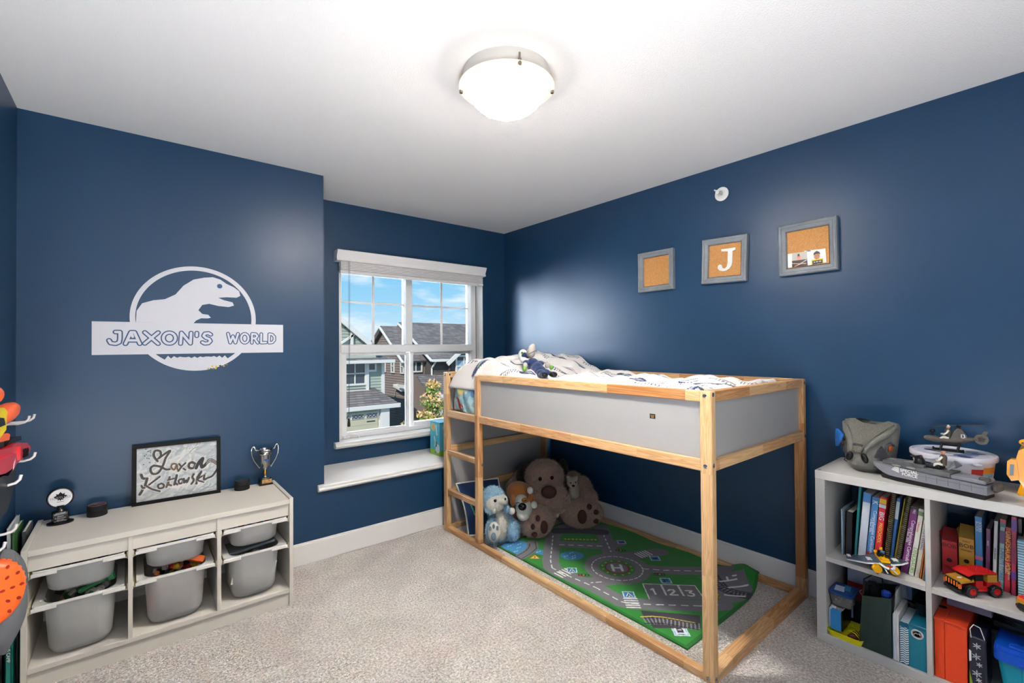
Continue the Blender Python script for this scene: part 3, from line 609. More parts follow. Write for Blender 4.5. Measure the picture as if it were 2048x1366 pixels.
board((6.6, 19.6, 1.45), (7.42, 19.6, 2.0), .1, .08, A, 'truss_brace'); board((7.20, 19.6, 1.2), (7.20, 19.6, 2.05), .12, .08, A, 'truss_post'); board((4.6, 19.6, 1.42), (8.0, 19.6, 1.42), .12, .08, A, 'truss_tie')
hwin(A, (7.02, 19.98, -.22), X1, .86, .88); hwin(A, (8.08, 19.98, .36), X1, .26, .26, (0, 0))
b = MB(); b.box2(8.66, 8.80, 19.90, 20.05, -.75, .70); b.build('corner_board', M_ext, A)
b = MB(); b.box2(6.0, 8.06, 19.86, 19.98, -.66, -.50, .01); b.box2(7.94, 8.06, 19.88, 19.98, -.5, .68); b.build('bay_trim', M_ext, A)
b = MB(); slab(b, [(4, 18.9, -1.12), (9.05, 18.9, -1.12), (8.35, 20.0, -.45), (4, 20.0, -.45)]); slab(b, [(9.05, 18.9, -1.12), (9.05, 21, -1.12), (8.35, 20.0, -.45)]); b.build('garage_roof', M_roof, A)
b = MB(); b.box2(4, 9.05, 18.82, 18.92, -1.28, -1.10, .01); b.box2(9.0, 9.08, 18.85, 21, -1.28, -1.10); b.build('garage_gutter', M_ext, A)
b = MB(); b.box2(4, 8.3, 19.15, 20, -3.9, -1.25); b.build('garage_wall', M_ext, A)
b = MB(); b.box2(8.22, 8.62, 18.98, 19.3, -3.9, -1.2, .01); b.build('pillar', M_ext, A)
gd = MB(); gd.box2(5.6, 8.12, 19.08, 19.15, -3.9, -1.36, .01)
for z in (-1.9, -2.4, -2.9, -3.4): gd.box2(5.6, 8.12, 19.07, 19.085, z-.01, z+.01)
g_ = gd.build('garage_door', M_door, A)
for k in range(4):
    x = 5.72+k*.62; f = MB(); f.box2(x, x+.54, 19.05, 19.08, -1.66, -1.42, .01); w_ = f.build('door_light', M_ext, g_)
    b = MB()
    b.box2(x+.03, x+.51, 19.042, 19.05, -1.63, -1.45); b.build('pane', M_ewin, A)
    b = MB()
    for j in range(3):
        cx = x+.11+j*.16; b.tube([(cx-.07, 19.04, -1.54), (cx, 19.04, -1.46), (cx+.07, 19.04, -1.54), (cx, 19.04, -1.62)], .008, 5, closed=True)
    b.build('lattice', M_ext, A)
b = MB(); b.box2(7.62, 7.98, 19.05, 19.07, -1.80, -1.77); b.build('hinge_strap', mat('iron_black', '#2a2a2c', .5), A)
# --- house B: charcoal, gable end facing us on the left, main block to the right
B = thing('house', 'charcoal sided house with shingled gables and white bargeboards beyond the sage one', 'house', (14, 25, -3.9), group='houses across the lane')
M_brn = mat('siding_taupe', '#8d7e76', .8)
b = MB(); b.box2(11.4, 13.5, 22.95, 28.4, -3.9, .78); b.prism([(22.95, .78), (28.4, .78), (25.65, 2.5)], 11.4, 14, lambda a, q, h: (h, a, q)); b.build('wall', M_brn, B)
laps(B, M_brn, (11.38, 28.4, 0), (0, -1, 0), 5.45, -3.9, 2.5, .14, lambda s: .80+(1-abs(s-2.75)/2.75)*1.75 if True else 0)
b = MB(); slab(b, [(11.1, 22.65, .62), (11.1, 25.65, 2.62), (16, 25.65, 2.62), (16, 22.65, .62)]); b.build('roof', M_roof, B)
b = MB(); slab(b, [(11.1, 28.7, .62), (11.1, 25.65, 2.62), (16, 25.65, 2.62), (16, 28.7, .62)]); b.build('roof', M_roof, B)
board((11.08, 25.65, 2.52), (11.08, 22.65, .52), .2, .08, B); board((11.08, 25.65, 2.52), (11.08, 28.7, .52), .2, .08, B)
for y, w in ((25.9, .34), (24.65, .26), (23.45, .24)): hwin(B, (11.36, y, -.02), (0, -1, 0), w, .62, (0, 1), fr=.08)
hwin(B, (11.62, 22.93, .05), X1, .62, .55, (1, 0), fr=.08)
b = MB(); b.box2(12.5, 19, 22, 28, -3.9, .8); b.build('wall', M_dark, B); laps(B, M_dark, (12.5, 21.99, 0), X1, 6.4, -3.9, .8, .14)
b = MB(); slab(b, [(12.25, 21.6, .70), (12.25, 25.6, 2.86), (20, 25.6, 2.86), (20, 21.6, .70)]); slab(b, [(12.25, 28.6, .9), (12.25, 25.6, 2.86), (20, 25.6, 2.86), (20, 28.6, .9)]); b.build('roof', M_roof, B)
board((12.22, 25.6, 2.76), (12.22, 21.6, .60), .2, .08, B)
b = MB(); b.box2(12.2, 13.3, 21.52, 21.62, .56, .70, .01); b.tube([(12.42, 21.6, .56), (12.38, 21.85, .3), (12.38, 21.95, .2), (12.38, 21.95, -.2)], .05, 8); b.build('gutter', M_ext, B)
b = MB(); slab(b, [(13.05, 21.3, .55), (14.95, 21.3, 2.1), (14.95, 25, 2.1), (13.05, 25, .55)]); slab(b, [(16.85, 21.3, .55), (14.95, 21.3, 2.1), (14.95, 25, 2.1), (16.85, 25, .55)]); b.build('dormer_roof', M_roof, B)
board((12.95, 21.28, .42), (14.95, 21.28, 2.02), .22, .08, B); board((16.9, 21.28, .42), (14.95, 21.28, 2.02), .22, .08, B)
b = MB(); b.prism([(13.2, .6), (16.7, .6), (14.95, 2.05)], 21.55, 22.1, lambda a, q, h: (a, h, q)); b.box2(13.4, 16.5, 21.6, 22, -3.9, .62); b.build('dormer_wall', M_dark, B)
hwin(B, (13.72, 21.58, -.25), X1, .92, 1.05, (1, 1), M_curt, .1)
b = MB(); slab(b, [(11.2, 19.9, -1.02), (13.6, 19.9, -1.02), (13.6, 22.0, -.12), (11.5, 22.0, -.12)]); b.build('porch_roof', M_roof, B)
b = MB(); b.box2(11.1, 13.6, 19.8, 19.92, -1.2, -1.0, .01); b.build('porch_beam', M_ext, B)
for x in (11.3, 11.75): b = MB(); b.box2(x-.08, x+.08, 19.9, 20.06, -3.9, -1.15, .01); b.build('porch_post', M_ext, B)
b = MB(); b.box2(10.85, 10.95, 22.2, 22.9, -.75, -.62); b.build('vent_hood', M_ext, B)
b = MB(); b.tube([(11.3, 24.2, -1.1), (11.3, 24.2, -2.3)], .03, 6); b.build('conduit', mat('conduit_grey', '#8a8a8a', .5), B)
board((11.2, 23.9, -.75), (11.2, 22.9, -.95), .16, .3, B, 'eave_return')
# --- maple
T = thing('maple_tree', 'young maple with yellow green and peach leaves behind the window', 'tree', (5.25, 9.2, -3.9))
b = MB(); b.tube([(5.25, 9.2, -3.9), (5.22, 9.2, -2.2), (5.2, 9.15, -.6), (5.17, 9.1, .55)], [.06, .045, .03, .008], 8)
for k in range(16):
    z = -1.9+k*.15; a = k*2.4; r = .75*(1-(k/19)); b.tube([(5.2, 9.15, z), (5.2+.5*r*math.cos(a), 9.15+.5*r*math.sin(a), z+.18), (5.2+r*math.cos(a), 9.15+r*math.sin(a), z+.42)], [.014, .009, .003], 5)
b.build('trunk', mat('bark', '#5c4a3a', .9), T, 60)
CL = [(5.18, 9.15, .45, .16), (5.12, 9.1, .15, .24), (5.32, 9.2, .02, .22), (5.0, 9.1, -.22, .24), (5.35, 9.2, -.35, .30), (5.10, 9.15, -.55, .30), (4.88, 9.1, -.75, .22), (5.38, 9.2, -.85, .36), (5.12, 9.1, -1.1, .36), (5.4, 9.2, -1.4, .4), (4.95, 9.1, -1.5, .3), (5.2, 9.2, -1.9, .4)]
for ci, (cname, n) in enumerate((('#86a03a', 900), ('#d8b456', 900), ('#e0b48a', 1000), ('#5f8a36', 700))):
    V = []; F = []; g = np.random.default_rng(20+ci)
    for _ in range(n):
        q = CL[int(g.integers(0, len(CL)))]; u = g.normal(0, 1, 3); u /= np.linalg.norm(u); rr = q[3]*g.uniform(.35, 1.1)
        up = .06 if ci in (1, 2) else -.05
        p = np.array(q[:3])+u*rr*np.array((1, 1, .7))+np.array((0, 0, up)); u = g.normal(0, 1, 3); u /= np.linalg.norm(u); w = np.cross(u, g.normal(0, 1, 3)); w /= np.linalg.norm(w); s_ = g.uniform(.025, .05)
        k = len(V); V += [p-u*s_, p+w*s_*.55, p+u*s_, p-w*s_*.55]; F.append((k, k+1, k+2, k+3))
    q = MB(); q.add(V, F); o = q.build('foliage', mat('leaf_%d' % ci, cname, .6, trans=0), T, recalc=False); o['kind'] = 'stuff'
# small shrub at its foot
Hs = thing('flowering_shrub', 'pink and green shrub at the foot of the maple outside the window', 'shrub', (4.75, 9.3, -3.9))
b = MB(); b.tube([(4.75, 9.3, -3.9), (4.75, 9.3, -.9)], [.05, .02], 6); b.build('stem', mat('bark', '#5c4a3a'), Hs)
for ci, cname in enumerate(('#7a9a44', '#d8a8a4', '#c8b458')):
    V = []; F = []; g = np.random.default_rng(40+ci)
    for _ in range(700):
        u = g.normal(0, 1, 3); u /= np.linalg.norm(u); p = np.array((4.72, 9.3, -.72))+u*np.array((.42, .4, .5))*g.uniform(.5, 1); w = np.cross(u, g.normal(0, 1, 3)); w /= np.linalg.norm(w); v = np.cross(u, w); s_ = .035; k = len(V)
        V += [p-v*s_, p+w*s_*.6, p+v*s_, p-w*s_*.6]; F.append((k, k+1, k+2, k+3))
    q = MB(); q.add(V, F); o = q.build('foliage', mat('shrub_%d' % ci, cname, .6), Hs, recalc=False); o['kind'] = 'stuff'
# ================================================================== STORAGE CABINET WITH BINS
M_tro = mat('cabinet_white', '#d9d3c8', .4, bump=(300, .05, .001))
TX0, TX1, TY0, TY1 = -.344, .648, 2.62, 3.045
cab = thing('storage_cabinet', 'low white three bay cabinet holding frosted bins against the decal wall', 'cabinet', (.152, 2.83, 0))
for x in (TX0, TX1-.0185):
    b = MB(); b.box2(x, x+.0185, TY0, TY1, 0, .56, .0015); b.build('side_panel', M_tro, cab)
b = MB(); b.box2(TX0+.0185, TX1-.0185, TY0, TY1, .530, .554, .0015); b.build('top_panel', M_tro, cab)
b = MB(); b.box2(TX0+.0185, TX1-.0185, TY0+.012, TY0+.028, .468, .530, .001); b.build('front_rail', M_tro, cab)
DIV = [(-.0205, -.0045), (.308, .325)]
for x0, x1 in DIV:
    b = MB(); b.box2(x0, x1, TY0+.002, TY1-.01, .088, .530, .001); b.build('divider', M_tro, cab)
b = MB(); b.box2(TX0+.0185, TX1-.0185, TY0+.003, TY1, .068, .088, .001); b.build('bottom_shelf', M_tro, cab)
b = MB(); b.box2(TX0+.0185, TX1-.0185, TY0+.014, TY0+.03, 0, .068); b.build('plinth', M_tro, cab)
b = MB(); b.box2(TX0+.0185, TX1-.0185, TY1-.012, TY1, .44, .53); b.build('back_rail', M_tro, cab)
bays = [(TX0+.0185, -.0205), (-.0045, .308), (.325, TX1-.0185)]
M_run = mat('runner_cream', '#d8cdb0', .5)
for x0, x1 in bays:
    for z in (.452, .314):
        for xs, s in ((x0, 1), (x1, -1)):
            b = MB(); b.box2(xs, xs+s*.012, TY0+.012, TY1-.02, z-.014, z-.009); b.box2(xs, xs+s*.004, TY0+.012, TY1-.02, z-.018, z+.012); b.build('runner', M_run, cab)
def m_frost():
    m = bpy.data.materials.new('frosted_plastic'); m.use_nodes = True; n = m.node_tree.nodes; l = m.node_tree.links; n.remove(n['Principled BSDF'])
    d = n.new('ShaderNodeBsdfPrincipled'); d.inputs['Base Color'].default_value = (*lin('#f6f6f4'), 1); d.inputs['Roughness'].default_value = .4
    t = n.new('ShaderNodeBsdfTranslucent'); t.inputs['Color'].default_value = (*lin('#f2f1ee'), 1)
    r = n.new('ShaderNodeBsdfRefraction'); r.inputs['Color'].default_value = (.96, .96, .96, 1); r.inputs['Roughness'].default_value = .25; r.inputs['IOR'].default_value = 1.12
    m1 = n.new('ShaderNodeMixShader'); m1.inputs[0].default_value = .32; l.new(d.outputs[0], m1.inputs[1]); l.new(t.outputs[0], m1.inputs[2])
    m2 = n.new('ShaderNodeMixShader'); m2.inputs[0].default_value = .35; l.new(m1.outputs[0], m2.inputs[1]); l.new(r.outputs[0], m2.inputs[2])
    l.new(m2.outputs[0], n['Material Output'].inputs['Surface']); return m
M_frost = m_frost(); M_rim = mat('bin_rim', '#dedcd6', .4)
def rrect(cx, cy, hx, hy, r, n=7):
    P = []
    for sx_, sy_, a0 in ((1, 1, 0), (-1, 1, pi/2), (-1, -1, pi), (1, -1, 1.5*pi)):
        for k in range(n): a = a0+pi/2*k/(n-1); P.append((cx+sx_*(hx-r)+r*math.cos(a), cy+sy_*(hy-r)+r*math.sin(a)))
    return P
TOYC = ['#c2342c', '#2c4f9c', '#d8b52a', '#2f7d3c', '#dd7a2a', '#c9c6c0', '#1f2227', '#7a4b8c', '#3a9bc0', '#b98a5a']
MT = [mat('toy_%d' % i, c, .4) for i, c in enumerate(TOYC)]
def toy_bin(bay, deep, label, jl, seed, pal, fill):
    x0, x1 = bay; cx = (x0+x1)/2; hw = (x1-x0)/2; zt = .325 if deep else .463; zb = .094 if deep else .352; cy = 2.79
    t = thing('storage_bin', label, 'bin', (cx, cy, zb), group='frosted bins in the white cabinet')
    b = MB(); V = []; F = []; secs = []
    for k, f in enumerate((0, .04, .14, .5, 1.0)):
        hx = (hw-.040)-.014*(1-f)*(1 if deep else .8); hy = .152-.018*(1-f); 
        if k == 0: hx -= .030; hy -= .030
        elif k == 1: hx -= .008; hy -= .008
        secs.append((rrect(cx, cy, hx, hy, .055), zb+(zt-zb)*f))
    m_ = len(secs[0][0])
    for P, z in secs: V += [(x, y-(.012 if y < cy else 0)*(1-((x-cx)/hw)**2), z) for x, y in P]
    for i in range(len(secs)-1):
        for k in range(m_): F.append((i*m_+k, i*m_+(k+1) % m_, (i+1)*m_+(k+1) % m_, (i+1)*m_+k))
    F.append(tuple(range(m_))[::-1]); b.add(V, F); b.build('bin_body', M_frost, t, 50)
    b = MB(); top = V[-m_:]; oo = rrect(cx, cy, hw-.012, .163, .012)
    oo = [(x, y-(.010 if y < cy else 0)*(1-((x-cx)/hw)**2), z) for (x, y), z in zip(oo, [zt]*m_)]
    R = [top, oo]; VV = [(p[0], p[1], zt-.003) for p in top]+[(p[0], p[1], zt+.002) for p in oo]+[(p[0], p[1], zt-.010) for p in oo]+[((p[0]-cx)*.985+cx, (p[1]-cy)*.985+cy, zt-.010) for p in oo]
    FF = [(i*m_+k, i*m_+(k+1) % m_, (i+1)*m_+(k+1) % m_, (i+1)*m_+k) for i in range(3) for k in range(m_)]; b.add(VV, FF); b.build('rim', M_rim, t, 40)
    for s in (-1, 1): b = MB(); b.box((cx+s*(hw-.046), cy-.166, zt-.012), (.075, .006, .016), None, .002); b.build('lip', M_rim, t)
    g = random.Random(seed); j = MB()
    n = 120 if deep else 60
    for _ in range(n):
        x = cx+g.uniform(-1, 1)*(hw-.068); y = cy+g.uniform(-1, 1)*.112; z = zb+.024+g.random()*(zt-zb-.02)*fill*(1-.25*abs(x-cx)/hw); s = g.uniform(.014, .034); R_ = Euler((g.random()*3, g.random()*3, g.random()*3)).to_matrix()
        k = g.choice(pal)
        if g.random() < .6: j.box((x, y, z), (s, s*g.uniform(.5, 1.6), s*.7), R_, .002, k)
        else: j.ell((x, y, z), (s*.6, s*.6, s*.6), None, 8, 6, k)
    o = tag(base_origin(j.build('toy_jumble', MT)), jl, 'toys'); o['kind'] = 'stuff'
names = ['left', 'middle', 'right']
toy_bin(bays[0], False, 'shallow frosted bin in the cabinet bay nearest the orange toy', 'small dark toys in the shallow bin nearest the orange toy', 1, [6, 1, 5, 6], .55)
toy_bin(bays[0], True, 'deep frosted bin in the cabinet bay nearest the orange toy', 'green and black toys in the deep bin nearest the orange toy', 2, [5, 3, 6, 5, 9, 5], .95)
toy_bin(bays[1], False, 'shallow frosted bin in the centre cabinet bay', 'green toys showing over the shallow centre bin', 3, [3, 5, 5, 1], 1.0)
toy_bin(bays[1], True, 'deep frosted bin full of mixed toys in the centre cabinet bay', 'orange yellow and dark toys in the deep centre bin', 4, [0, 2, 4, 6, 5, 5, 9], .98)
toy_bin(bays[2], False, 'shallow frosted bin with pink and red toys in the cabinet bay nearest the window', 'pink and red toys in the shallow bin nearest the window', 5, [0, 1, 5, 0], .9)
toy_bin(bays[2], True, 'deep frosted bin holding white paper in the cabinet bay nearest the window', 'pale toys in the deep bin nearest the window', 6, [5, 5, 5, 3, 5, 0], .6)
b = MB(); b.box((.475, 2.668, .205), (.19, .004, .11), Matrix.Rotation(.22, 3, 'Y') @ Matrix.Rotation(.12, 3, 'X'), .001); solo(b, 'paper_sheet', mat('paper_white', '#f2f0ea', .7), 'white sheet of paper standing against the front of the deep bin', 'paper')
b = MB(); b.box((.47, 2.76, .326), (.21, .15, .012), Matrix.Rotation(-.1, 3, 'Y'), .002); solo(b, 'folder', mat('folder_grey', '#5d636b', .6), 'grey folder lying across the deep bin nearest the window', 'folder')
b = MB(); b.box((.215, 2.73, .335), (.09, .11, .03), Matrix.Rotation(.5, 3, 'Y') @ Matrix.Rotation(-.35, 3, 'X'), .004); solo(b, 'toy_packet', mat('packet_orange', '#d8662a', .35), 'shiny orange packet poking out of the deep centre bin', 'packet')
b = MB(); b.box((-.13, 2.72, .330), (.12, .03, .02), Matrix.Rotation(-.25, 3, 'Y') @ Matrix.Rotation(.3, 3, 'Z'), .006); b.box((-.08, 2.725, .345), (.03, .03, .04), Matrix.Rotation(-.25, 3, 'Y'), .006); solo(b, 'toy_blaster', mat('toy_green', '#2c7a4a', .4), 'green toy lying on top of the deep bin nearest the orange toy', 'toy')
# ------------------------------------------------------------------ things on the cabinet
M_black = mat('gloss_black', '#0e0f12', .25); M_rub = mat('rubber_black', '#141416', .7, bump=(500, .4, .001)); M_ink = mat('print_white', '#e9e8ea', .5)
tr = thing('award_trophy', 'black oval award with a white disc face on the cabinet end nearest the corner', 'trophy', (-.262, 2.955, .554), .12)
b = MB(); b.lathe([(0, 0), (.046, 0), (.046, .006), (.036, .010), (0, .010)], (0, 0, 0), 32, sc=(1, .8)); b.box((0, 0, .032), (.058, .042, .048), None, .005); b.build('plinth', M_black, tr, 40, local=True)
b = MB(); b.lathe([(.020, .054), (.012, .064), (.011, .074), (.016, .082)], (0, 0, 0), 20); b.build('stem', M_black, tr, 50, local=True)
RXm = Matrix.Rotation(pi/2, 3, 'X')
b = MB(); b.lathe([(0, -.008), (.042, -.008), (.046, -.003), (.046, .004), (.042, .008), (0, .008)], (0, .002, .116), 40, RXm); b.build('disc', M_black, tr, 40, local=True)
b = MB(); b.lathe([(0, 0), (.039, 0), (.039, .002), (0, .002)], (0, -.006, .116), 40, RXm); tag(b.build('disc_face', M_ink, tr, None, local=True), 'white disc face')
leaf = [(0, .021), (.006, .012), (.010, .013), (.013, .016), (.012, .007), (.020, .004), (.016, -.003), (.008, -.008), (.010, -.012), (.002, -.011), (0, -.017)]
leaf = leaf+[(-x, y) for x, y in leaf[::-1][1:-1]]
b = MB(); b.prism([(x*1.1, .120+z*1.1) for x, z in leaf], -.0092, -.0082, lambda a, q, h: (a, h, q)); b.build('leaf_emblem', mat('frame_black', '#0c0c0e', .55, spec=.25), tr, local=True)
def on_tr(x, z, y): return tr.matrix_basis @ frameM((x, y, z), (1, 0, 0), (0, 0, 1))
text('lettering', 'HUSTLERS', .0150, on_tr(0, .116, -.0096), mat('print_grey', '#9a9ca0', .5), tr, .0002); text('lettering', 'HOCKEY', .006, on_tr(0, .098, -.0085), M_black, tr, .0002)
for s_, z, sz in (('LEADERSHIP', .050, .006), ('DEVELOPMENT', .0445, .006), ('Jaxon', .036, .009), ('Kotlowski', .0275, .009), ('2020-2021', .0195, .006), ('LITTLE HUSTLERS', .0145, .0052)): text('lettering', s_, sz, on_tr(0, z, -.0213), M_ink, tr, .0002)
def puck(x, y, z, label, top=None):
    p = thing('hockey_puck', label, 'hockey puck', (x, y, z), group='hockey pucks on the white cabinet')
    b = MB(); b.lathe([(0, 0), (.036, 0), (.038, .002), (.038, .0235), (.036, .0255), (0, .0255)], (0, 0, 0), 40); b.build('puck_body', M_rub, p, 40, local=True)
    if top:
        c = MB(); c.lathe([(.031, .0256), (.0335, .0256), (.0335, .0262), (.031, .0262), (.031, .0256)], (0, 0, 0), 40); c.box((0, .004, .0258), (.034, .013, .0006)); c.build('print_ring', mat('puck_print_'+top, top, .5), p, local=True)
    return p
puck(-.137, 2.978, .554, 'lower black puck of the pair beside the oval award'); pk = puck(-.137, 2.978, .5797, 'upper puck with a pink and white printed top beside the oval award', '#b99aa8')
text('lettering', 'PUCK', .012, Matrix.Translation((-.137, 2.982, .5797+.0264)), M_rub, pk, .0002)
puck(.470, 2.985, .554, 'lower black puck of the pair beside the silver cup'); pk = puck(.470, 2.985, .5797, 'upper puck with a grey printed top beside the silver cup', '#7d8288')
# name painting leaning on the wall
pic = thing('framed_painting', 'black framed name painting in loose brush letters leaning on the wall', 'painting', (.18, 3.014, .554))
pic.rotation_euler = (-.085, 0, -.06)
for (x0, x1, z0, z1) in ((-.190, .190, -.003, .016), (-.190, .190, .284, .303), (-.190, -.172, .016, .284), (.172, .190, .016, .284)):
    b = MB(); b.box2(x0, x1, -.012, .008, z0, z1, .001); b.build('frame_side', mat('frame_black', '#0c0c0e', .55, spec=.25), pic, local=True)
c = Canvas(.348, .272, .0016, '#b9bec1')
gx = np.random.default_rng(5)
for _ in range(260):
    x, y = gx.uniform(0, .348), gx.uniform(0, .272); a = gx.uniform(-.6, .9); L_ = gx.uniform(.02, .07)
    c.line([(x, y), (x+L_*math.cos(a), y+L_*math.sin(a)), (x+L_*1.7*math.cos(a+.5), y+L_*1.7*math.sin(a+.5))], gx.uniform(.004, .012), gx.choice(['#c9ccca', '#a9b4ba', '#d6d4cd', '#93a3ac', '#b5b6b2', '#dedcd6', '#9aa0a3']), .6)
def brush(P, w, cols=('#4b4440', '#2c2a30')):
    Q = []; w *= 1.55
    for i in range(len(P)-1):           # smooth through the points
        p0, p1, p2, p3 = P[max(i-1, 0)], P[i], P[i+1], P[min(i+2, len(P)-1)]
        for k in range(6):
            t = k/6; Q.append(tuple(.5*((2*p1[d])+(-p0[d]+p2[d])*t+(2*p0[d]-5*p1[d]+4*p2[d]-p3[d])*t*t+(-p0[d]+3*p1[d]-3*p2[d]+p3[d])*t**3) for d in (0, 1)))
    Q.append(P[-1]); c.line([(x+.002, y-.002) for x, y in Q], w*1.5, '#d8d5cf', .7); c.line(Q, w, cols[0]); c.line([(x+w*.15, y+w*.1) for x, y in Q], w*.5, cols[1], .7)
def K(x, y): return ((x-135)/1030*.348, (1-((y-215)+(x-135)*(115/1030))/690)*.272)
def KK(*p): return [K(*q) for q in p]
brush(KK((390, 380), (345, 310), (360, 245), (420, 250), (430, 310), (400, 345), (460, 300), (545, 245), (490, 340), (460, 430), (400, 530), (330, 540), (305, 480), (340, 440), (420, 450), (500, 490), (560, 480)), .007)
brush(KK((620, 420), (575, 420), (560, 465), (600, 495), (630, 430), (640, 495), (670, 500)), .006, ('#8a6a55', '#3a3534')); brush(KK((660, 420), (700, 470), (740, 500)), .006); brush(KK((740, 410), (690, 460), (650, 515)), .006)
brush(KK((830, 400), (790, 420), (790, 470), (840, 480), (870, 430), (830, 400)), .008); brush(KK((880, 480), (920, 400), (970, 350), (950, 420), (960, 470), (1010, 430), (1070, 370), (1150, 420)), .010, ('#2d2b31', '#1d1c22'))
for d in (0, 22, 44): brush(KK((1020, 390+d), (1080, 355+d), (1165, 400+d)), .003)
brush(KK((195, 550), (215, 595), (265, 600)), .008); brush(KK((265, 600), (240, 690), (180, 800)), .008); brush(KK((420, 580), (330, 650), (230, 720), (200, 690)), .006); brush(KK((250, 690), (330, 740), (420, 770)), .006)
brush(KK((440, 670), (400, 690), (410, 730), (460, 725), (470, 690), (440, 670)), .006); brush(KK((500, 720), (530, 640), (540, 590), (525, 680), (560, 700)), .007, ('#6b5d55', '#453c39')); brush(KK((520, 630), (600, 610)), .005); brush(KK((600, 690), (625, 600), (630, 570), (610, 660), (640, 690)), .007)
brush(KK((690, 620), (655, 640), (665, 680), (700, 670), (705, 630), (690, 620)), .006); brush(KK((720, 620), (725, 670), (750, 640), (760, 665), (785, 610)), .007); brush(KK((850, 560), (830, 600), (850, 640), (820, 690)), .007)
brush(KK((885, 690), (900, 600), (950, 530), (900, 620)), .007); brush(KK((960, 590), (900, 640), (980, 670)), .006); brush(KK((990, 580), (985, 640), (1030, 620), (1100, 590), (1165, 500)), .007); c.ell(K(1003, 560), (.003, .003), '#2c2a30')
for k in range(14): c.ell((.05+gx.normal(0, .018), .225+gx.normal(0, .03)), (.0028, .0028), '#3e4750')
c.line(KK((795, 270), (850, 215), (910, 190)), .0025, '#4a5a66'); c.line([(.30, .016), (.34, .020)], .002, '#e8e6e0'); c.line([(.285, .011), (.325, .014)], .0018, '#e8e6e0')
c.sheet('canvas', planeM(pic.matrix_basis @ frameM((-.174, -.004, .014), (1, 0, 0), (0, 0, 1))), mat_print('paint_print', .4), pic, smooth=False)
# silver cup
cup = thing('trophy_cup', 'small silver two handled trophy cup on a black base beside the cabinet end', 'trophy', (.591, 3.005, .554))
M_chr = mat('silver', '#cfcdc8', .12, 1)
b = MB(); b.box((0, 0, .021), (.066, .052, .030), None, .004); b.box((0, 0, .005), (.072, .058, .010), None, .002); b.build('base', M_black, cup, local=True)
b = MB(); b.box((.004, -.0275, .023), (.05, .002, .022), None, .0005); tag(b.build('plaque', mat('plaque_print', '#b98d58', .4, .2, var=(60, .5)), cup, local=True), 'multicoloured foil plaque')
b = MB(); b.lathe([(.026, .036), (.026, .040), (.014, .043), (.010, .046), (.008, .050), (.0065, .056)], (0, 0, 0), 28); b.lathe([(.007, .084), (.010, .090), (.013, .094), (.020, .104), (.027, .125), (.029, .155), (.030, .172)], (0, 0, 0), 32)
b.lathe([(.030, .172), (.038, .176), (.040, .186), (.036, .192), (.044, .202), (.042, .206), (.034, .206), (.028, .19), (.024, .12), (0, .10)], (0, 0, 0), 32); b.build('bowl', M_chr, cup, 50, local=True)
b = MB(); b.lathe([(.0065, .056), (.009, .064), (.0075, .075), (.007, .084)], (0, 0, 0), 20); tag(b.build('stem', mat('gold', '#d9a62f', .25, 1), cup, 60, local=True), 'gold stem')
for s in (-1, 1):
    b = MB(); b.tube([(s*.040, 0, .200), (s*.050, 0, .206), (s*.053, 0, .218), (s*.060, 0, .226), (s*.068, 0, .222), (s*.071, 0, .205), (s*.068, 0, .175), (s*.055, 0, .140), (s*.040, 0, .115), (s*.030, 0, .098), (s*.024, 0, .112)], [.004, .0055, .0055, .0045, .004, .0035, .0035, .0035, .0035, .0035, .003], 8); b.build('handle', M_chr, cup, 60, local=True)
b = MB(); b.prism([(-.012, .150), (.014, .150), (.014, .140), (.004, .140), (.001, .128), (-.003, .140), (-.012, .142)], -.0305, -.030, lambda a, q, h: (a, h, q)); b.build('engraving', mat('print_blue', '#34598f', .4), cup, local=True)
# ------------------------------------------------------------------ left wall: pegs and toy blasters
M_hook = mat('hook_white', '#e2dcdb', .3)
def hook(y, z, label, L_=.118):
    b = MB(); x = XL+L_; b.tube([(XL, y, z), (x-.028, y, z), (x-.012, y, z+.004), (x-.003, y, z+.013), (x, y, z+.027)], .0042, 8); b.box((XL+.004, y, z), (.008, .022, .05), None, .003); solo(b, 'wall_hook', M_hook, label, 'hook', 50, 'white wall hooks by the corner')
hook(2.55, 1.072, 'white wall hook above the red blaster, the farther of its pair', .12); hook(2.44, 1.078, 'white wall hook above the red blaster, the nearer of its pair', .12)
hook(2.40, .948, 'white wall hook curling under the muzzle of the red blaster', .14); hook(2.09, .930, 'white wall hook curling under the middle of the red blaster', .145)
hook(2.225, .745, 'empty white wall hook above the orange drum toy, upper of two', .118); hook(2.05, .742, 'empty white wall hook above the orange drum toy, lower of two', .118)
M_red = mat('toy_red', '#d0202a', .28, coat=.3); M_or = mat('toy_orange', '#ff6a28', .35, coat=.2); M_yel = mat('toy_yellow', '#f2d500', .3); M_tblk = mat('toy_black', '#0d0e11', .35, spec=.3)
def side(b, poly, x0, x1, mi=0): b.prism(poly, x0, x1, lambda a, q, h: (h, a, q), mi)
rb = thing('toy_blaster', 'red and black toy blaster hanging on the left wall, muzzle to the corner', 'toy blaster', (-.325, 2.1, .93))
b = MB(); side(b, [(1.75, 1.08), (1.90, 1.068), (2.12, 1.042), (2.20, 1.044), (2.40, 1.012), (2.43, .998), (2.40, .968), (2.24, .974), (2.13, .972), (2.04, .977), (1.90, .998), (1.75, 1.01)], -.355, -.298)
side(b, [(1.8, 1.05), (2.10, 1.025), (2.13, 1.0), (2.10, .985), (1.8, 1.01)], -.298, -.287); side(b, [(2.20, 1.03), (2.38, 1.005), (2.40, .99), (2.37, .978), (2.2, .985)], -.298, -.290); b.build('shell', M_red, rb)
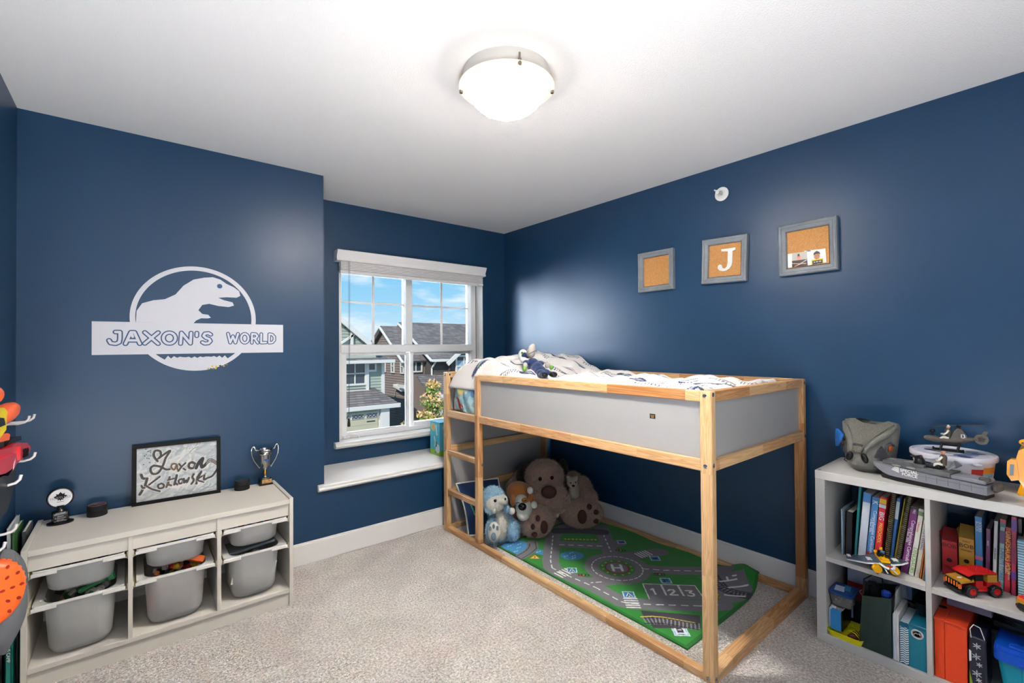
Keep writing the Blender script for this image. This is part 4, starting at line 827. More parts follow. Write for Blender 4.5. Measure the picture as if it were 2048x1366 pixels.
b = MB(); side(b, [(1.80, .992), (2.03, .972), (2.10, .957), (2.24, .972), (2.15, .88), (2.08, .850), (1.95, .862), (1.80, .885)], -.350, -.302); side(b, [(2.03, 1.055), (2.09, 1.05), (2.10, 1.09), (2.04, 1.095)], -.335, -.310); side(b, [(2.12, 1.05), (2.36, 1.03), (2.35, 1.045), (2.18, 1.06)], -.345, -.308); b.build('magazine', M_tblk, rb)
b = MB(); side(b, [(1.80, 1.12), (2.08, 1.092), (2.11, 1.083), (2.10, 1.068), (1.80, 1.098)], -.337, -.300); b.build('slide_handle', M_or, rb)
b = MB()
for k in range(3): b.tube([(-.2885, 2.25+k*.035, 1.012-k*.004), (-.2885, 2.26+k*.035, .998), (-.2885, 2.245+k*.035, .985-k*.003)], .003, 5)
b.build('emblem', M_tblk, rb); b = MB(); b.prism([(2.07, 1.0), (2.10, 1.01), (2.09, .985), (2.06, .98)], -.2872, -.2866, lambda a, q, h: (h, a, q)); b.build('badge', mat('badge_pale', '#d8a8b4', .5), rb)
yb = thing('toy_blaster', 'yellow toy blaster with an orange tip hanging above the red one', 'toy blaster', (-.325, 1.9, 1.1))
b = MB(); side(b, [(1.7, 1.24), (1.90, 1.187), (1.99, 1.178), (2.03, 1.165), (2.02, 1.11), (1.90, 1.09), (1.7, 1.12)], -.36, -.295); b.build('shell', M_yel, yb)
b = MB(); b.ell((-.327, 2.20, 1.140), (.030, .175, .030), Matrix.Rotation(.05, 3, 'X'), 16, 14); b.build('foam_tip', M_or, yb, 180)
b = MB(); side(b, [(1.80, 1.172), (1.97, 1.150), (1.99, 1.128), (1.80, 1.135)], -.2955, -.292); b.build('side_vent', M_tblk, yb)
ob = thing('toy_dart', 'orange domed toy rocket tip on a pale stem above the yellow blaster', 'toy', (-.325, 2.0, 1.17))
b = MB(); b.ell((-.325, 2.0, 1.215), (.027, .075, .03), None, 16, 10); b.build('dome', M_or, ob, 180); b = MB(); b.cyl((-.325, 2.02, 1.13), (-.325, 2.0, 1.20), .009); b.build('stem', mat('stem_grey', '#c4c6ca', .4), ob, 60)
# orange perforated drum in front of a grey bag
dr = thing('toy_drum', 'orange perforated plastic drum facing the room beside the white cabinet', 'toy', (-.33, 2.06, .52))
nrm = Vector((.46, -.86, .2)).normalized(); up_ = Vector((.1, .25, 1)); xr = up_.cross(nrm).normalized(); yr = nrm.cross(xr); DM = Matrix((xr, yr, nrm)).transposed(); dc = Vector((-.330, 2.075, .612))
b = MB(); b.lathe([(0, .016), (.054, .016), (.068, .010), (.074, 0), (.074, -.030), (.066, -.036), (0, -.036)], dc, 40, DM, sc=(1.0, 1.28)); b.build('shell', M_or, dr, 40)
b = MB()
for k in range(8): a = .1+1.5*k/7; b.ell(dc+DM @ Vector((.072*math.cos(a), .093*math.sin(a), -.014)), (.008, .008, .015), DM, 8, 6)
b.build('scallop', M_or, dr, 180)
b = MB(); 
for rr_, n in ((.058, 12), (.038, 8), (.016, 4)):
    for k in range(n): a = 2*pi*k/n+.2; b.ell(dc+DM @ Vector((rr_*math.cos(a), rr_*1.28*math.sin(a), -.0 + .0155 if rr_ < .05 else .0148)), (.0072, .0046, .0022), DM @ Matrix.Rotation(a, 3, 'Z'), 8, 4)
o = b.build('perforation', mat('hole_dark', '#9c1f14', .8), dr)
bag = thing('cloth_bag', 'grey cloth bag hanging behind the orange drum toy by the cabinet', 'bag', (-.33, 2.2, .37))
def bagf(u, v):
    a = u*2*pi; z = .385+.305*v; w = math.sin(pi*min(1, .10+v*.9))**.6; wr = 1+.05*math.sin(5*a+v*7); return (-.342+.062*w*wr*math.cos(a)+.012*v, 2.225+.15*w*wr*math.sin(a), z+.01*math.sin(3*a))
b = MB(); b.grid(bagf, 28, 18); b.build('cloth', mat('cloth_grey', '#6d7176', .85, bump=(300, .5, .002)), bag, 180)
b = MB(); b.tube([(-.418, 2.25, .72), (-.39, 2.25, .72), (-.345, 2.245, .70), (-.335, 2.24, .67)], .004, 6); b.build('loop', mat('cloth_grey', '#6d7176'), bag)
# books stuffed between the cabinet and the wall
def slim(name, label, cat, x, y0, y1, z1, t, m, rot=0, z0=.004, cover=None):
    r = thing(name, label, cat, (x, (y0+y1)/2, z0)); r.rotation_euler = (rot, 0, 0); h = z1-z0
    b = MB(); b.box((0, 0, h/2), (t*.7, (y1-y0)-.006, h-.006)); b.build('pages', mat('pages', '#d9d4c8', .8), r, local=True)
    b = MB(); b.box((-t*.45, 0, h/2), (t*.12, y1-y0, h)); b.box((t*.45, 0, h/2), (t*.12, y1-y0, h)); b.box((0, (y0-y1)/2+.001, h/2), (t, .002, h)); b.build('cover', m, r, local=True); return r
bk = slim('book', 'teal paperback standing between the cabinet and the left wall', 'book', -.372, 2.60, 2.82, .30, .016, mat('book_teal', '#1d7f74', .4))
text('lettering', 'CAMPUS CAMP', .014, Matrix.Translation((-.372, 2.5985, .2)) @ frameM((0, 0, 0), (0, 0, -1), (1, 0, 0)), M_ink, bk, .0003)
slim('magazine', 'pale magazine standing in the gap behind the orange drum toy', 'magazine', -.394, 2.74, 2.95, .625, .008, mat('mag_pale', '#c9cfd4', .35), 0, .3); slim('magazine', 'green covered magazine standing in the gap behind the orange drum toy', 'magazine', -.382, 2.76, 2.95, .60, .008, mat('mag_green', '#3f6b3a', .35), 0, .3)
slim('magazine', 'dark grey magazine standing in the gap against the cabinet side', 'magazine', -.358, 2.80, 2.98, .585, .012, mat('mag_dark', '#3d4348', .35), 0, .3)
slim('box_file', 'dark box file standing in the gap below the magazines', 'box', -.378, 2.70, 2.95, .298, .05, mat('file_dark', '#24272c', .5), 0, .004)
# ================================================================== LOFT BED
M_pine = mat_wood('pine')
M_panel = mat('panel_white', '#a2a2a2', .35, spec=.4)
M_bolt = mat('bolt_steel', '#b9bcc0', .25, 1)
bx0, bx1, by0, by1 = 1.768, 2.780, .916, 2.968
bed = thing('loft_bed', 'low pine loft bed with white panels and a ladder end beside the window', 'bed', ((bx0+bx1)/2, (by0+by1)/2, 0))
PT, PW = .036, .050
def post(x, y, z0=0, z1=1.163, w=PT, d=PW): return beam('post', (x, y, z0), (x, y, z1), d, w, bed, M_pine, .004)
for x in (bx0+PT/2, bx1-PT/2):
    for y in (by0+PW/2, by1-PW/2): post(x, y)
beam('ladder_post', (bx0+.017, 2.538, .036), (bx0+.017, 2.538, 1.158), .050, .042, bed, M_pine, .008)
fx = bx0+.019
def wv(amp, seed):
    g = random.Random(seed); P = [g.uniform(0, 6.28) for _ in range(3)]
    return lambda t: (amp*max(0, .35+.5*math.sin(7*t+P[0])+.35*math.sin(15*t+P[1])), amp*.8*max(0, .35+.5*math.sin(7*t+P[0])+.35*math.sin(13*t+P[2])))
beam('top_rail', (fx, 2.513, 1.140), (fx, by0+PW, 1.140), .034, .044, bed, M_pine, .003)
beam('side_rail', (fx, by1-PW, .862), (fx, by0+PW, .862), .036, .046, bed, M_pine, .003)
beam('ground_rail', (fx+.001, by1-PW, .018), (fx+.001, by0+PW, .018), .038, .036, bed, M_pine, .004)
for z in (1.141, .862, .018): beam('back_rail', (bx1-.02, by1-PW, z), (bx1-.02, by0+PW, z), .032, .044 if z > .1 else .036, bed, M_pine, .003)
for z in (1.141, .862): beam('end_rail', (bx0+PT, by0+.02, z), (bx1-PT, by0+.02, z), .034, .044, bed, M_pine, .003)
beam('end_ground_rail', (bx0+PT, by0+.026, .024), (bx1-PT, by0+.026, .024), .046, .048, bed, M_pine, .003, wave=wv(.022, 4))
for z, h in ((1.141, .044), (.862, .044), (.595, .045), (.285, .045), (.02, .04)): beam('end_rail', (bx1-PT, by1-.022, z), (bx0+PT, by1-.022, z), .030, h, bed, M_pine, .003)
for z in (.854, .578, .293): beam('rung', (bx0+.016, by1-PW, z), (bx0+.016, 2.563, z), .030, .038, bed, M_pine, .004)
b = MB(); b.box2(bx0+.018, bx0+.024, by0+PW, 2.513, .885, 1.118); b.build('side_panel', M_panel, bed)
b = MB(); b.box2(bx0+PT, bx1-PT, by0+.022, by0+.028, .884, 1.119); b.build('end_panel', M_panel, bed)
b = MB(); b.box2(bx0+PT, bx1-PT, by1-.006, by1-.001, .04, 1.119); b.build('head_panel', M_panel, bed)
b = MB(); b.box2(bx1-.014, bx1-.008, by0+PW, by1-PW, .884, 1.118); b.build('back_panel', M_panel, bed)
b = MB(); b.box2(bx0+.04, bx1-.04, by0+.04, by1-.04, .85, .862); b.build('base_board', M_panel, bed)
def bolt(p, n):
    R = Vector(n).to_track_quat('Z', 'Y').to_matrix(); b = MB(); b.lathe([(0, 0), (.0085, 0), (.0085, .0015), (.006, .0028), (.003, .0028), (.003, .001), (0, .001)], p, 16, R); b.build('bolt', M_bolt, bed, 40)
for z in (1.143, .861, .018): bolt((bx0, .943, z), (-1, 0, 0)); bolt((bx0+.014, by0, z+.006), (0, -1, 0))
for z in (1.143, .861): bolt((bx1-.02, by0, z), (0, -1, 0)); 
for z in (1.14, .585): bolt((bx0, by1-.025, z), (-1, 0, 0))
bolt((bx0+.026, 2.513, .56), (0, -1, 0)); bolt((bx0+.026, by1-PW, 1.145), (0, -1, 0))
st = thing('brand_sticker', 'small black square sticker on the white side panel of the bed', 'sticker', (bx0+.0175, 1.196, 1.022))
b = MB(); b.box((bx0+.0174, 1.196, 1.032), (.0008, .028, .021), None); b.build('backing', M_tblk, st); b = MB()
for k, z in enumerate((1.036, 1.031, 1.026)): b.box((bx0+.0168, 1.196, z), (.0004, .02-.003*k, .0022))
b.build('lettering', mat('gold_print', '#b08a48', .4), st)
# ------------------------------------------------------------------ mattress and bedding
b = MB(); b.box2(bx0+.045, bx1-.045, by0+.05, by1-.05, .864, 1.0, .03); solo(b, 'mattress', mat('ticking', '#dcdcda', .8), 'white mattress lying inside the pine bed frame under the duvet', 'mattress')
X0, X1, YA, YB = 1.812, 2.736, .985, 2.900
c = Canvas(X1-X0, YB-YA, .0045, '#e6e2df')
g = np.random.default_rng(11)
def badge(x, y, a, k):
    ca, sa = math.cos(a), math.sin(a)
    def P(*q): return [(x+1.3*(u*ca-v*sa), y+1.3*(u*sa+v*ca)) for u, v in q]
    if k == 0:      # bird-head style team mark
        c.poly(P((-.05, -.004), (-.015, .018), (.045, .016), (.058, .002), (.04, -.006), (.012, -.004), (-.01, -.014)), '#24365e'); c.poly(P((-.03, -.002), (-.01, .008), (.03, .008), (.02, .000), (-.005, -.004)), '#98a0ac'); c.ell(P((.02, .008))[0], (.005, .004), '#7ab03c')
    elif k == 1:    # word mark
        for i in range(8): q = P((-.05+i*.013, 0), (-.046+i*.013, .014)); c.line(q, .0055, '#2a3b62')
        c.line(P((-.052, -.006), (.052, -.006)), .0045, '#2a3b62')
    else:           # striped helmet band
        c.poly(P((-.04, 0), (.0, .016), (.045, .012), (.045, .002), (.0, .004)), '#2b3d66'); c.line(P((-.03, -.010), (.04, -.008)), .004, '#46577d')
k = 0
for iy in range(15):
    for ix in range(7): badge(.06+ix*.137+(iy % 2)*.06+g.normal(0, .008), .05+iy*.13+g.normal(0, .01), pi/2+.35+g.normal(0, .25), k % 3); k += 1
def sst(a, b_, x): t = np.clip((x-a)/(b_-a), 0, 1); return t*t*(3-2*t)
def duv(X, Y):
    x, y = X+X0, Y+YA
    hump = sst(2.12, 2.62, y)*(.085+.035*np.sin((x-1.8)*2.2)); fold = .014*np.sin(9*x+4*y)+.011*np.sin(17*y-6*x+1)+.009*np.sin(31*x+13*y)+.006*np.abs(np.sin(23*x-19*y+2*np.sin(5*y)))+.006*np.sin(43*y+3*np.sin(11*x))
    wr = .016*np.sin(40*(x+.55*y)+2.0*np.sin(7*y))*sst(2.45, 2.75, y)
    ex = np.minimum(sst(0, .07, X), sst(0, .05, (X1-X0)-X)); ey = np.minimum(sst(0, .05, Y), sst(0, .13, (YB-YA)-Y)); e_ = np.minimum(ex, ey)
    z = 1.055+(.092+hump+fold+wr)*e_**.6
    z = np.where(y > 2.56, np.where(X < .03, z-.0, z), z)
    push = -(sst(2.56, 2.62, y))*.032*(1-sst(0, .15, X))
    return np.stack([x+push, y+.018*sst(2.6, 2.9, y), z], -1)
o = c.sheet('duvet', duv, mat_print('duvet_print', .85, bump=(160, .3, .002), sheen=.2))
def skirt(o, zb):      # close the underside so that the cover has thickness
    q = o.modifiers.new('thick', 'SOLIDIFY'); q.thickness = .02; q.offset = -1
skirt(o, 1.0); tag(o, 'white duvet printed with navy team marks spread over the loft bed', 'duvet')
# pillow with the red car print stuffed at the ladder gap
c = Canvas(.34, .205, .003, '#9fc3c9')
for _ in range(60): c.ell((g.uniform(0, .34), g.uniform(0, .2)), (g.uniform(.01, .04), g.uniform(.008, .03)), g.choice(['#a9cdd2', '#8fb6c4', '#bcd8d8', '#d0dfdb', '#7fa6ba']), g.uniform(0, 3), .6)
c.ell((.13, .17), (.05, .03), '#c9cf6a', .6, .8); c.ell((.14, .15), (.03, .014), '#e0b070', .4, .6); c.ell((.285, .16), (.03, .03), '#5b86b8', .3, .8); c.ell((.30, .165), (.012, .018), '#24426e', .2)
c.poly([(.050, .120), (.075, .105), (.110, .100), (.135, .080), (.160, .070), (.168, .045), (.150, .010), (.118, .004), (.095, .030), (.085, .070), (.065, .098)], '#c02a26'); c.poly([(.09, .092), (.115, .09), (.125, .06), (.105, .05)], '#6a1c1e'); c.poly([(.125, .085), (.15, .07), (.14, .05)], '#e0473a'); c.ell((.150, .025), (.012, .012), '#e4dcd6'); c.ell((.150, .025), (.006, .006), '#3a3032'); c.line([(.12, .09), (.135, .06), (.14, .03)], .004, '#f0c060')
def pil(X, Y):
    u, v = X/.34*2-1, Y/.205*2-1; bul = (1-np.abs(u)**3)*(1-np.abs(v)**4)
    return np.stack([1.822-.040*bul+.004*np.sin(X*60+Y*30), 2.895-X*.98-.018*(v)*np.maximum(0, -u)+.02*(1-v)*(.5)*np.where(u < 0, 1, 0)*-1, .872+Y*.98+.01*np.sin(X*22)], -1)
o = c.sheet('car_pillow', pil, mat_print('pillow_print', .8, bump=(200, .3, .002))); skirt(o, 0); tag(o, 'pale blue pillow printed with a red cartoon car at the ladder gap', 'pillow')
# ------------------------------------------------------------------ rug with printed roads
RX0, RX1, RYA, RYB = 1.888, 2.765, 1.100, 2.480
c = Canvas(RX1-RX0, RYB-RYA, .0032, '#2f8a34')
def W_(x, y): return (x-RX0, y-RYA)
def WP(*p): return [W_(*q) for q in p]
ROAD, GR, WH, YE, BL, DK = '#77747c', '#2f8a34', '#e9e9e6', '#e3c23c', '#3f8fc4', '#3c3a44'
c.put(np.minimum(np.minimum(c.X, c.w-c.X), np.minimum(c.Y, c.h-c.Y)) < .018, '#1f6e28')
c.ell(W_(1.985, 2.40), (.085, .095), BL, .3); c.poly(WP((1.905, 2.462), (2.04, 2.462), (2.068, 2.385), (2.0, 2.31), (1.904, 2.285)), BL); c.ell(W_(2.045, 2.225), (.035, .065), BL, .3); c.ell(W_(2.165, 2.055), (.075, .062), BL, -.6)
for x, y in ((1.95, 2.42), (1.98, 2.36), (1.93, 2.33), (2.02, 2.40), (2.0, 2.43), (2.04, 2.23), (2.13, 2.07), (2.17, 2.04), (2.19, 2.08), (2.15, 2.02)): c.line([W_(x-.018, y), W_(x-.006, y+.008), W_(x+.006, y-.002), W_(x+.018, y+.006)], .006, '#9fd0ea')
c.line(WP((2.10, 2.36), (2.05, 2.30), (1.985, 2.272), (1.895, 2.252)), .075, ROAD)
for d in (-.024, .024): c.line(WP((2.10-d, 2.36), (2.05-d*.5, 2.30+d), (1.985, 2.272+d), (1.895, 2.252+d)), .006, '#26242c')
main = [(2.60, 2.42), (2.40, 2.40), (2.289, 2.354), (2.016, 2.097), (1.955, 2.02), (1.95, 1.96), (1.979, 1.702), (1.972, 1.52), (2.0, 1.475), (2.09, 1.386), (2.248, 1.236), (2.346, 1.171)]
c.line(WP(*main), .105, ROAD); c.line(WP((2.20, 2.26), (2.43, 2.01), (2.54, 1.98)), .10, ROAD); c.line(WP((2.66, 2.23), (2.59, 2.15), (2.373, 1.91)), .10, ROAD); c.line(WP((2.37, 2.40), (2.50, 2.30), (2.60, 2.17)), .10, DK)
c.line(WP((2.34, 1.70), (2.44, 1.57), (2.60, 1.42), (2.70, 1.32)), .10, ROAD); c.line(WP((2.09, 1.70), (2.0, 1.76)), .10, ROAD); c.line(WP((2.39, 1.84), (2.54, 1.77), (2.64, 1.72)), .10, ROAD)
c.ell(W_(2.253, 1.767), (.195, .195), ROAD); c.ell(W_(2.253, 1.767), (.105, .105), GR); c.ell(W_(2.253, 1.767), (.074, .074), '#8c2c2a'); c.ell(W_(2.253, 1.767), (.064, .064), ROAD)
for k in range(12): a = k*pi/6; c.ell((W_(2.253, 1.767)[0]+.088*math.cos(a), W_(2.253, 1.767)[1]+.088*math.sin(a)), (.007, .007), '#d8a63a')
for k in range(26): a = 2*pi*k/26; q = (2.253+.150*math.cos(a), 1.767+.150*math.sin(a)); t = (-math.sin(a)*.011, math.cos(a)*.011); c.line([W_(q[0]-t[0], q[1]-t[1]), W_(q[0]+t[0], q[1]+t[1])], .006, WH)
ru, rv = Vector((.74, -.67)), Vector((.67, .74))      # reading direction of the printed signs
def RL(cx, cy, *pts): return [W_(cx+ru.x*a+rv.x*b_, cy+ru.y*a+rv.y*b_) for a, b_ in pts]
for s_ in (((-.026, -.036), (-.026, .036)), ((.026, -.036), (.026, .036)), ((-.026, 0), (.026, 0))): c.line(RL(2.253, 1.767, *s_), .016, WH)
c.dash(WP(*main[2:]), .007, WH, .032, .03); c.dash(WP((2.22, 2.22), (2.42, 2.02)), .007, WH, .032, .03); c.dash(WP((2.57, 2.13), (2.40, 1.93)), .007, WH, .032, .03); c.dash(WP((2.36, 1.66), (2.44, 1.57), (2.60, 1.42)), .007, WH, .032, .03); c.ties(WP((2.31, 2.265), (2.47, 2.11)), .018, .016, .010, YE)
c.dash(WP((2.05, 1.72), (2.0, 1.75)), .007, WH, .03, .02)
for cx, cy, t, n in ((1.963, 1.93, (0, 1), (1, 0)), (2.005, 1.478, (.74, -.67), (.67, .74)), (2.53, 1.772, (.2, .98), (.98, -.2))):
    for k in range(-2, 3): c.line([W_(cx+n[0]*k*.021-t[0]*.033, cy+n[1]*k*.021-t[1]*.033), W_(cx+n[0]*k*.021+t[0]*.033, cy+n[1]*k*.021+t[1]*.033)], .010, WH)
def sign(x, y, s, kind):
    q = RL(x, y, (-s, -s), (s, -s), (s, s), (-s, s)); c.poly(q, '#cfe0ee'); c.poly(RL(x, y, (-s*.8, -s*.8), (s*.8, -s*.8), (s*.8, s*.8), (-s*.8, s*.8)), '#2f78b8')
    if kind == 'ped': c.poly(RL(x, y, (-s*.6, -s*.6), (s*.6, -s*.6), (0, s*.7)), '#e6eef4'); c.line(RL(x, y, (-s*.3, -s*.6), (0, 0), (s*.3, -s*.6)), .006, '#1c2430'); c.line(RL(x, y, (0, 0), (0, s*.3)), .006, '#1c2430')
    elif kind == 'P': c.line(RL(x, y, (-s*.3, -s*.6), (-s*.3, s*.6), (s*.3, s*.5), (s*.3, s*.1), (-s*.3, 0)), .006, '#12161e')
    elif kind == 'train': c.poly(RL(x, y, (-s*.75, -s*.75), (s*.75, -s*.75), (s*.75, s*.75), (-s*.75, s*.75)), '#dfe8f0'); c.poly(RL(x, y, (-s*.4, -s*.3), (s*.4, -s*.3), (s*.4, s*.6), (-s*.4, s*.6)), '#2b2440'); c.poly(RL(x, y, (-s*.25, .15*s), (s*.25, .15*s), (s*.25, s*.45), (-s*.25, s*.45)), '#c8b8d8'); c.line(RL(x, y, (-s*.4, -s*.65), (s*.4, -s*.65)), .004, '#2b2440')
    else: c.poly(RL(x, y, (-s*.5, -s*.3), (s*.5, -s*.3), (s*.5, s*.2), (-s*.5, s*.2)), '#12161e')
sign(2.024, 1.922, .030, 'ped'); sign(2.059, 1.538, .032, 'ped'); sign(2.341, 1.493, .030, 'P'); sign(1.979, 1.188, .036, 'train'); sign(2.534, 1.691, .030, 'car'); sign(2.571, 1.976, .028, 'car')
for x, y in ((2.033, 1.837), (2.378, 1.557), (2.464, 1.902)):
    c.poly(RL(x, y, (-.032, -.013), (.032, -.013), (.032, .013), (-.032, .013)), '#1d1b20')
    for k, cc in ((-.02, '#c23a2e'), (0, '#d9a52e'), (.02, '#3f9a4a')): c.ell(RL(x, y, (k, 0))[0], (.007, .007), cc)
for x, y in ((1.971, 2.193), (2.415, 1.225)): c.poly(RL(x, y, (-.038, -.026), (.038, -.026), (0, .036)), '#c4442c'); c.poly(RL(x, y, (-.027, -.02), (.027, -.02), (0, .024)), YE); c.line(RL(x, y, (-.006, -.016), (.004, -.004), (-.004, .006)), .006, '#1a1a1a')
# parking bays 1 2 3
c.poly(WP((2.212, 1.557), (2.416, 1.359), (2.33, 1.245), (2.108, 1.443)), ROAD)
c.line(WP((2.108, 1.443), (2.212, 1.557), (2.416, 1.359), (2.33, 1.26)), .006, WH)
for f in (.34, .36, .66, .68): a0 = (2.212+.204*f, 1.557-.198*f); c.line(WP(a0, (a0[0]-.075, a0[1]-.082)), .005, WH)
DG = {'1': ((-.012, .018), (.002, .028), (.002, -.028)), '2': ((-.018, .016), (-.006, .028), (.012, .026), (.016, .012), (-.018, -.026), (.02, -.026)), '3': ((-.016, .026), (.016, .026), (-.002, .004), (.016, -.004), (.014, -.022), (-.002, -.029), (-.018, -.022))}
for ch, x, y in (('1', 2.189, 1.470), ('2', 2.257, 1.400), ('3', 2.322, 1.333)): c.line(RL(x, y, *DG[ch]), .011, WH)
# railway
c.poly(WP((1.981, 1.408), (2.170, 1.195), (2.072, 1.136), (1.905, 1.282), (1.935, 1.352)), DK)
tk = [(1.92, 1.345), (1.962, 1.315), (2.0, 1.275), (2.03, 1.225), (2.075, 1.150)]
c.line(WP(*[(x+.016, y+.03) for x, y in tk]), .007, YE); c.ties(WP(*tk), .062, .007, .011, '#8c8a94')
for d in (-.018, .018): c.line(WP(*[(x+d, y+d*.8) for x, y in tk]), .006, '#16151a')
c.poly(WP((2.52, 1.40), (2.66, 1.30), (2.72, 1.20), (2.60, 1.112), (2.46, 1.11), (2.36, 1.17), (2.44, 1.24)), ROAD)
tk = [(2.60, 1.36), (2.545, 1.30), (2.51, 1.25), (2.50, 1.19), (2.52, 1.115)]
c.line(WP(*tk), .075, DK); c.ties(WP(*tk), .05, .007, .012, '#8c8a94')
for d in (-.015, .015): c.line(WP(*[(x+d, y) for x, y in tk]), .006, '#16151a')
for p in (((2.56, 1.29), (2.63, 1.22)), ((2.60, 1.26), (2.62, 1.275)), ((2.535, 1.225), (2.62, 1.145)), ((2.45, 1.205), (2.505, 1.125)), ((2.645, 1.25), (2.655, 1.235))): c.line(WP(*p), .012, WH)
c.noise(.05, 8, 2)
def rugz(X, Y):
    x, y = X+RX0, Y+RYA
    curl = .050*np.exp(-(((x-2.76)/.13)**2+((y-1.22)/.11)**2))+.016*np.exp(-((x-2.77)/.06)**2)*(.6+.5*np.sin(y*13))+.012*np.exp(-((y-1.10)/.05)**2)*np.clip((x-2.3)/.4, 0, 1)
    inw = .060*np.clip((x-2.45)/.3, 0, 1)**2*np.exp(-((y-1.1)/.12)**2)
    edge = .010*np.sin(y*9+1)*np.clip((x-2.6)/.15, 0, 1)
    return np.stack([x+edge-.05*np.clip((2.48-1.38-(y-1.1)*1.0)/1.0, 0, 1)*0, y+inw*.9, .0085+curl], -1)
o = c.sheet('play_rug', rugz, mat_print('rug_print', .95, bump=(420, .4, .002), sheen=.2)); q = o.modifiers.new('thick', 'SOLIDIFY'); q.thickness = .0075; q.offset = -1
tag(o, 'green play rug printed with grey roads and ponds under the loft bed', 'rug')
# ------------------------------------------------------------------ soft toys
RV = rotz(-YAW)
def plush(name, label, cat, loc, lumps, body, m, vox=.011, it=8, furn=0, fl=.012, fw_=.0014, fm=None):
    t = thing(name, label, cat, loc); b = MB()
    for c_, r_ in lumps: b.ell(c_, r_, RV, 18, 12)
    o = soften(b.build(body, m, t), vox, it)
    if furn: fur(o, furn, fl, fw_, fm or m, o)
    return t, o
def lump(t, name, m, lst, smooth=180, lab=None, furn=0, fl=.01, rot=None):
    b = MB()
    for c_, r_ in lst: b.ell(c_, r_, rot if rot is not None else RV, 18, 12)
    o = b.build(name, m, t, smooth)
    if lab: o['label'] = lab
    if furn: fur(o, furn, fl, .0013, m, o)
    return o
M_brown = mat('plush_tan', '#a88a78', .95, sheen=.5, bump=(130, .9, .006), var=(60, .12)); M_dbrown = mat('plush_dark', '#1f130d', .9, sheen=.3, bump=(150, .6, .004)); M_pad = mat('suede_brown', '#4a2f27', .85); M_eye = mat('eye_black', '#0a0a0c', .08)
dog, body = plush('plush_dog', 'huge tan plush dog slumped in the far corner under the bed', 'soft toy', (2.5, 2.6, 0), [((2.539, 2.669, .150), (.205, .130, .175)), ((2.424, 2.579, .353), (.153, .130, .134)), ((2.372, 2.494, .251), (.148, .105, .100)), ((2.412, 2.445, .205), (.112, .100, .100)), ((2.315, 2.515, .208), (.106, .100, .098)),
    ((2.396, 2.82, .290), (.073, .07, .073)), ((2.32, 2.83, .228), (.064, .07, .072)), ((2.655, 2.501, .300), (.070, .080, .071)), ((2.660, 2.412, .250), (.080, .090, .100)), ((2.635, 2.330, .198), (.075, .080, .083))], 'body', M_brown, .013, 8, 16000, .016, .0016)
for lst in ([((2.182, 2.419, .122), (.128, .105, .118)), ((2.33, 2.517, .125), (.12, .14, .115))], [((2.548, 2.318, .118), (.160, .095, .108)), ((2.560, 2.42, .122), (.120, .115, .110))]):
    b = MB()
    for c_, r_ in lst: b.ell(c_, r_, RV, 20, 14)
    o = soften(b.build('leg', M_brown, dog), .012, 6); fur(o, 7000, .014, .0015, M_brown, o)
for lst in ([((2.345, 2.745, .335), (.040, .050, .106))], [((2.622, 2.575, .352), (.040, .050, .105))]): lump(dog, 'ear', M_dbrown, lst, 180, 'dark brown floppy ear', 3000, .012)
lump(dog, 'nose', M_pad, [((2.297, 2.399, .304), (.056, .034, .045))], 180, 'dark brown nose')
for p in ((2.302, 2.497, .375), (2.376, 2.448, .380)): lump(dog, 'eye', M_eye, [(p, (.0135, .012, .014))])
fdir = Vector((-.66, -.74, .1)).normalized()
def pad(t, pts, m, push=0):
    for p, r in pts: lump(t, 'paw_pad', m, [(Vector(p)+fdir*push, r)])
pad(dog, [((2.169, 2.318, .112), (.027, .022, .044)), ((2.127, 2.332, .178), (.015, .018, .021)), ((2.098, 2.352, .122), (.014, .018, .020)), ((2.113, 2.352, .065), (.020, .018, .017))], M_pad, .006)
pad(dog, [((2.483, 2.253, .124), (.034, .022, .050)), ((2.535, 2.230, .190), (.019, .018, .021)), ((2.578, 2.206, .148), (.021, .018, .018)), ((2.575, 2.206, .085), (.021, .018, .018))], M_pad, .002)
b = MB(); b.box((2.372, 2.398, .125), (.032, .002, .032), RV @ Matrix.Rotation(.3, 3, 'Y')); b.build('tag', mat('tag_white', '#c9c9c4', .6), dog)
b = MB(); b.tube([(2.330, 2.405, .262), (2.338, 2.395, .215), (2.345, 2.402, .170)], .003, 6); b.build('mouth_seam', M_dbrown, dog, 60)
# blue and white furry plush
M_blue = mat('plush_blue', '#8fb6cf', .95, sheen=.5, bump=(140, .9, .005), var=(70, .1)); M_wht = mat('plush_white', '#d6d2c8', .95, sheen=.4, bump=(140, .8, .005)); M_greyb = mat('pad_grey', '#6f8a98', .85)
bp_, body = plush('plush_bear', 'pale blue furry plush with a white face sitting behind the ladder post', 'soft toy', (1.94, 2.5, 0), [((1.945, 2.515, .138), (.082, .085, .128)), ((1.890, 2.52, .316), (.081, .085, .080)), ((2.012, 2.468, .085), (.050, .080, .075)), ((1.846, 2.488, .262), (.043, .040, .034)), ((1.915, 2.41, .266), (.022, .030, .030))], 'body', M_blue, .009, 5, 9000, .014, .0014)
lump(bp_, 'belly', M_wht, [((1.912, 2.462, .150), (.042, .052, .105))], 180, 'white belly', 2500, .012); lump(bp_, 'face', M_wht, [((1.872, 2.470, .302), (.066, .062, .055)), ((1.893, 2.428, .327), (.036, .050, .030))], 180, 'white furry face', 3000, .012)
o = lump(bp_, 'foot', M_blue, [((1.866, 2.490, .112), (.052, .050, .088))], 180, None, 2500, .012); o = lump(bp_, 'foot_sole', M_wht, [((1.842, 2.452, .120), (.040, .018, .068))], 180, 'cream foot sole')
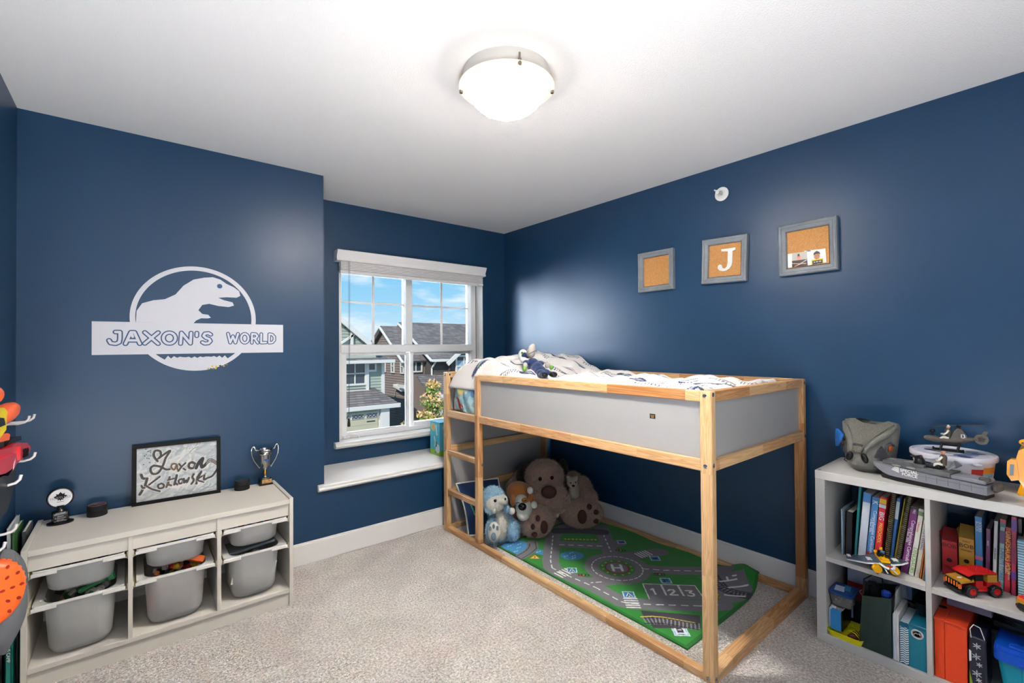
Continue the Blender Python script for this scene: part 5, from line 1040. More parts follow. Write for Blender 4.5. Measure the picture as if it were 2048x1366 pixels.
for p, r in (((1.829, 2.439, .098), (.017, .010, .027)), ((1.812, 2.452, .150), (.008, .008, .015)), ((1.828, 2.437, .166), (.008, .008, .016)), ((1.850, 2.425, .152), (.008, .008, .016))): lump(bp_, 'paw_pad', M_greyb, [(p, r)])
lump(bp_, 'hand', M_wht, [((1.842, 2.445, .270), (.020, .026, .026))]); lump(bp_, 'eye', M_eye, [((1.828, 2.418, .338), (.010, .009, .010))]); lump(bp_, 'eye', M_eye, [((1.884, 2.382, .346), (.006, .008, .008))])
b = MB(); b.tube([(1.868, 2.378, .315), (1.880, 2.374, .308), (1.896, 2.372, .312)], .0022, 6); b.build('mouth_seam', M_greyb, bp_, 60)
# brown and white plush puppy
M_tan2 = mat('plush_orange', '#a5662a', .9, sheen=.4, bump=(160, .5, .003)); M_w2 = mat('plush_cream', '#dcd8cf', .9, bump=(160, .4, .003))
pp, body = plush('plush_puppy', 'brown and white plush puppy with a big black nose, tucked between the paws', 'soft toy', (2.11, 2.47, 0), [((2.109, 2.515, .318), (.087, .080, .072)), ((2.130, 2.515, .20), (.065, .070, .12)), ((2.10, 2.48, .255), (.05, .05, .05))], 'body', M_tan2, .009, 5)
lump(pp, 'snout', M_w2, [((2.083, 2.425, .229), (.058, .070, .067)), ((2.073, 2.442, .275), (.046, .060, .048)), ((2.071, 2.42, .195), (.047, .064, .042))], 180, 'white snout')
lump(pp, 'nose', M_eye, [((2.022, 2.372, .268), (.028, .020, .026))]); lump(pp, 'eye_patch', M_tan2, [((2.060, 2.385, .300), (.026, .012, .018))]); lump(pp, 'eye', M_eye, [((2.058, 2.380, .302), (.007, .008, .006))])
b = MB(); b.tube([(1.998, 2.408, .286), (2.006, 2.400, .292), (2.016, 2.394, .289)], .003, 6); b.build('closed_eye', M_eye, pp, 60)
for lst in ([((2.036, 2.49, .280), (.022, .036, .042))], [((2.140, 2.415, .285), (.024, .036, .044))]): lump(pp, 'ear', M_tan2, lst)
for p in ((2.118, 2.400, .352), (1.974, 2.425, .236), (2.118, 2.360, .262)): lump(pp, 'paw', M_w2, [(p, (.022, .028, .024))], 180, 'white paw')
# cream kitten perched at the dog's ear
M_kit = mat('plush_ivory', '#b8ab98', .95, sheen=.4, bump=(160, .6, .004))
kt, body = plush('plush_kitten', 'small cream plush kitten wedged beside the big dog cheek', 'soft toy', (2.51, 2.38, .18), [((2.500, 2.365, .341), (.037, .036, .038)), ((2.530, 2.375, .265), (.036, .042, .072)), ((2.478, 2.383, .378), (.013, .012, .018)), ((2.524, 2.345, .374), (.013, .012, .018))], 'body', M_kit, .007, 3, 2500, .008, .001)
lump(kt, 'nose', M_eye, [((2.473, 2.326, .330), (.010, .009, .008))]); lump(kt, 'eye', M_eye, [((2.462, 2.342, .350), (.005, .006, .005))]); lump(kt, 'eye', M_eye, [((2.492, 2.322, .352), (.005, .006, .005))])
# navy cushion leaning by the ladder
c = Canvas(.40, .38, .004, '#15305a')
for P in (((.085, .21), (.10, .14), (.13, .12), (.15, .15), (.15, .22)), ((.06, .26), (.09, .27), (.10, .25)), ((.205, .19), (.22, .21), (.22, .09)), ((.25, .20), (.29, .21), (.30, .17), (.25, .10), (.31, .10)), ((.20, .31), (.25, .33), (.27, .29), (.22, .27), (.26, .24))): c.line([(x-.025, y) for x, y in P], .013, '#4fae90', .9)
c.noise(.10, 8, 4)
cs = thing('cushion', 'navy cushion with pale piping and green stitched letters behind the ladder', 'cushion', (2.0, 2.78, 0))
A0, A1, A2, A3 = [np.array(v) for v in ((1.828, 2.735, .012), (2.13, 2.60, .012), (1.824, 2.885, .345), (2.13, 2.78, .350))]
def cush(sg):
    def fn(X, Y):
        u, v = X/.40, Y/.38; p = (1-u)[..., None]*((1-v)[..., None]*A0+v[..., None]*A2)+u[..., None]*((1-v)[..., None]*A1+v[..., None]*A3)
        bul = (np.clip(16*u*(1-u)*v*(1-v), 0, 1))**.55; n = np.array((-.36, -.80, .46)); pin = .03*np.sin(pi*v)*(1-2*u)
        return p+sg*n*.055*bul[..., None]+np.stack([pin*.6, -pin*.3, 0*pin], -1)
    return fn
c.sheet('cover_front', cush(1), mat_print('cushion_print', .8, bump=(250, .4, .002), sheen=.3), cs); c2 = Canvas(.40, .38, .02, '#15305a'); c2.sheet('cover_back', cush(-1), mat_print('cushion_print'), cs)
ed = [(u, 0) for u in np.linspace(0, 1, 12)]+[(1, v) for v in np.linspace(.08, 1, 12)]+[(u, 1) for u in np.linspace(.92, 0, 12)]+[(0, v) for v in np.linspace(.92, .08, 12)]
U, V_ = np.array([q[0] for q in ed])*.40, np.array([q[1] for q in ed])*.38; P = cush(1)(U, V_); b = MB(); b.tube([tuple(p) for p in P], .0075, 8, closed=True); tag(b.build('piping', mat('piping_pale', '#cfd4c2', .8), cs, 180), 'pale green piping')
# ------------------------------------------------------------------ plush doll on the bed (plain stand-in)
M_dn = mat('doll_navy', '#152c58', .85, sheen=.3, bump=(220, .4, .002)); M_dg = mat('doll_beak', '#bdb4ac', .85, bump=(200, .4, .002)); M_dw = mat('doll_white', '#dadcdc', .9, bump=(200, .4, .002)); M_gr = mat('doll_green', '#79b64a', .85)
dl = thing('plush_doll', 'navy plush bird doll with a grey beak lying on the duvet', 'soft toy', (2.0, 2.2, 1.15))
def dbody(name, lumps, m, vox=.005, it=4):
    b = MB()
    for c_, r_ in lumps: b.ell(c_, r_, RV, 16, 12)
    return soften(b.build(name, m, dl), vox, it)
dbody('body', [((2.012, 2.242, 1.226), (.042, .055, .046)), ((2.002, 2.19, 1.205), (.043, .055, .042)), ((1.994, 2.157, 1.190), (.041, .050, .036)), ((1.960, 2.112, 1.180), (.028, .04, .024)), ((1.940, 2.075, 1.172), (.024, .035, .020)), ((2.010, 2.118, 1.182), (.026, .04, .022)), ((2.012, 2.085, 1.172), (.023, .035, .019)), ((1.962, 2.252, 1.243), (.022, .03, .018)), ((2.062, 2.225, 1.236), (.026, .03, .018))], M_dn)
dbody('head', [((2.041, 2.375, 1.285), (.034, .045, .044)), ((2.019, 2.34, 1.255), (.026, .040, .026)), ((2.05, 2.33, 1.262), (.03, .035, .022))], M_dw)
dbody('face_band', [((2.018, 2.332, 1.288), (.022, .022, .022)), ((2.032, 2.322, 1.278), (.026, .02, .018))], M_dn)
dbody('beak', [((2.043, 2.300, 1.302), (.030, .038, .035)), ((2.044, 2.285, 1.330), (.025, .032, .032)), ((2.042, 2.272, 1.348), (.017, .026, .018))], M_dg)
b = MB(); b.tube([(2.012, 2.285, 1.296), (2.022, 2.262, 1.308), (2.036, 2.248, 1.318), (2.052, 2.246, 1.312)], .002, 6); b.build('beak_seam', M_dn, dl, 60)
b = MB(); b.ell((1.996, 2.332, 1.304), (.008, .010, .009), RV, 12, 8); b.build('eye', M_gr, dl, 180); b = MB(); b.ell((1.990, 2.325, 1.305), (.004, .006, .005), RV, 12, 8); b.build('pupil', M_eye, dl, 180)
for lst in ([((1.933, 2.228, 1.226), (.016, .024, .021))], [((2.098, 2.200, 1.222), (.017, .024, .021))]): dbody('arm', lst, M_dg)
for lst in ([((1.913, 2.213, 1.206), (.015, .022, .017))], [((2.120, 2.182, 1.207), (.014, .020, .017))]): dbody('hand', lst, M_gr)
for lst in ([((1.930, 2.048, 1.172), (.024, .030, .018))], [((2.008, 2.052, 1.172), (.028, .030, .018))]): dbody('shoe', lst, M_tblk)
b = MB(); b.box((2.012, 2.188, 1.262), (.012, .012, .004), RV @ Matrix.Rotation(.6, 3, 'X'), .001); b.build('chest_mark', M_dw, dl)
# ------------------------------------------------------------------ two picture boxes on the window seat
def pbox(z0, z1, label, draw, tilt=0):
    x0, x1, y0, y1 = 1.884, 2.13, 3.22, 3.37
    r = thing('picture_box', label, 'box', ((x0+x1)/2, (y0+y1)/2, z0), tilt, 'stacked picture boxes on the window seat'); hx, hy, h = (x1-x0)/2, (y1-y0)/2, z1-z0
    b = MB(); b.box((0, 0, h/2), (2*hx-.002, 2*hy-.002, h), None, .003); b.build('carton', mat('carton_blue', '#57b7cf', .4), r, local=True)
    M = r.matrix_basis @ Matrix.Translation((-hx, -hy-.0005, 0)) @ frameM((0, 0, 0), (1, 0, 0), (0, 0, 1)); c = Canvas(2*hx, h, .004, '#5cc0d6'); draw(c, 2*hx, h); c.sheet('front_print', planeM(M), mat_print('box_print', .35), r, smooth=False)
    M = r.matrix_basis @ Matrix.Translation((-hx-.0005, hy, 0)) @ frameM((0, 0, 0), (0, -1, 0), (0, 0, 1)); c = Canvas(2*hy, h, .004, '#5cc0d6'); draw(c, 2*hy, h); c.sheet('side_print', planeM(M), mat_print('box_print', .35), r, smooth=False)
def dr1(c, w, h):
    c.rect(0, w, 0, h*.25, '#9cc63c'); c.ell((w*.8, h*.35), (w*.22, h*.22), '#e6e9ea'); c.ell((w*.62, h*.55), (w*.08, h*.14), '#22343c'); c.line([(w*.45, h*.9), (w*.55, h*.6), (w*.5, h*.45)], w*.10, '#eef1f2'); c.ell((w*.55, h*.14), (w*.07, h*.05), '#4b86c0')
def dr2(c, w, h):
    c.ell((w*.32, h*.58), (w*.22, h*.30), '#c9d46a'); c.ell((w*.34, h*.58), (w*.10, h*.20), '#e6a08a'); c.line([(w*.62, h*.72), (w*.68, h*.3), (w*.72, 0)], w*.12, '#eef1f2'); c.rect(0, w, h*.9, h, '#3fa9c8')
pbox(.475, .636, 'blue and green picture box standing on the window seat behind the bed', dr1); pbox(.636, .742, 'smaller blue picture box stacked on the green one by the window', dr2)
# ================================================================== CUBE SHELF
M_kal = mat('shelf_white', '#c0bfbc', .38, bump=(300, .04, .001))
KX0, KX1, KY1 = 2.421, 2.800, .766
shf = thing('cube_shelf', 'white cube shelf unit with open compartments against the right wall', 'shelf', (2.61, .03, 0))
b = MB(); b.box2(KX0, KX1, KY1-1.47, KY1, .732, .770, .0015); b.build('top_panel', M_kal, shf)
b = MB(); b.box2(KX0, KX1, KY1-1.47, KY1, 0, .038, .0015); b.build('bottom_panel', M_kal, shf)
for y in (KY1-.038, KY1-1.47): b = MB(); b.box2(KX0+.002, KX1, y, y+.038, .038, .732, .001); b.build('side_panel', M_kal, shf)
dv = [KY1-.038-.341-k*.3586 for k in range(3)]
for y in dv: b = MB(); b.box2(KX0+.002, KX1, y-.0176, y, .038, .732, .001); b.build('divider', M_kal, shf)
edges = [KY1-.038]+dv
for k in range(4):
    y1 = edges[k]-(0 if k == 0 else .0176); y0 = edges[k+1] if k < 3 else KY1-1.432
    b = MB(); b.box2(KX0+.001, KX1, y0, y1, .3665, .3875, .001); b.build('shelf_board', M_kal, shf)
b = MB(); b.lathe([(0, 0), (.006, 0), (.006, .0008), (0, .0008)], (2.44, .752, .770), 12); b.build('cam_cap', mat('cap_brown', '#5a4f48', .5), shf)
for z in (.702, .688): b = MB(); b.ell((2.432, .7275, z), (.002, .0012, .002)); b.build('peg_hole', mat('cap_brown', '#5a4f48', .5), shf)
SH, FL = .3875, .038
SPX, SPY = (0, 0, -1), (0, -1, 0)
M_page = mat('book_pages', '#cfc9bc', .8)
INK = {k: mat('ink_'+k, c, .5) for k, c in dict(white='#e8e8e8', black='#16171a', green='#6f9a3a', blue='#2b3f8c', red='#c0392b', yellow='#e8d24a', pale='#c9d6e4', purple='#5b2b6e', orange='#d97b3a').items()}
def book(label, y, z0, t, h, lean, col, depth=.21, x=2.495, texts=(), bands=(), group='children books in the cube shelf', name='book', cat='book', rough=.35, pages=True):
    """spine towards the room; y is the lower right edge of the spine"""
    r = thing(name, label, cat, (x, y, z0), group=group); r.rotation_euler = (lean, 0, 0); m = mat('cover_'+col.strip('#'), col, rough)
    b = MB(); b.box2(0, depth, 0, .0016, 0, h); b.box2(0, depth, t-.0016, t, 0, h); b.box2(0, .002, 0, t, 0, h); b.build('cover', m, r, local=True)
    if pages: b = MB(); b.box2(.003, depth-.004, .0018, t-.0018, .003, h-.003); b.build('pages', M_page, r, local=True)
    for z0_, z1_, c in bands: b = MB(); b.box2(-.0004, .001, .0005, t-.0005, z0_*h, z1_*h); b.build('spine_band', mat('cover_'+c.strip('#'), c, rough), r, local=True)
    for s_, zc, size, ink, off, align in texts: text('lettering', s_, size, r.matrix_basis @ Matrix.Translation((-.0008, t*(.5+off), zc*h)) @ frameM((0, 0, 0), SPX, SPY), INK[ink], r, .0002, align=align)
    return r
B_ = book; R_ = math.radians
# upper left compartment
B_('thin pale notebook at the window end of the upper left compartment', .680, SH, .009, .205, 0, '#9fb3c4', .2, 2.50)
B_('dark folder bulging beside the thin pale notebook', .650, SH, .026, .20, R_(2), '#12161f', .23, 2.505, rough=.25)
B_('tall thin teal book beside the dark folder', .634, SH, .012, .325, R_(4), '#1f7f86', .22, 2.515)
B_('thick white workbook with a blue topped spine', .600, SH, .028, .303, R_(5), '#c3c8d2', .22, 2.50, (), ((.86, 1, '#4d86c2'), (.0, .86, '#bcc2cf')))
B_('blue curriculum workbook marked with a large letter on its spine', .572, SH, .0265, .292, R_(5.5), '#3f75ad', .22, 2.495, (('K', .92, .026, 'white', 0, 'CENTER'), ('Comprehensive Curriculum', .80, .017, 'white', -.1, 'LEFT'), ('of Basic Skills', .66, .011, 'white', .25, 'LEFT')), ((0, .16, '#b3262e'),))
B_('red preschool workbook with a yellow and green badge', .547, SH, .025, .300, R_(5.5), '#c62a34', .22, 2.495, (('BIG', .72, .024, 'pale', 0, 'CENTER'), ('PRESCHOOL', .62, .016, 'yellow', 0, 'LEFT')), ((.90, .97, '#d8b33a'), (.84, .89, '#c9ccd4')))
def spiral(label, y, h, lean, col):
    r = book(label, y, SH, .012, h, lean, col, .2, 2.500); b = MB()
    for k in range(int(h/.0085)): b.tube([(.004, -.002, .006+k*.0085), (-.006, .001, .006+k*.0085), (-.008, .007, .007+k*.0085), (-.005, .013, .008+k*.0085), (.004, .014, .008+k*.0085)], .0013, 4)
    b.build('wire_binding', mat('wire_brass', '#a89a6c', .35, .6), r, local=True); return r
spiral('dark wire bound book nearest the red workbook', .523, .33, R_(6), '#2b2a26')
B_('blue and white picture book between two wire bound books', .508, SH, .012, .305, R_(6), '#3d6fb0', .2, 2.51, (), ((.7, .95, '#b9c2cc'),)); B_('thin mustard book between two wire bound books', .502, SH, .006, .31, R_(8), '#b59a2c', .2, 2.51)
spiral('dark wire bound book nearest the purple workbook', .488, .325, R_(9), '#33312a')
B_('purple curriculum workbook with white spine lettering', .452, SH, .0265, .286, R_(7.5), '#6a2b66', .22, 2.495, (('PRE', .93, .012, 'white', 0, 'CENTER'), ('Comprehensive Curriculum', .80, .017, 'white', -.1, 'LEFT'), ('of Basic Skills', .66, .011, 'white', .25, 'LEFT')), ((.95, 1, '#1b1a20'),))
B_('white dinosaur book with green spine lettering', .433, SH, .019, .284, R_(7.5), '#d4d2cc', .22, 2.490, (('DINOSAURS', .42, .020, 'green', 0, 'LEFT'), ('Ultimate', .80, .012, 'red', .1, 'LEFT')), ((.90, .96, '#5f7a52'),))
B_('beige reading workbook with a green capped spine', .416, SH, .0165, .288, R_(7.5), '#c6bfae', .22, 2.487, (('COMPLETE READING', .80, .012, 'blue', 0, 'LEFT'), ('Grade K', .97, .008, 'blue', .1, 'LEFT')), ((.84, 1, '#7aa04a'),))
for k, (c, l, h) in enumerate((('#c9722e', 'narrow orange paperback next to the beige reading workbook', .285), ('#d9884a', 'narrow pale orange paperback next to the blue one', .27), ('#3a8fce', 'narrow bright blue paperback near the shelf divider', .25), ('#d9b02a', 'narrow yellow paperback near the shelf divider', .20))): B_(l, .409-k*.0085+(0 if k < 2 else .002), SH, .0065, h, R_(6.5-k*.8), c, .2, 2.482-k*.006)
# upper right compartment (behind the red brick car)
def carton(label, y, w, h, col, lid, words, x=2.60):
    r = thing('reader_box', label, 'box', (x, y, SH), group='early reader boxes'); m = mat('carton_'+col.strip('#'), col, .4)
    b = MB(); b.box2(0, .10, 0, w, 0, h, .001); b.build('carton', m, r, local=True)
    b = MB(); b.add([(0, 0, h), (0, w, h), (.05, w, h+.042), (.05, 0, h+.042), (.052, w, h+.041), (.052, 0, h+.041)], [(0, 1, 2, 3), (2, 4, 5, 3)]); b.add([(0, w, h), (.004, w+.006, h+.03), (.04, w+.002, h+.032), (.05, w, h)], [(0, 1, 2, 3)]); b.build('open_flap', mat('flap_'+lid.strip('#'), lid, .5), r, local=True)
    for s_, z, sz in words: text('lettering', s_, sz, r.matrix_basis @ Matrix.Translation((-.0006, w/2, z)) @ frameM((0, 0, 0), (0, -1, 0), (0, 0, 1)), INK['black'], r, .0002)
    b = MB(); b.lathe([(0, 0), (.008, 0), (.008, .0006), (0, .0006)], (-.0004, w/2, h*.46), 20, Matrix.Rotation(-pi/2, 3, 'Y')); b.build('print_mark', INK['black'], r, local=True)
    for hz, ww in ((.28, .7), (.24, .5)): b = MB(); b.box((-.0004, w/2, h*hz), (.0006, w*ww, .0016)); b.build('print_line', INK['black'], r, local=True)
    return r
carton('red early reader box with an open lid beside the divider', .316, .046, .145, '#b8262c', '#7a1a1e', (('BOB', .125, .022), ('first', .142, .007)))
carton('mustard early reader box with an open lid next to the red one', .266, .045, .172, '#b8862a', '#8a6a2c', (('BOB', .140, .022), ('READERS', .122, .008), ('EARLY', .158, .008)))
B2 = dict(group='books behind the red brick car', x=2.60)
B_('blue board book with a pink spot standing beside the mustard box', .2415, SH, .0225, .268, 0, '#3d84bd', .17, texts=(('BLOCK', .93, .012, 'white', .2, 'LEFT'), ('BOOKS', .93, .012, 'white', -.2, 'LEFT')), bands=((.36, .42, '#c06a8c'),), **B2)
B_('purple book standing between the blue and the white ones', .224, SH, .014, .228, R_(1.5), '#6e3a66', .17, texts=(('story', .80, .010, 'pale', 0, 'LEFT'),), **B2)
B_('slim white book leaning beside the purple one', .2065, SH, .0125, .265, R_(2), '#c8c6cc', .18, texts=(('little stories', .6, .009, 'black', 0, 'LEFT'),), **B2)
B_('grey green story book with a red capped spine', .1865, SH, .0165, .277, R_(2), '#8fa6a2', .18, texts=(('5-MINUTE STORIES', .60, .015, 'blue', 0, 'LEFT'),), bands=((.95, 1, '#a8324a'), (.89, .95, '#2f6b6b'), (.66, .84, '#5a3d6a')), **B2)
B_('red dinosaur pop up book with yellow spine lettering', .1685, SH, .0185, .250, R_(1.5), '#b32a3a', .18, texts=(('DINOSAURS POP!', .94, .021, 'yellow', 0, 'LEFT'), ('pop up fun', .42, .007, 'pale', .2, 'LEFT'), ('for little readers', .38, .007, 'pale', -.2, 'LEFT')), **B2)
B_('tall crimson and violet picture book beside the pop up book', .1525, SH, .015, .298, R_(1), '#a8264a', .20, bands=((.82, .97, '#5a2f86'), (.40, .62, '#8c2452'), (.2, .3, '#5a2f86')), group='books behind the red brick car', x=2.585)
r = book('blue and white striped wire bound book at the edge of view', .125, SH, .022, .225, 0, '#3f8fb0', .18, 2.56, group='books behind the red brick car'); b = MB()
for k in range(22): b.box((-.001, .011, .008+k*.0099), (.004, .021, .005))
b.build('stripe_binding', mat('stripe_pale', '#b9ccd4', .4), r, local=True)
B_('pale blue tall book behind the striped wire bound one', .106, SH, .012, .30, 0, '#5fa6cf', .2, group='books behind the red brick car', x=2.59)
B_('dark tall book just behind the striped wire bound one', .136, SH, .012, .285, 0, '#1e2328', .2, group='books behind the red brick car', x=2.62)
# ------------------------------------------------------------------ brick-built plane
BR = {k: mat('brick_'+k, c, .25, spec=.5) for k, c in dict(red='#c91f1f', yellow='#f0b400', grey='#566270', dgrey='#3a424c', white='#e6e6e6', black='#17181b', gold='#b98a2e', orange='#ee7a30', green='#2f8a4a', blue='#6f9fd0').items()}
def studs(b, x0, x1, y0, y1, z, p=.008):
    nx, ny = max(1, int((x1-x0)/p)), max(1, int((y1-y0)/p))
    for i in range(nx):
        for j in range(ny): b.lathe([(.0024, z), (.0024, z+.0017), (0, z+.0017)], (x0+(i+.5)*(x1-x0)/nx, y0+(j+.5)*(y1-y0)/ny, 0), 6)
pl = thing('brick_plane', 'grey and yellow toy brick plane with white nose on the upper shelf', 'toy plane', (2.462, .535, SH+.040)); pl.rotation_euler = (0, .0, math.radians(-150))
# local x = nose direction, y = left wing
b = MB(); b.box((-.01, 0, 0), (.13, .044, .010), None, .001); b.box((-.075, 0, .004), (.05, .03, .008), None, .001); b.build('fuselage', BR['grey'], pl, local=True)
for s, tip in ((1, .012), (-1, -.020)):
    w = MB(); P = [(.040, s*.02), (.030, s*.06), (-.012, s*.118), (-.034, s*.118), (-.034, s*.06), (-.040, s*.02)]
    w.prism(P, 0, 1, lambda a, q, h: (a, q, -.002+.006*h+tip*(abs(q)-.02)/.1)); o = w.build('wing', BR['grey'], pl, local=True)
    w = MB()
    for i in range(4):
        for j in range(10):
            y = s*(.026+j*.009); x = .026-i*.013-j*.0035
            w.lathe([(.0026, 0), (.0026, .0018), (0, .0018)], (x, y, .0042+tip*(abs(y)-.02)/.1), 6)
    w.build('studs', BR['grey'], pl, local=True)
    w = MB(); w.add([(.040, s*.02, .0), (.030, s*.06, .0+tip*.4), (-.012, s*.118, tip), (-.009, s*.122, tip-.002), (.034, s*.062, -.004+tip*.4), (.044, s*.021, -.004)], [(0, 1, 4, 5), (1, 2, 3, 4)]); w.build('wing_edge', BR['white'], pl, local=True)
    w = MB(); w.box((-.030, s*.108, .008+tip*.9), (.020, .012, .003)); w.box((.006, s*.045, .006+tip*.25), (.026, .018, .003)); w.build('wing_tile', BR['white'], pl, local=True)
    w = MB(); w.lathe([(0, -.012), (.013, -.012), (.017, -.006), (.017, .006), (.0155, .012), (0, .013)], (.046, s*.030, -.020), 22, Matrix.Rotation(pi/2, 3, 'Y')); w.build('engine', BR['yellow'], pl, 40, local=True)
    w = MB(); w.lathe([(.016, -.03), (.016, -.012)], (.046, s*.030, -.020), 22, Matrix.Rotation(pi/2, 3, 'Y')); w.build('engine_shroud', BR['dgrey'], pl, 60, local=True)
    w = MB(); w.box((.046, s*.030, -.0385), (.02, .006, .004)); w.box((-.05, s*.02, -.025), (.006, .006, .03)); w.build('skid', BR['dgrey'], pl, local=True)
    w = MB(); w.prism([(-.10, s*.012), (-.085, s*.012), (-.098, s*.052), (-.112, s*.052)], .006, .010); w.build('tail_wing', BR['dgrey'], pl, local=True)
    w = MB(); w.tube([(.05, s*.020, .002), (.070, s*.022, .006), (.088, s*.014, .004), (.092, s*.003, .002)], .005, 8); w.build('nose_fairing', BR['white'], pl, 60, local=True)
    w = MB(); w.tube([(.07, s*.012, -.004), (.112, s*.016, -.006)], .0024, 6); w.ell((.114, s*.016, -.006), (.005, .003, .003), None, 8, 6); w.build('nose_probe', BR['white'], pl, 60, local=True)
b = MB(); b.box((.074, 0, .003), (.022, .022, .006)); b.build('nose_core', BR['dgrey'], pl, local=True); b = MB(); b.box((.082, 0, .004), (.016, .014, .006)); b.build('nose_tile', BR['red'], pl, local=True)
b = MB(); b.box((.015, 0, .012), (.075, .032, .010), None, .002); b.box((.04, 0, .020), (.022, .026, .008), None, .002); b.box((-.028, 0, .021), (.018, .034, .012), None, .003); b.build('cockpit', BR['yellow'], pl, local=True)
b = MB()
for x, y, z in ((.034, .010, .028), (.010, -.012, .024), (-.015, .012, .030), (.022, -.004, .030)): b.box((x, y, z), (.012, .01, .012), Euler((.4, .3, x*40)).to_matrix(), .001)
b.build('cockpit_greeble', BR['black'], pl, local=True)
b = MB(); b.box((.0, 0, .034), (.012, .016, .016), None, .003); b.box((.004, .011, .034), (.006, .006, .016)); b.box((.004, -.011, .034), (.006, .006, .016)); b.build('pilot_body', BR['black'], pl, local=True)
b = MB(); b.lathe([(0, .042), (.0055, .042), (.0058, .050), (.004, .053), (0, .053)], (0, 0, 0), 12); b.build('pilot_head', BR['yellow'], pl, 40, local=True); b = MB(); b.box((.014, 0, .036), (.004, .014, .018), Matrix.Rotation(.5, 3, 'Y')); b.build('windscreen', BR['blue'], pl, local=True)
b = MB(); b.box((.030, .048, .008), (.006, .012, .002)); b.build('green_tile', BR['green'], pl, local=True)
# ------------------------------------------------------------------ brick-built car
cr_ = thing('brick_car', 'red and gold toy brick car with chunky black wheels on the shelf', 'toy car', (2.505, .262, SH), math.radians(140.3))
b = MB(); b.box((-.005, 0, .030), (.125, .058, .012), None, .001); b.box((-.005, 0, .022), (.06, .066, .008)); b.box((-.048, 0, .044), (.052, .066, .018), None, .001); b.box((.004, 0, .044), (.028, .062, .030), None, .001); b.build('chassis', BR['red'], cr_, local=True)
b = MB(); b.box((-.018, 0, .084), (.086, .068, .006), None, .001); b.box((.036, 0, .080), (.028, .066, .006), Matrix.Rotation(.35, 3, 'Y'), .001); o = b.build('roof', BR['red'], cr_, local=True)
b = MB(); studs(b, -.058, .018, -.032, .032, .087); b.build('roof_studs', BR['red'], cr_, local=True)
b = MB(); b.box((-.042, 0, .066), (.036, .068, .028), None, .001); b.box((.050, 0, .053), (.052, .062, .010), Matrix.Rotation(.12, 3, 'Y'), .001); b.build('gold_panel', BR['gold'], cr_, local=True)
b = MB(); studs(b, -.066, -.022, -.036, .036, .0525); b.build('gold_studs', BR['gold'], cr_, local=True)
b = MB(); b.box((.030, 0, .066), (.004, .062, .026), Matrix.Rotation(-.6, 3, 'Y')); b.box((.006, 0, .068), (.03, .064, .022)); b.build('window', BR['black'], cr_, local=True)
b = MB(); b.box((.076, 0, .040), (.010, .060, .022), None, .002); b.box((.074, 0, .018), (.020, .064, .012), None, .002); b.box((.060, 0, .026), (.03, .05, .01)); b.build('bumper', BR['black'], cr_, local=True)
b = MB()
for k in range(5): b.box((.0815, -.022+k*.011, .040), (.003, .004, .018), None, .001)
b.box((.078, .030, .036), (.008, .006, .016)); b.box((.078, -.030, .036), (.008, .006, .016)); b.build('grille', BR['orange'], cr_, local=True)
b = MB(); b.lathe([(0, 0), (.008, 0), (.008, .0006), (0, .0006)], (.055, .004, .0575), 16, Matrix.Rotation(.12, 3, 'Y'), sc=(1, .7)); b.build('bonnet_emblem', BR['white'], cr_, local=True)
for x in (.044, -.046):
    for s in (-1, 1):
        Mx = Matrix.Rotation(-s*pi/2, 3, 'X'); w = MB(); w.lathe([(.013, -.009), (.019, -.009), (.022, -.006), (.022, .006), (.019, .009), (.013, .009), (.013, -.009)], (x, s*.038, .0222), 22, Mx); wh = w.build('wheel', BR['black'], cr_, 40, local=True)
        w = MB(); w.lathe([(0, .002), (.006, .002), (.009, .007), (.013, .008), (.013, -.004), (0, -.004)], (x, s*.038, .0222), 16, Mx); w.build('wheel_hub', BR['red'], wh, 40, local=True)
        w = MB()
        for k in range(14): a = 2*pi*k/14; w.box((x+.0215*math.cos(a), s*.038, .0222+.0215*math.sin(a)*.96), (.004, .015, .004), Matrix.Rotation(-a, 3, 'Y'))
        w.build('tread', BR['black'], wh, local=True)
tk_ = thing('brick_truck', 'orange and black toy brick vehicle at the edge of view on the shelf', 'toy car', (2.475, .105, SH), math.radians(150))
b = MB(); b.box((0, 0, .034), (.08, .05, .014), None, .001); b.box((-.01, 0, .048), (.03, .046, .014), None, .001); b.build('body', BR['gold'], tk_, local=True)
b = MB(); b.box((.032, 0, .046), (.018, .044, .012), None, .001); b.box((.042, .012, .034), (.008, .012, .012)); b.build('front_block', BR['orange'], tk_, local=True); b = MB(); b.box((.036, 0, .055), (.016, .03, .006), None, .001); b.build('red_block', BR['red'], tk_, local=True)
b = MB(); b.box((.03, 0, .018), (.04, .056, .030), None, .012); b.box((-.025, 0, .018), (.036, .056, .030), None, .012); b.build('track', BR['black'], tk_, local=True)
# ------------------------------------------------------------------ lower left compartment
bx = MB()
tray = thing('yellow_tray', 'bright yellow tray with dark red pieces under the blue toy laptop', 'tray', (2.50, .662, FL))
b = MB(); P0 = rrect(2.497, .662, .070, .060, .014); P1 = rrect(2.497, .662, .078, .068, .016); n = len(P0)
V = [(x, y, FL) for x, y in P0]+[(x, y, FL+.026) for x, y in P1]+[(x, y, FL+.026) for x, y in rrect(2.497, .662, .074, .064, .014)]+[(x, y, FL+.004) for x, y in rrect(2.497, .662, .066, .056, .012)]
b.add(V, [(i*n+k, i*n+(k+1) % n, (i+1)*n+(k+1) % n, (i+1)*n+k) for i in range(3) for k in range(n)]+[tuple(range(n))[::-1], tuple(range(3*n, 4*n))]); b.build('tray_body', mat('tray_yellow', '#e8e01a', .35), tray, 40)
b = MB()
for k in range(4): b.ell((2.46+k*.016, .635-k*.002, FL+.016), (.007, .026, .010), rotz(.5), 10, 6)
b.build('game_piece', mat('piece_maroon', '#5a1a1c', .4), tray, 180); b = MB()
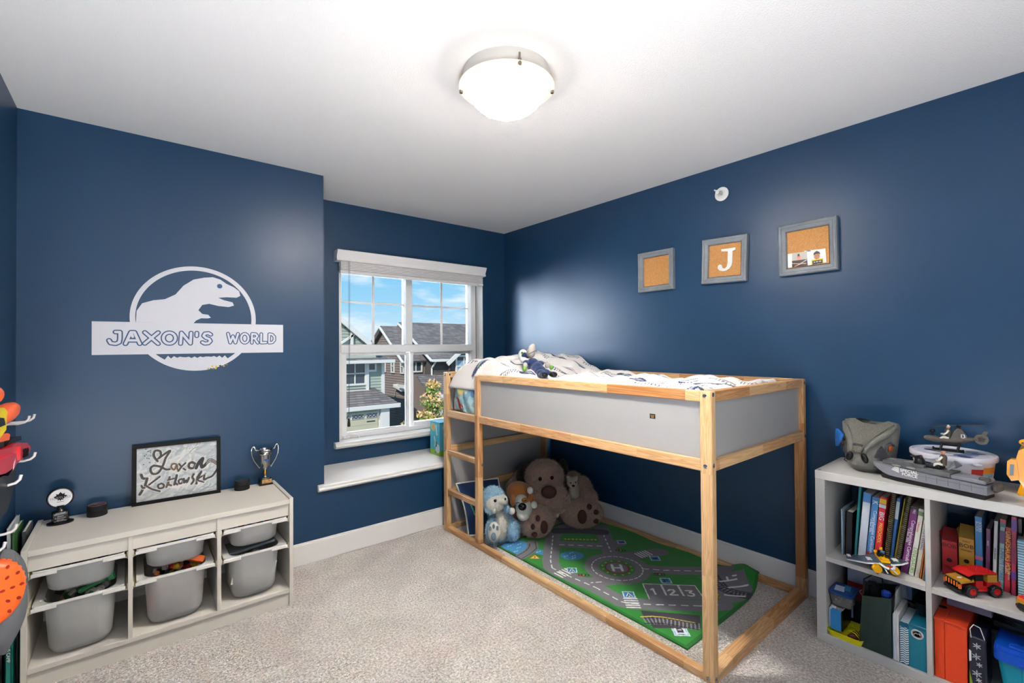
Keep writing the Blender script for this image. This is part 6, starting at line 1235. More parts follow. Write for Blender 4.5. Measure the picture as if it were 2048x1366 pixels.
for k in range(3): b.tube([(2.452+k*.016, .612, FL+.020), (2.458+k*.016, .63, FL+.034), (2.470+k*.016, .655, FL+.030)], .0018, 5)
b.build('yellow_spokes', mat('tray_yellow', '#e8e01a', .35), tray, 60)
# toy laptop standing on end
tl = thing('toy_laptop', 'blue and white toy laptop standing on end at the front corner of the shelf', 'toy', (2.49, .69, FL+.027)); b = MB()
P = [(.724, .058), (.724, .155), (.718, .164), (.708, .168), (.672, .168), (.672, .058)]
def yz(poly, x0, x1, dz=0): 
    q = MB(); q.prism(poly, x0, x1, lambda a, z, h: (h, a, z+dz)); return q
yz([(.716, .066), (.716, .148), (.710, .156), (.676, .152), (.676, .066)], 2.436, 2.446, .0).build('blue_lid', mat('toy_sky', '#2f86c8', .3), tl)
yz([(.725, .065), (.725, .150), (.717, .160), (.700, .162), (.700, .065)], 2.446, 2.456).build('white_rim', mat('toy_white', '#d6d6dc', .35), tl); yz([(.672, .066), (.676, .066), (.676, .152), (.672, .150)], 2.440, 2.56).build('edge', M_tblk, tl)
yz([(.674, .070), (.722, .070), (.722, .158), (.674, .158)], 2.456, 2.562).build('grey_body', mat('toy_grey', '#a09c98', .45), tl)
b = MB(); b.tube([(2.565, .668, .085), (2.568, .668, .17), (2.563, .668, .185)], .004, 8); b.build('hinge', mat('toy_white', '#d6d6dc'), tl, 60)
ct = thing('snack_box', 'clear snack box with a dark blue lid on top of the toy laptop', 'food box', (2.495, .683, .168))
b = MB(); P = [rrect(2.497, .682, .040+.008*f, .036+.008*f, .012) for f in (0, .15, 1)]; Z = (.168, .172, .222); n = len(P[0]); b.add([(x, y, z) for p, z in zip(P, Z) for x, y in p], [(i*n+k, i*n+(k+1) % n, (i+1)*n+(k+1) % n, (i+1)*n+k) for i in range(2) for k in range(n)]+[tuple(range(n))[::-1]]); b.build('tub', mat('clear_plastic', '#d8d6d0', .15, trans=.75, ior=1.1), ct, 40)
b = MB(); b.prism(rrect(2.497, .680, .058, .046, .014), .222, .232); b.prism(rrect(2.497, .680, .050, .040, .012), .232, .236); b.build('lid', mat('lid_navy', '#123c78', .3), ct); b = MB(); b.box((2.485, .692, .2365), (.055, .036, .001), rotz(.15)); b.build('lid_label', mat('label_pale', '#b7c3d8', .4), ct); b = MB(); b.box((2.508, .668, .2366), (.055, .022, .001), rotz(.15)); b.build('lid_print', mat('print_teal', '#2f7fa8', .4), ct)
b = MB(); g = random.Random(3)
for k in range(16): b.box((2.497+g.uniform(-.03, .03), .682+g.uniform(-.026, .026), .184+g.uniform(0, .026)), (.014, .010, .008), Euler((g.random()*3, g.random()*3, 0)).to_matrix())
b.build('contents', mat('contents_tan', '#8d7c66', .7), ct)
sb = thing('shoe_box', 'grey cardboard shoe box with a finger hole at the back of the lower compartment', 'box', (2.70, .58, .225))
b = MB(); b.box2(2.625, 2.79, .465, .70, .225, .305, .002); b.build('carton', mat('card_grey', '#b9bfcc', .7), sb); b = MB(); b.box2(2.621, 2.794, .461, .704, .298, .352, .002); b.build('lid', mat('card_grey2', '#c8cedb', .7), sb)
b = MB(); b.lathe([(0, 0), (.022, 0), (.022, .001), (0, .001)], (2.6212, .600, .350), 20, Matrix.Rotation(-pi/2, 3, 'Y')); b.build('finger_hole', M_tblk, sb); b = MB(); b.box((2.6245, .575, .262), (.001, .06, .05)); b.build('paper_label', mat('label_grey', '#a8acb6', .6), sb); b = MB(); b.box((2.6238, .560, .250), (.001, .012, .012)); b.build('label_print', M_tblk, sb)
def plain(name, label, cat, c, d, m, rz=0, bev=.002, extra=None):
    r = thing(name, label, cat, (c[0], c[1], c[2]-d[2]/2), rz); b = MB(); b.box((0, 0, d[2]/2), d, None, bev); b.build('body', m, r, local=True)
    if extra: extra(r)
    return r
plain('shoe_box', 'red shoe box with white lettering under the grey one', 'box', (2.70, .605, .185), (.16, .19, .08), mat('card_red', '#a3262a', .5), 0, .002, lambda r: text('lettering', 'KIDS', .035, r.matrix_basis @ Matrix.Translation((-.081, .02, .045)) @ frameM((0, 0, 0), (0, -1, 0), (0, 0, 1)), INK['white'], r, .0003))
plain('box', 'dark box at the bottom of the pile behind the toy laptop', 'box', (2.70, .60, .0915), (.16, .2, .107), mat('card_dark', '#1f2a2e', .6))
# dark green paper carrier bag
gb = thing('paper_bag', 'dark green paper carrier bag with a creased side on the lower shelf', 'bag', (2.50, .555, FL)); M_gb = mat('paper_green', '#1d322e', .45)
b = MB(); fx0, bx_, yl, yr_ = 2.436, 2.60, .612, .498; b.add([(fx0, yl, FL), (fx0, yr_, FL), (bx_, yr_, FL), (bx_, yl, FL), (fx0+.012, yl-.012, .255), (fx0+.004, yr_+.002, .285), (bx_, yr_, .29), (bx_, yl-.012, .26), (fx0-.002, .552, .082), (fx0+.004, .555, .27)],
   [(0, 8, 9, 4), (8, 1, 5, 9), (0, 1, 8), (1, 2, 6, 5), (2, 3, 7, 6), (3, 0, 4, 7), (0, 3, 2, 1)]); b.build('bag_body', M_gb, gb)
b = MB(); b.tube([(2.47, .60, .255), (2.48, .60, .315), (2.50, .575, .335), (2.52, .545, .325), (2.52, .54, .28)], .003, 6); b.build('handle', mat('cord_black', '#101213', .6), gb, 60)
for nm, lb, ct_, c, d, m, rr in (('camera_case', 'black case poking out of the green paper bag', 'case', (2.52, .575, .262), (.07, .04, .06), M_tblk, .4), ('toy_disc', 'blue toy disc poking out of the green paper bag', 'toy', (2.475, .522, .282), (.02, .034, .034), mat('disc_blue', '#1d3f9a', .3), .2), ('toy_card', 'black card with white print poking out of the green paper bag', 'card', (2.50, .585, .268), (.004, .05, .06), M_tblk, -.3)): plain(nm, lb, ct_, c, d, m, rr, .008 if nm != 'toy_card' else .001)
# white box in a clear bag
wb = thing('boxed_kit', 'white box wrapped in a clear plastic bag between the green bag and teal boxes', 'box', (2.50, .483, FL)); b = MB(); b.box2(2.434, 2.60, .4745, .4915, FL+.002, .232, .001); b.build('white_box', mat('card_white', '#d9d7d8', .5), wb)
b = MB(); b.box2(2.4345, 2.58, .4916, .4945, FL+.002, .225, .0008); b.build('blue_edge', mat('card_paleblue', '#8fb3cc', .5), wb)
def film(u, v): a = u*2*pi; z = FL+.001+.288*v; w = 1-.45*max(0, (v-.68)/.32); return (2.516+(.086*math.cos(a))*(1-.3*max(0, v-.7))+.05*max(0, v-.7)+.002*math.sin(9*a+v*13), .483+.0135*w*math.sin(a)*1.0+.002*math.sin(5*a+20*v), z)
b = MB(); b.grid(film, 40, 20); b.build('clear_bag', mat('film', '#eef2f6', .12, spec=.8, alpha=.22), wb, 180)
# zigzag box and teal box
zz = thing('zigzag_box', 'teal box printed with white zigzag stripes beside the plain teal one', 'box', (2.50, .4575, FL)); b = MB(); b.box2(2.436, 2.60, .4435, .4715, FL, .205, .0008); b.build('carton', mat('card_teal', '#135a75', .45), zz)
c = Canvas(.028, .167, .0011, '#0f5a78')
for k in range(19): c.line([(0, .004+k*.009), (.0095, .010+k*.009), (.019, .004+k*.009), (.028, .010+k*.009)], .0040, '#dfe6e8')
c.rect(0, .028, .150, .167, '#135a75'); c.sheet('front_print', planeM(frameM((2.4357, .4715, FL), (0, -1, 0), (0, 0, 1))), mat_print('card_print', .45), zz, smooth=False)
c = Canvas(.028, .16, .0014, '#0f5a78')
for k in range(20): c.line([(0, .004+k*.009), (.007, .010+k*.009), (.014, .004+k*.009), (.021, .010+k*.009), (.028, .004+k*.009)], .004, '#dfe6e8')
c.sheet('top_print', planeM(frameM((2.438, .4715, .2055), (0, -1, 0), (1, 0, 0))), mat_print('card_print', .45), zz, smooth=False)
tb = thing('teal_box', 'plain teal box with a white oval emblem against the shelf divider', 'box', (2.50, .416, FL)); b = MB(); b.box2(2.436, 2.60, .3895, .4425, FL, .205, .001); b.build('carton', mat('card_teal2', '#13748c', .4), tb); b = MB(); b.box2(2.4352, 2.602, .389, .443, .198, .212, .001); b.build('lid', mat('card_teal3', '#0f5f78', .4), tb)
RXn = Matrix.Rotation(-pi/2, 3, 'Y')
def ring(b, c_, ro, ri, scx): b.lathe([(ri, 0), (ro, 0), (ro, .0006), (ri, .0006), (ri, 0)], c_, 32, RXn, sc=(scx, 1))
b = MB(); ring(b, (2.4358, .417, .178), .0195, .0175, .95); ring(b, (2.4358, .417, .178), .0145, .0135, .95); b.tube([(2.4356, .427, .174), (2.4356, .421, .183), (2.4356, .416, .178), (2.4356, .411, .184), (2.4356, .407, .175)], .0011, 5)
for k in range(16): a = 2*pi*k/16; b.box((2.4356, .417+.016*math.cos(a), .178+.0152*math.sin(a)), (.0008, .0022, .0016), Matrix.Rotation(a, 3, 'X'))
b.build('oval_emblem', INK['white'], tb)
cp = thing('dark_cup', 'dark cup lying on the teal box at the back of the compartment', 'cup', (2.56, .42, .212)); b = MB(); b.lathe([(.018, 0), (.024, .05), (.026, .052), (.022, .05), (.016, .004), (0, .004)], (2.555, .418, .212), 24); b.build('cup_body', mat('cup_dark', '#1c2226', .3), cp, 50)
# ------------------------------------------------------------------ lower right compartment
M_ora = mat('card_orange', '#e5481f', .5)
def obox(label, y0, y1, h, hole):
    r = thing('orange_box', label, 'box', (2.53, (y0+y1)/2, FL), group='orange card boxes'); b = MB(); b.box2(2.442, 2.74, y0, y1, FL, h, .0015); b.build('carton', M_ora, r)
    b = MB(); b.box2(2.4408, 2.742, y0-.0008, y1+.0008, h-.010, h+.001, .001); b.build('lid_edge', mat('card_orange2', '#d9411b', .5), r)
    if hole: b = MB(); b.lathe([(0, 0), (.013, 0), (.013, .0008), (0, .0008)], (2.56, (y0+y1)/2+.004, h+.0012), 18); b.build('thumb_hole', M_tblk, r)
obox('narrow orange box with a thumb hole against the shelf divider', .3375, .3665, .268, True); obox('wide orange box beside the narrow one', .2735, .3365, .266, False)
plain('grey_lid', 'grey cardboard lid lying on the orange boxes', 'box', (2.68, .285, .306), (.16, .13, .075), mat('card_lilac', '#9d98ac', .6))
sg = thing('gift_bag', 'navy gift bag printed with silver snowflakes beside the orange box', 'bag', (2.50, .245, FL)); b = MB(); b.box2(2.436, 2.60, .222, .268, FL, .245, .004); b.build('bag_body', mat('foil_navy', '#10182c', .3, coat=.3), sg)
b = MB()
for y, z, s_ in ((.247, .215, .012), (.249, .175, .013), (.241, .148, .009), (.248, .112, .014), (.243, .09, .009)):
    for k in range(6): a = pi/6+k*pi/3; b.tube([(2.4356, y, z), (2.4356, y+s_*math.cos(a), z+s_*math.sin(a))], .0011, 4); b.tube([(2.4356, y+s_*.5*math.cos(a-.35), z+s_*.5*math.sin(a-.35)), (2.4356, y+s_*.75*math.cos(a), z+s_*.75*math.sin(a)), (2.4356, y+s_*.5*math.cos(a+.35), z+s_*.5*math.sin(a+.35))], .0008, 4)
b.build('snowflake_print', mat('foil_silver', '#c4c6cc', .3, .5), sg)
b = MB(); b.tube([(2.437, .262, .24), (2.43, .264, .275), (2.434, .255, .292), (2.44, .238, .285), (2.438, .226, .245)], .0016, 6); b.build('cord_handle', INK['white'], sg, 60)
b = MB(); b.prism([(.268, .195), (.262, .19), (.262, .155), (.268, .15)], 2.4345, 2.4355, lambda a, z, h: (h, a, z)); b.build('gift_tag', INK['white'], sg); b = MB(); b.prism([(.268, FL), (.254, FL), (.262, .085), (.268, .12)], 2.4345, 2.4355, lambda a, z, h: (h, a, z)); b.build('green_print', mat('print_lime', '#7f9a2a', .4), sg)
kb = thing('backpack', 'black backpack stuffed behind the blue lidded tub', 'bag', (2.66, .16, FL)); 
def bpk(u, v): a = u*2*pi; w = (1-abs(2*v-1)**5)**.5; return (2.67+.09*w*math.cos(a), .15+.06*w*math.sin(a)*(1+.1*math.sin(3*a)), FL+.305*v)
b = MB(); b.grid(bpk, 28, 18); b.build('fabric', mat('nylon_black', '#131417', .55, bump=(120, .6, .004)), kb, 180); b = MB(); b.tube([(2.60, .20, .30), (2.575, .19, .31), (2.57, .14, .305), (2.60, .11, .29)], [.012]*4, 8); b.box((2.585, .16, .262), (.012, .11, .022), None, .004); b.build('strap', mat('strap_black', '#1c1d20', .6), kb, 60)
b = MB(); b.tube([(2.579, .19, .245), (2.576, .188, .238)], .003, 6); b.build('zip_pull', mat('bolt_steel', '#b9bcc0'), kb)
tub = thing('storage_tub', 'teal plastic tub with a bright blue clip lid on the bottom shelf', 'tub', (2.55, .12, FL)); b = MB()
P = [rrect(2.56, .105, .098+.018*f, .072+.020*f, .02) for f in (0, 1)]; n = len(P[0]); b.add([(x, y, z) for p, z in zip(P, (FL, .200)) for x, y in p], [(k, (k+1) % n, n+(k+1) % n, n+k) for k in range(n)]+[tuple(range(n))[::-1], tuple(range(n, 2*n))]); b.box((2.450, .13, .12), (.006, .01, .15), Matrix.Rotation(-.08, 3, 'Y'), .002); b.box((2.450, .09, .12), (.006, .01, .15), Matrix.Rotation(-.08, 3, 'Y'), .002); b.build('tub_body', mat('tub_teal', '#1795b0', .35), tub, 40)
b = MB(); b.prism(rrect(2.56, .105, .125, .100, .022), .192, .228); b.prism(rrect(2.56, .105, .118, .093, .02), .228, .244); b.box((2.436, .12, .196), (.006, .05, .014), None, .002); b.box((2.47, .14, .2445), (.03, .05, .006), None, .002); b.build('clip_lid', mat('tub_blue', '#0f4fc4', .3), tub, 30)
# ================================================================== ON TOP OF THE SHELF
TZ = .770
mk = thing('dinosaur_mask', 'grey rubber dinosaur head mask with orange eyes on the shelf top', 'mask', (2.632, .604, TZ), rz=-.17)
# local: front = -x, +y = towards the window
M_dino = mat('mask_grey', '#71716b', .55, bump=(330, .9, .004), var=(30, .12)); M_dino2 = mat('mask_dark', '#3b3c42', .6, bump=(200, .5, .003)); M_dino3 = mat('mask_jaw', '#565a52', .6, bump=(200, .5, .003))
prof = [(0, .058, .070), (.018, .074, .094), (.034, .082, .104), (.06, .088, .104), (.10, .094, .088), (.135, .099, .062), (.165, .103, .040), (.19, .106, .025), (.205, .100, .012), (.21, .06, .0)]
def dmask(u, v):
    k = v*(len(prof)-1); i = min(int(k), len(prof)-2); t = k-i; z, hw, fr = [prof[i][q]*(1-t)+prof[i+1][q]*t for q in range(3)]
    a = (u-.5)*2*pi; ca, sa = math.cos(a), math.sin(a); nose = math.exp(-(a/.62)**2)*(.030 if z < .12 else .018)*(1 if z > .03 else .6)
    x = -(fr*max(ca, 0)**.75+nose*.8) if ca > 0 else .085*abs(ca)**.8
    saddle = .016*abs(sa)**2*max(0, (z-.12)/.09)
    return (x, hw*math.copysign(abs(sa)**.85, sa), z+saddle)
b = MB(); b.grid(dmask, 56, 34); b.build('skull', M_dino, mk, 180, local=True)
for s in (-1, 1):
    b = MB(); b.tube([(-.118, s*.020, .085), (-.108, s*.030, .115), (-.078, s*.050, .145), (-.045, s*.078, .172), (-.012, s*.098, .205)], [.009, .011, .013, .015, .012], 10); b.build('brow_ridge', M_dino, mk, 180, local=True)
    b = MB(); b.ell((-.128, s*.030, .070), (.010, .013, .022), Matrix.Rotation(s*.35, 3, 'X'), 14, 10); b.build('nostril', M_tblk, mk, 180, local=True)
    b = MB(); b.add([(-.098, s*.052, .075), (-.070, s*.075, .072), (-.050, s*.088, .080), (-.072, s*.072, .125), (-.086, s*.062, .105)], [(0, 1, 2, 3, 4)]); o = b.build('cheek_hollow', M_dino2, mk, local=True); q = o.modifiers.new('t', 'SOLIDIFY'); q.thickness = .008; q.offset = 0
    b = MB(); b.ell((-.046, s*.092, .118), (.013, .009, .016), None, 12, 8); b.build('eye', mat('mask_eye', '#a5481a', .3), mk, 180, local=True)
    b = MB(); b.tube([(-.062, s*.086, .108), (-.060, s*.088, .130), (-.046, s*.098, .138), (-.030, s*.101, .128)], .005, 8); b.build('eyelid', M_dino2, mk, 60, local=True)
b = MB(); b.add([(-.078, .082, .155), (-.030, .125, .170), (-.015, .135, .118), (-.040, .122, .088), (-.074, .092, .122)], [(0, 1, 2, 3, 4)]); o = b.build('eye_patch', mat('patch_blue', '#1f66b4', .5), mk, local=True); q = o.modifiers.new('t', 'SOLIDIFY'); q.thickness = .012; q.offset = 0
def plate(u, v):
    y = (u-.5)*2*(.016+.034*v+.048*v**2.2); x = -.128+.118*v**.9-.006*(1-(2*u-1)**2); z = .098+.112*v**.85+.012*abs(2*u-1)**2*v**3-.004*abs(2*u-1)
    return (x-.006, y, z+.0012*math.sin(61*u+7*v)*math.sin(53*v+9*u))
b = MB(); b.grid(plate, 40, 34); o = b.build('forehead_plate', mat('mask_plate', '#74736a', .55, bump=(420, 1, .006), var=(240, .3)), mk, 180, local=True); q = o.modifiers.new('t', 'SOLIDIFY'); q.thickness = .008; q.offset = 0
b = MB(); b.tube([(-.112, .0, .032), (-.100, .045, .033), (-.070, .078, .035), (-.03, .090, .038)], .0025, 6); b.tube([(-.112, .0, .032), (-.100, -.045, .033), (-.070, -.078, .035), (-.03, -.090, .038)], .0025, 6); b.build('mouth_line', M_dino2, mk, 60, local=True)
b = MB()
for k in range(7): a = .35+k*.09; b.ell((-.090*math.cos(a)-.018, -.098*math.sin(a), .050), (.005, .005, .006), None, 8, 6)
b.build('lip_bumps', M_dino, mk, 180, local=True)
b = MB(); b.box((-.118, 0, .124), (.012, .040, .010), Matrix.Rotation(-.5, 3, 'Y'), .004); b.build('snout_step', M_dino2, mk, local=True)
b = MB(); b.lathe([(.014, 0), (.020, .004), (.020, .014), (.012, .018), (0, .018)], (-.005, -.01, .196), 16); b.build('strap_mount', M_tblk, mk, 50, local=True)
b = MB(); b.tube([(.0, .095, .085), (.03, .125, .088), (.06, .155, .086)], [.010, .009, .008], 8); b.build('strap', mat('strap_brown', '#3a2c26', .6), mk, 60, local=True)
# tub with lid
t_ = thing('round_tub', 'white round tub with a printed lid and bright labels behind the toy boat', 'tub', (2.655, .333, TZ)); cx, cy = 2.655, .333
b = MB(); b.lathe([(0, TZ), (.112, TZ), (.116, TZ+.006), (.127, TZ+.098), (.127, TZ+.104)], (cx, cy, 0), 56); b.build('tub_body', mat('tub_white', '#dcdade', .35), t_, 50)
def band(name, a0, a1, z0, z1, col):
    b = MB(); b.grid(lambda u, v: (cx+(.1172+.0112*((z0+(z1-z0)*v)-.006)/.092)*math.cos(a0+(a1-a0)*u), cy+(.1172+.0112*((z0+(z1-z0)*v)-.006)/.092)*math.sin(a0+(a1-a0)*u), TZ+z0+(z1-z0)*v), 14, 2); b.build(name, mat('label_'+col.strip('#'), col, .4), t_, 180)
band('label_blue', 2.1, 2.75, .01, .088, '#17307c'); band('label_crown', 2.52, 2.68, .02, .05, '#e2cf3a'); band('label_red', 3.72, 4.05, .01, .080, '#b8262a'); band('label_sky', 4.05, 4.5, .01, .062, '#8fb0c8'); band('label_orange', 4.05, 4.62, .062, .086, '#d98a2a'); band('label_print', 4.2, 4.35, .02, .05, '#2c3f6a')
b = MB(); b.lathe([(.128, TZ+.101), (.135, TZ+.103), (.1365, TZ+.107), (.1365, TZ+.120), (.134, TZ+.1235), (.127, TZ+.1235), (.124, TZ+.119), (0, TZ+.119)], (cx, cy, 0), 56); b.box((cx-.115, cy-.085, TZ+.102), (.03, .022, .008), rotz(.64), .003); b.build('lid', mat('lid_white', '#d4d2dc', .3), t_, 40)
c = Canvas(.23, .23, .004, '#d4d2dc')
g2 = np.random.default_rng(3)
c.ell((.115, .115), (.112, .112), '#c9cad6')
for _ in range(26): c.ell((g2.uniform(.03, .2), g2.uniform(.03, .2)), (g2.uniform(.008, .03), g2.uniform(.006, .02)), g2.choice(['#2c3a66', '#5f79a8', '#1c2440', '#e2e2ea', '#8a94b0']), g2.uniform(0, 3))
c.put(np.hypot(c.X-.115, c.Y-.115) > .112, '#d4d2dc'); M_ = c.img.copy()
c.sheet('lid_print', lambda X, Y: np.stack([cx+(X-.115)*np.where(np.hypot(X-.115, Y-.115) > .118, .118/np.maximum(np.hypot(X-.115, Y-.115), 1e-6), 1), cy+(Y-.115)*np.where(np.hypot(X-.115, Y-.115) > .118, .118/np.maximum(np.hypot(X-.115, Y-.115), 1e-6), 1), TZ+.1194+0*X], -1), mat_print('lid_print', .3), t_, smooth=False)
# toy figures share this builder
M_fsk = mat('figure_skin', '#c98f74', .5); M_fjk = mat('figure_jacket', '#4a4038', .6); M_fwh = mat('figure_white', '#d8d6c8', .5)
def figure(label, M, cap):
    f = thing('toy_soldier', label, 'toy figure', M.to_translation()); f.rotation_euler = M.to_euler()
    b = MB(); b.tube([(0, 0, .006), (0, 0, .020), (.001, 0, .036), (.001, 0, .044), (.001, 0, .048)], [.009, .0095, .012, .010, .004], 12); b.build('jacket', M_fjk, f, 60, local=True)
    b = MB(); b.ell((.001, 0, .054), (.0062, .0058, .0072), None, 12, 10); b.ell((.007, 0, .0535), (.0016, .0012, .0018), None, 6, 5); b.build('head', M_fsk, f, 180, local=True)
    b = MB(); b.lathe([(.0072, .0555), (.0078, .057), (.0065, .0615), (0, .063)], (.0005, 0, 0), 14); b.build('hair' if cap == M_fsk else 'cap', cap, f, 60, local=True)
    for s in (-1, 1):
        b = MB(); b.tube([(0, s*.012, .041), (.006, s*.0155, .030), (.014, s*.013, .022), (.020, s*.009, .023)], [.0042, .0038, .0032, .003], 8)
        for k in range(4): b.tube([(.020, s*.009+(k-1.5)*.0014, .0235), (.0235, s*.009+(k-1.5)*.0014, .0235-.0004*k), (.025, s*.009+(k-1.5)*.0014, .0215)], .0007, 5)
        b.tube([(.0195, s*.0075, .0245), (.0215, s*.0055, .0255)], .0008, 5); b.build('arm', M_fwh, f, 60, local=True)
        b = MB(); b.tube([(0, s*.005, .008), (.016, s*.006, .010), (.026, s*.0065, .004), (.028, s*.0065, -.008), (.034, s*.0065, -.009)], [.0055, .005, .0042, .0036, .003], 8); b.build('leg', M_fwh, f, 60, local=True)
    return f
# toy boat
bt = thing('toy_boat', 'grey plastic toy patrol boat with white side lettering along the shelf front', 'toy boat', (2.497, .385, TZ), rz=math.atan2(.375, .088))
# local x towards the bow, local y to the left of the bow (-x world side is +y)
M_hull = mat('boat_grey', '#7c7e85', .4); M_deck = mat('boat_deck', '#5c5e62', .45, var=(40, .3)); M_camo = mat('boat_camo', '#8f9088', .5)
L2 = .192
def hullsec(x):
    t = (x+L2)/(2*L2); w = .052*(1-max(0, (t-.72)/.28)**2.0*.75); keel = .020+.030*max(0, (t-.78)/.22)**1.5; return w, keel, .052+.008*t
V = []; F = []; nS = 20
for i in range(nS+1):
    x = -L2+2*L2*i/nS; w, k, h = hullsec(x); V += [(x, w, k), (x, w*1.02, h), (x, -w*1.02, h), (x, -w, k)]
for i in range(nS):
    for q in range(4): F.append((i*4+q, i*4+(q+1) % 4, (i+1)*4+(q+1) % 4, (i+1)*4+q))
F += [(0, 1, 2, 3), tuple(nS*4+q for q in (3, 2, 1, 0))]; b = MB(); b.add(V, F); b.build('hull', M_hull, bt, local=True)
b = MB(); b.prism([(-L2+.01, .042), (.09, .042), (.150, .024), (.165, 0), (.150, -.024), (.09, -.042), (-L2+.01, -.042)], 0, .024); b.build('keel', mat('boat_black', '#121316', .4), bt, local=True)
b = MB(); b.box((-.135, 0, .062), (.10, .086, .016), None, .004); b.build('rear_deck', M_hull, bt, local=True)
b = MB(); b.prism([(-.085, .046), (.06, .040), (.150, .020), (.155, -.020), (.06, -.040), (-.085, -.046)], .058, .074); b.prism([(.0, .034), (.06, .030), (.135, .014), (.135, -.014), (.06, -.030), (.0, -.034)], .074, .084); b.build('fore_deck', M_deck, bt, local=True)
b = MB(); g3 = random.Random(5)
for k in range(9): x = g3.uniform(-.07, .13); b.ell((x, g3.uniform(-.02, .02)*(1-x*3), .0745 if x < 0 else .0842), (.016, .008, .0012), rotz(g3.random()*3), 10, 4)
for k in range(4): b.ell((.09-k*.05, .0415-.0*k, .066), (.018, .001, .004), None, 8, 5)
b.build('camouflage_patch', M_camo, bt, 180, local=True)
b = MB()
for k in range(6): b.box((.02-k*.034, .0528, .040), (.0012, .0012, .026))
b.box((-.085, .0534, .044), (.20, .0008, .0012)); b.build('panel_groove', M_deck, bt, local=True)
b = MB(); b.box((-L2-.012, 0, .045), (.024, .05, .030), None, .008); b.box((-L2+.012, .03, .074), (.03, .02, .016), None, .004); b.build('engine', mat('boat_engine', '#4b4743', .5), bt, local=True)
b = MB(); b.box((-.02, -.006, .082), (.05, .05, .012), None, .004); b.lathe([(.02, .0), (.016, .02), (.010, .03), (0, .032)], (.025, .004, .08), 12); b.tube([(.025, .004, .105), (.055, .006, .112)], .005, 8); b.box((.028, .004, .108), (.02, .026, .018), Matrix.Rotation(.3, 3, 'Y'), .003); b.build('gun_turret', M_tblk, bt, 40, local=True)
def shieldf(u, v): return (-.075-.02*v+.012*math.cos(pi*(u-.5)), -.006+(u-.5)*.07*(1-.25*v), .082+.034*v*math.sin(pi*(.15+.7*u)))
b = MB(); b.grid(shieldf, 12, 6); o = b.build('seat_shield', M_hull, bt, 180, local=True); q = o.modifiers.new('t', 'SOLIDIFY'); q.thickness = .003
Mb = bt.matrix_basis @ Matrix.Translation((.072, .0536, .046)) @ frameM((0, 0, 0), (-1, 0, 0), (0, 0, 1))
text('lettering', 'SPECIAL', .017, Mb @ Matrix.Translation((-.0, .0065, 0)), INK['white'], bt, .0003, align='LEFT', offset=.0004); text('lettering', 'FORCE', .017, Mb @ Matrix.Translation((.006, -.0085, 0)), INK['white'], bt, .0003, align='LEFT', offset=.0004)
b = MB()
for k in range(4): b.add([Vector(p) for p in ((.076, .0537, .040+k*.006), (.104-.003*k, .0533, .048+k*.004), (.100-.003*k, .0533, .050+k*.004), (.075, .0537, .044+k*.006))], [(0, 1, 2, 3)])
b.build('wing_emblem', INK['white'], bt, local=True)
figure('toy soldier sitting in the cockpit of the grey toy boat', Matrix.Translation((2.478, .335, TZ+.089)) @ Matrix.Rotation(math.atan2(.375, .088), 4, 'Z'), M_fsk)
# toy helicopter standing on the tub lid
hc = thing('toy_helicopter', 'dark toy helicopter with a black rotor standing on the tub lid', 'toy helicopter', (2.640, .336, TZ+.1275), rz=math.radians(97)); M_hel = mat('heli_brown', '#4b443d', .45, var=(60, .25))
b = MB(); b.tube([(.082, 0, .048), (.074, 0, .047), (.05, 0, .046), (.02, 0, .042), (-.015, 0, .044), (-.035, 0, .052), (-.06, 0, .056), (-.085, 0, .060)], [.004, .010, .014, .012, .013, .016, .008, .006], 12); b.prism([(-.012, .042), (.0, .05), (-.012, .085), (-.022, .098), (-.034, .096), (-.05, .068), (-.05, .05)], -.011, .011, lambda a, z, h: (a, h, z)); b.build('fuselage', M_hel, hc, 50, local=True)
b = MB(); b.lathe([(.011, -.006), (.021, -.006), (.021, .006), (.011, .006), (.011, -.006)], (-.092, 0, .060), 20, Matrix.Rotation(pi/2, 3, 'X')); b.prism([(-.085, .07), (-.10, .094), (-.112, .092), (-.102, .066)], -.002, .002, lambda a, z, h: (a, h, z)); b.build('tail_fan', M_hel, hc, local=True)
b = MB(); b.cyl((-.026, 0, .094), (-.026, 0, .106), .004); b.ell((-.026, 0, .107), (.009, .009, .006), None, 12, 8); b.box((-.026, 0, .110), (.155, .012, .0038), Matrix.Rotation(.14, 3, 'Y')); b.build('rotor', M_tblk, hc, local=True)
b = MB()
for s in (-1, 1):
    b.tube([(.055, s*.018, .008), (.048, s*.018, .002), (-.035, s*.018, .002), (-.042, s*.018, .004)], .0032, 8)
    for x in (.03, -.022): b.tube([(x, s*.017, .003), (x-.004, s*.010, .022), (x-.006, s*.006, .038)], .004, 8)
b.box((.0, 0, .030), (.06, .022, .012), None, .003); b.build('skids', M_tblk, hc, 50, local=True)
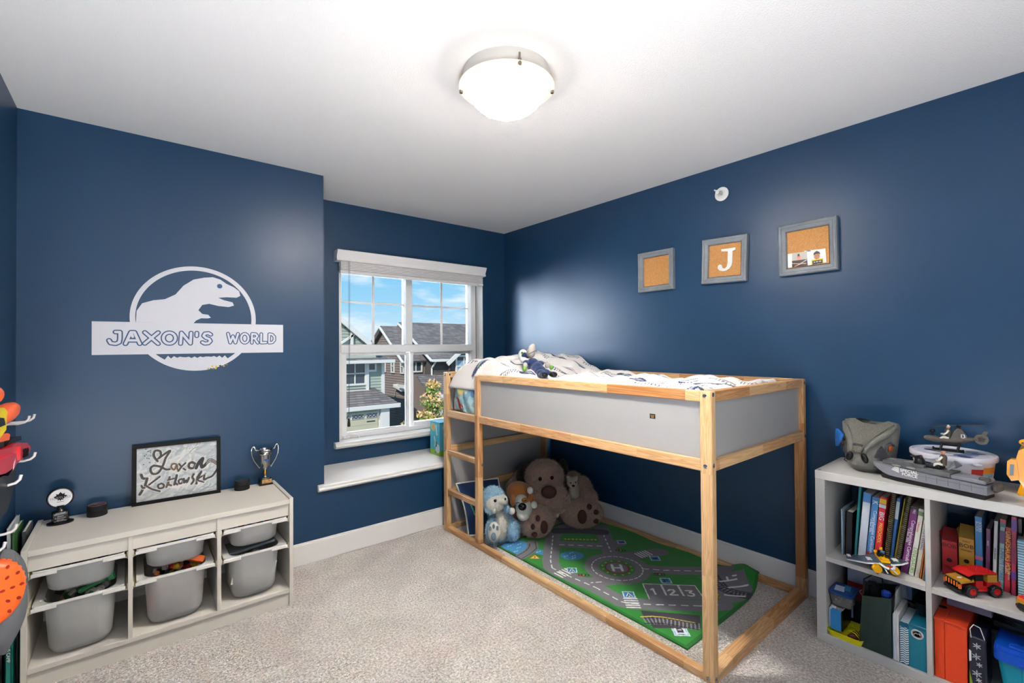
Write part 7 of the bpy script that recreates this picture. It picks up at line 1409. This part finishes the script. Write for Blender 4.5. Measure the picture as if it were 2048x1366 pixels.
b = MB(); b.cyl((.054, 0, .056), (.054, 0, .072), .003); b.ell((.054, 0, .078), (.010, .008, .008), None, 10, 8); b.build('gun_mount', M_tblk, hc, 60, local=True); b = MB(); b.tube([(-.034, .012, .058), (-.034, .012, .074), (-.042, .012, .074), (-.044, .012, .062)], .002, 5, closed=True); b.build('white_marking', INK['white'], hc, local=True)
figure('toy soldier in a white cap riding the toy helicopter', hc.matrix_basis @ Matrix.Translation((.004, .0, .046)), M_fwh)
# yellow toy at the edge of the frame
yt = thing('toy_robot', 'yellow plastic toy robot helmet at the edge of view on the shelf top', 'toy', (2.62, .085, TZ)); M_yt = mat('helmet_yellow', '#f0a30c', .3, coat=.3)
def yprism(P, x0, x1): q = MB(); q.prism(P, x0, x1, lambda a, z, h: (h, a, z)); return q
b = yprism([(.148, .905), (.140, .940), (.120, .955), (.06, .960), (.03, .94), (.03, .80), (.10, .79), (.128, .80), (.150, .845), (.155, .87)], 2.585, 2.72); b.box((2.60, .125, .80), (.03, .03, .07), Matrix.Rotation(.25, 3, 'X'), .006); b.build('shell', M_yt, yt)
b = yprism([(.170, .895), (.160, .905), (.145, .905), (.140, .83), (.160, .822), (.172, .845)], 2.580, 2.61); b.build('ear_pod', M_yt, yt); b = yprism([(.162, .885), (.152, .885), (.154, .845), (.164, .842)], 2.577, 2.581); b.build('silver_inset', mat('inset_silver', '#66727c', .35, .2), yt)
b = yprism([(.120, .935), (.05, .94), (.05, .85), (.118, .86), (.126, .90)], 2.578, 2.586); b.build('visor', M_tblk, yt)
b = MB(); b.ell((2.62, .120, .968), (.03, .022, .013), None, 14, 8); b.build('crest', M_yt, yt, 180); b = MB(); b.ell((2.60, .122, .968), (.014, .012, .006), None, 10, 6); b.build('crest_chrome', M_bolt, yt, 180)
b = MB(); b.cyl((2.592, .128, TZ), (2.592, .130, TZ+.03), .007, .006); b.cyl((2.66, .06, TZ), (2.66, .06, TZ+.03), .007, .006); b.cyl((2.60, .05, TZ), (2.60, .05, TZ+.03), .007, .006); b.build('chrome_foot', M_bolt, yt, 60)
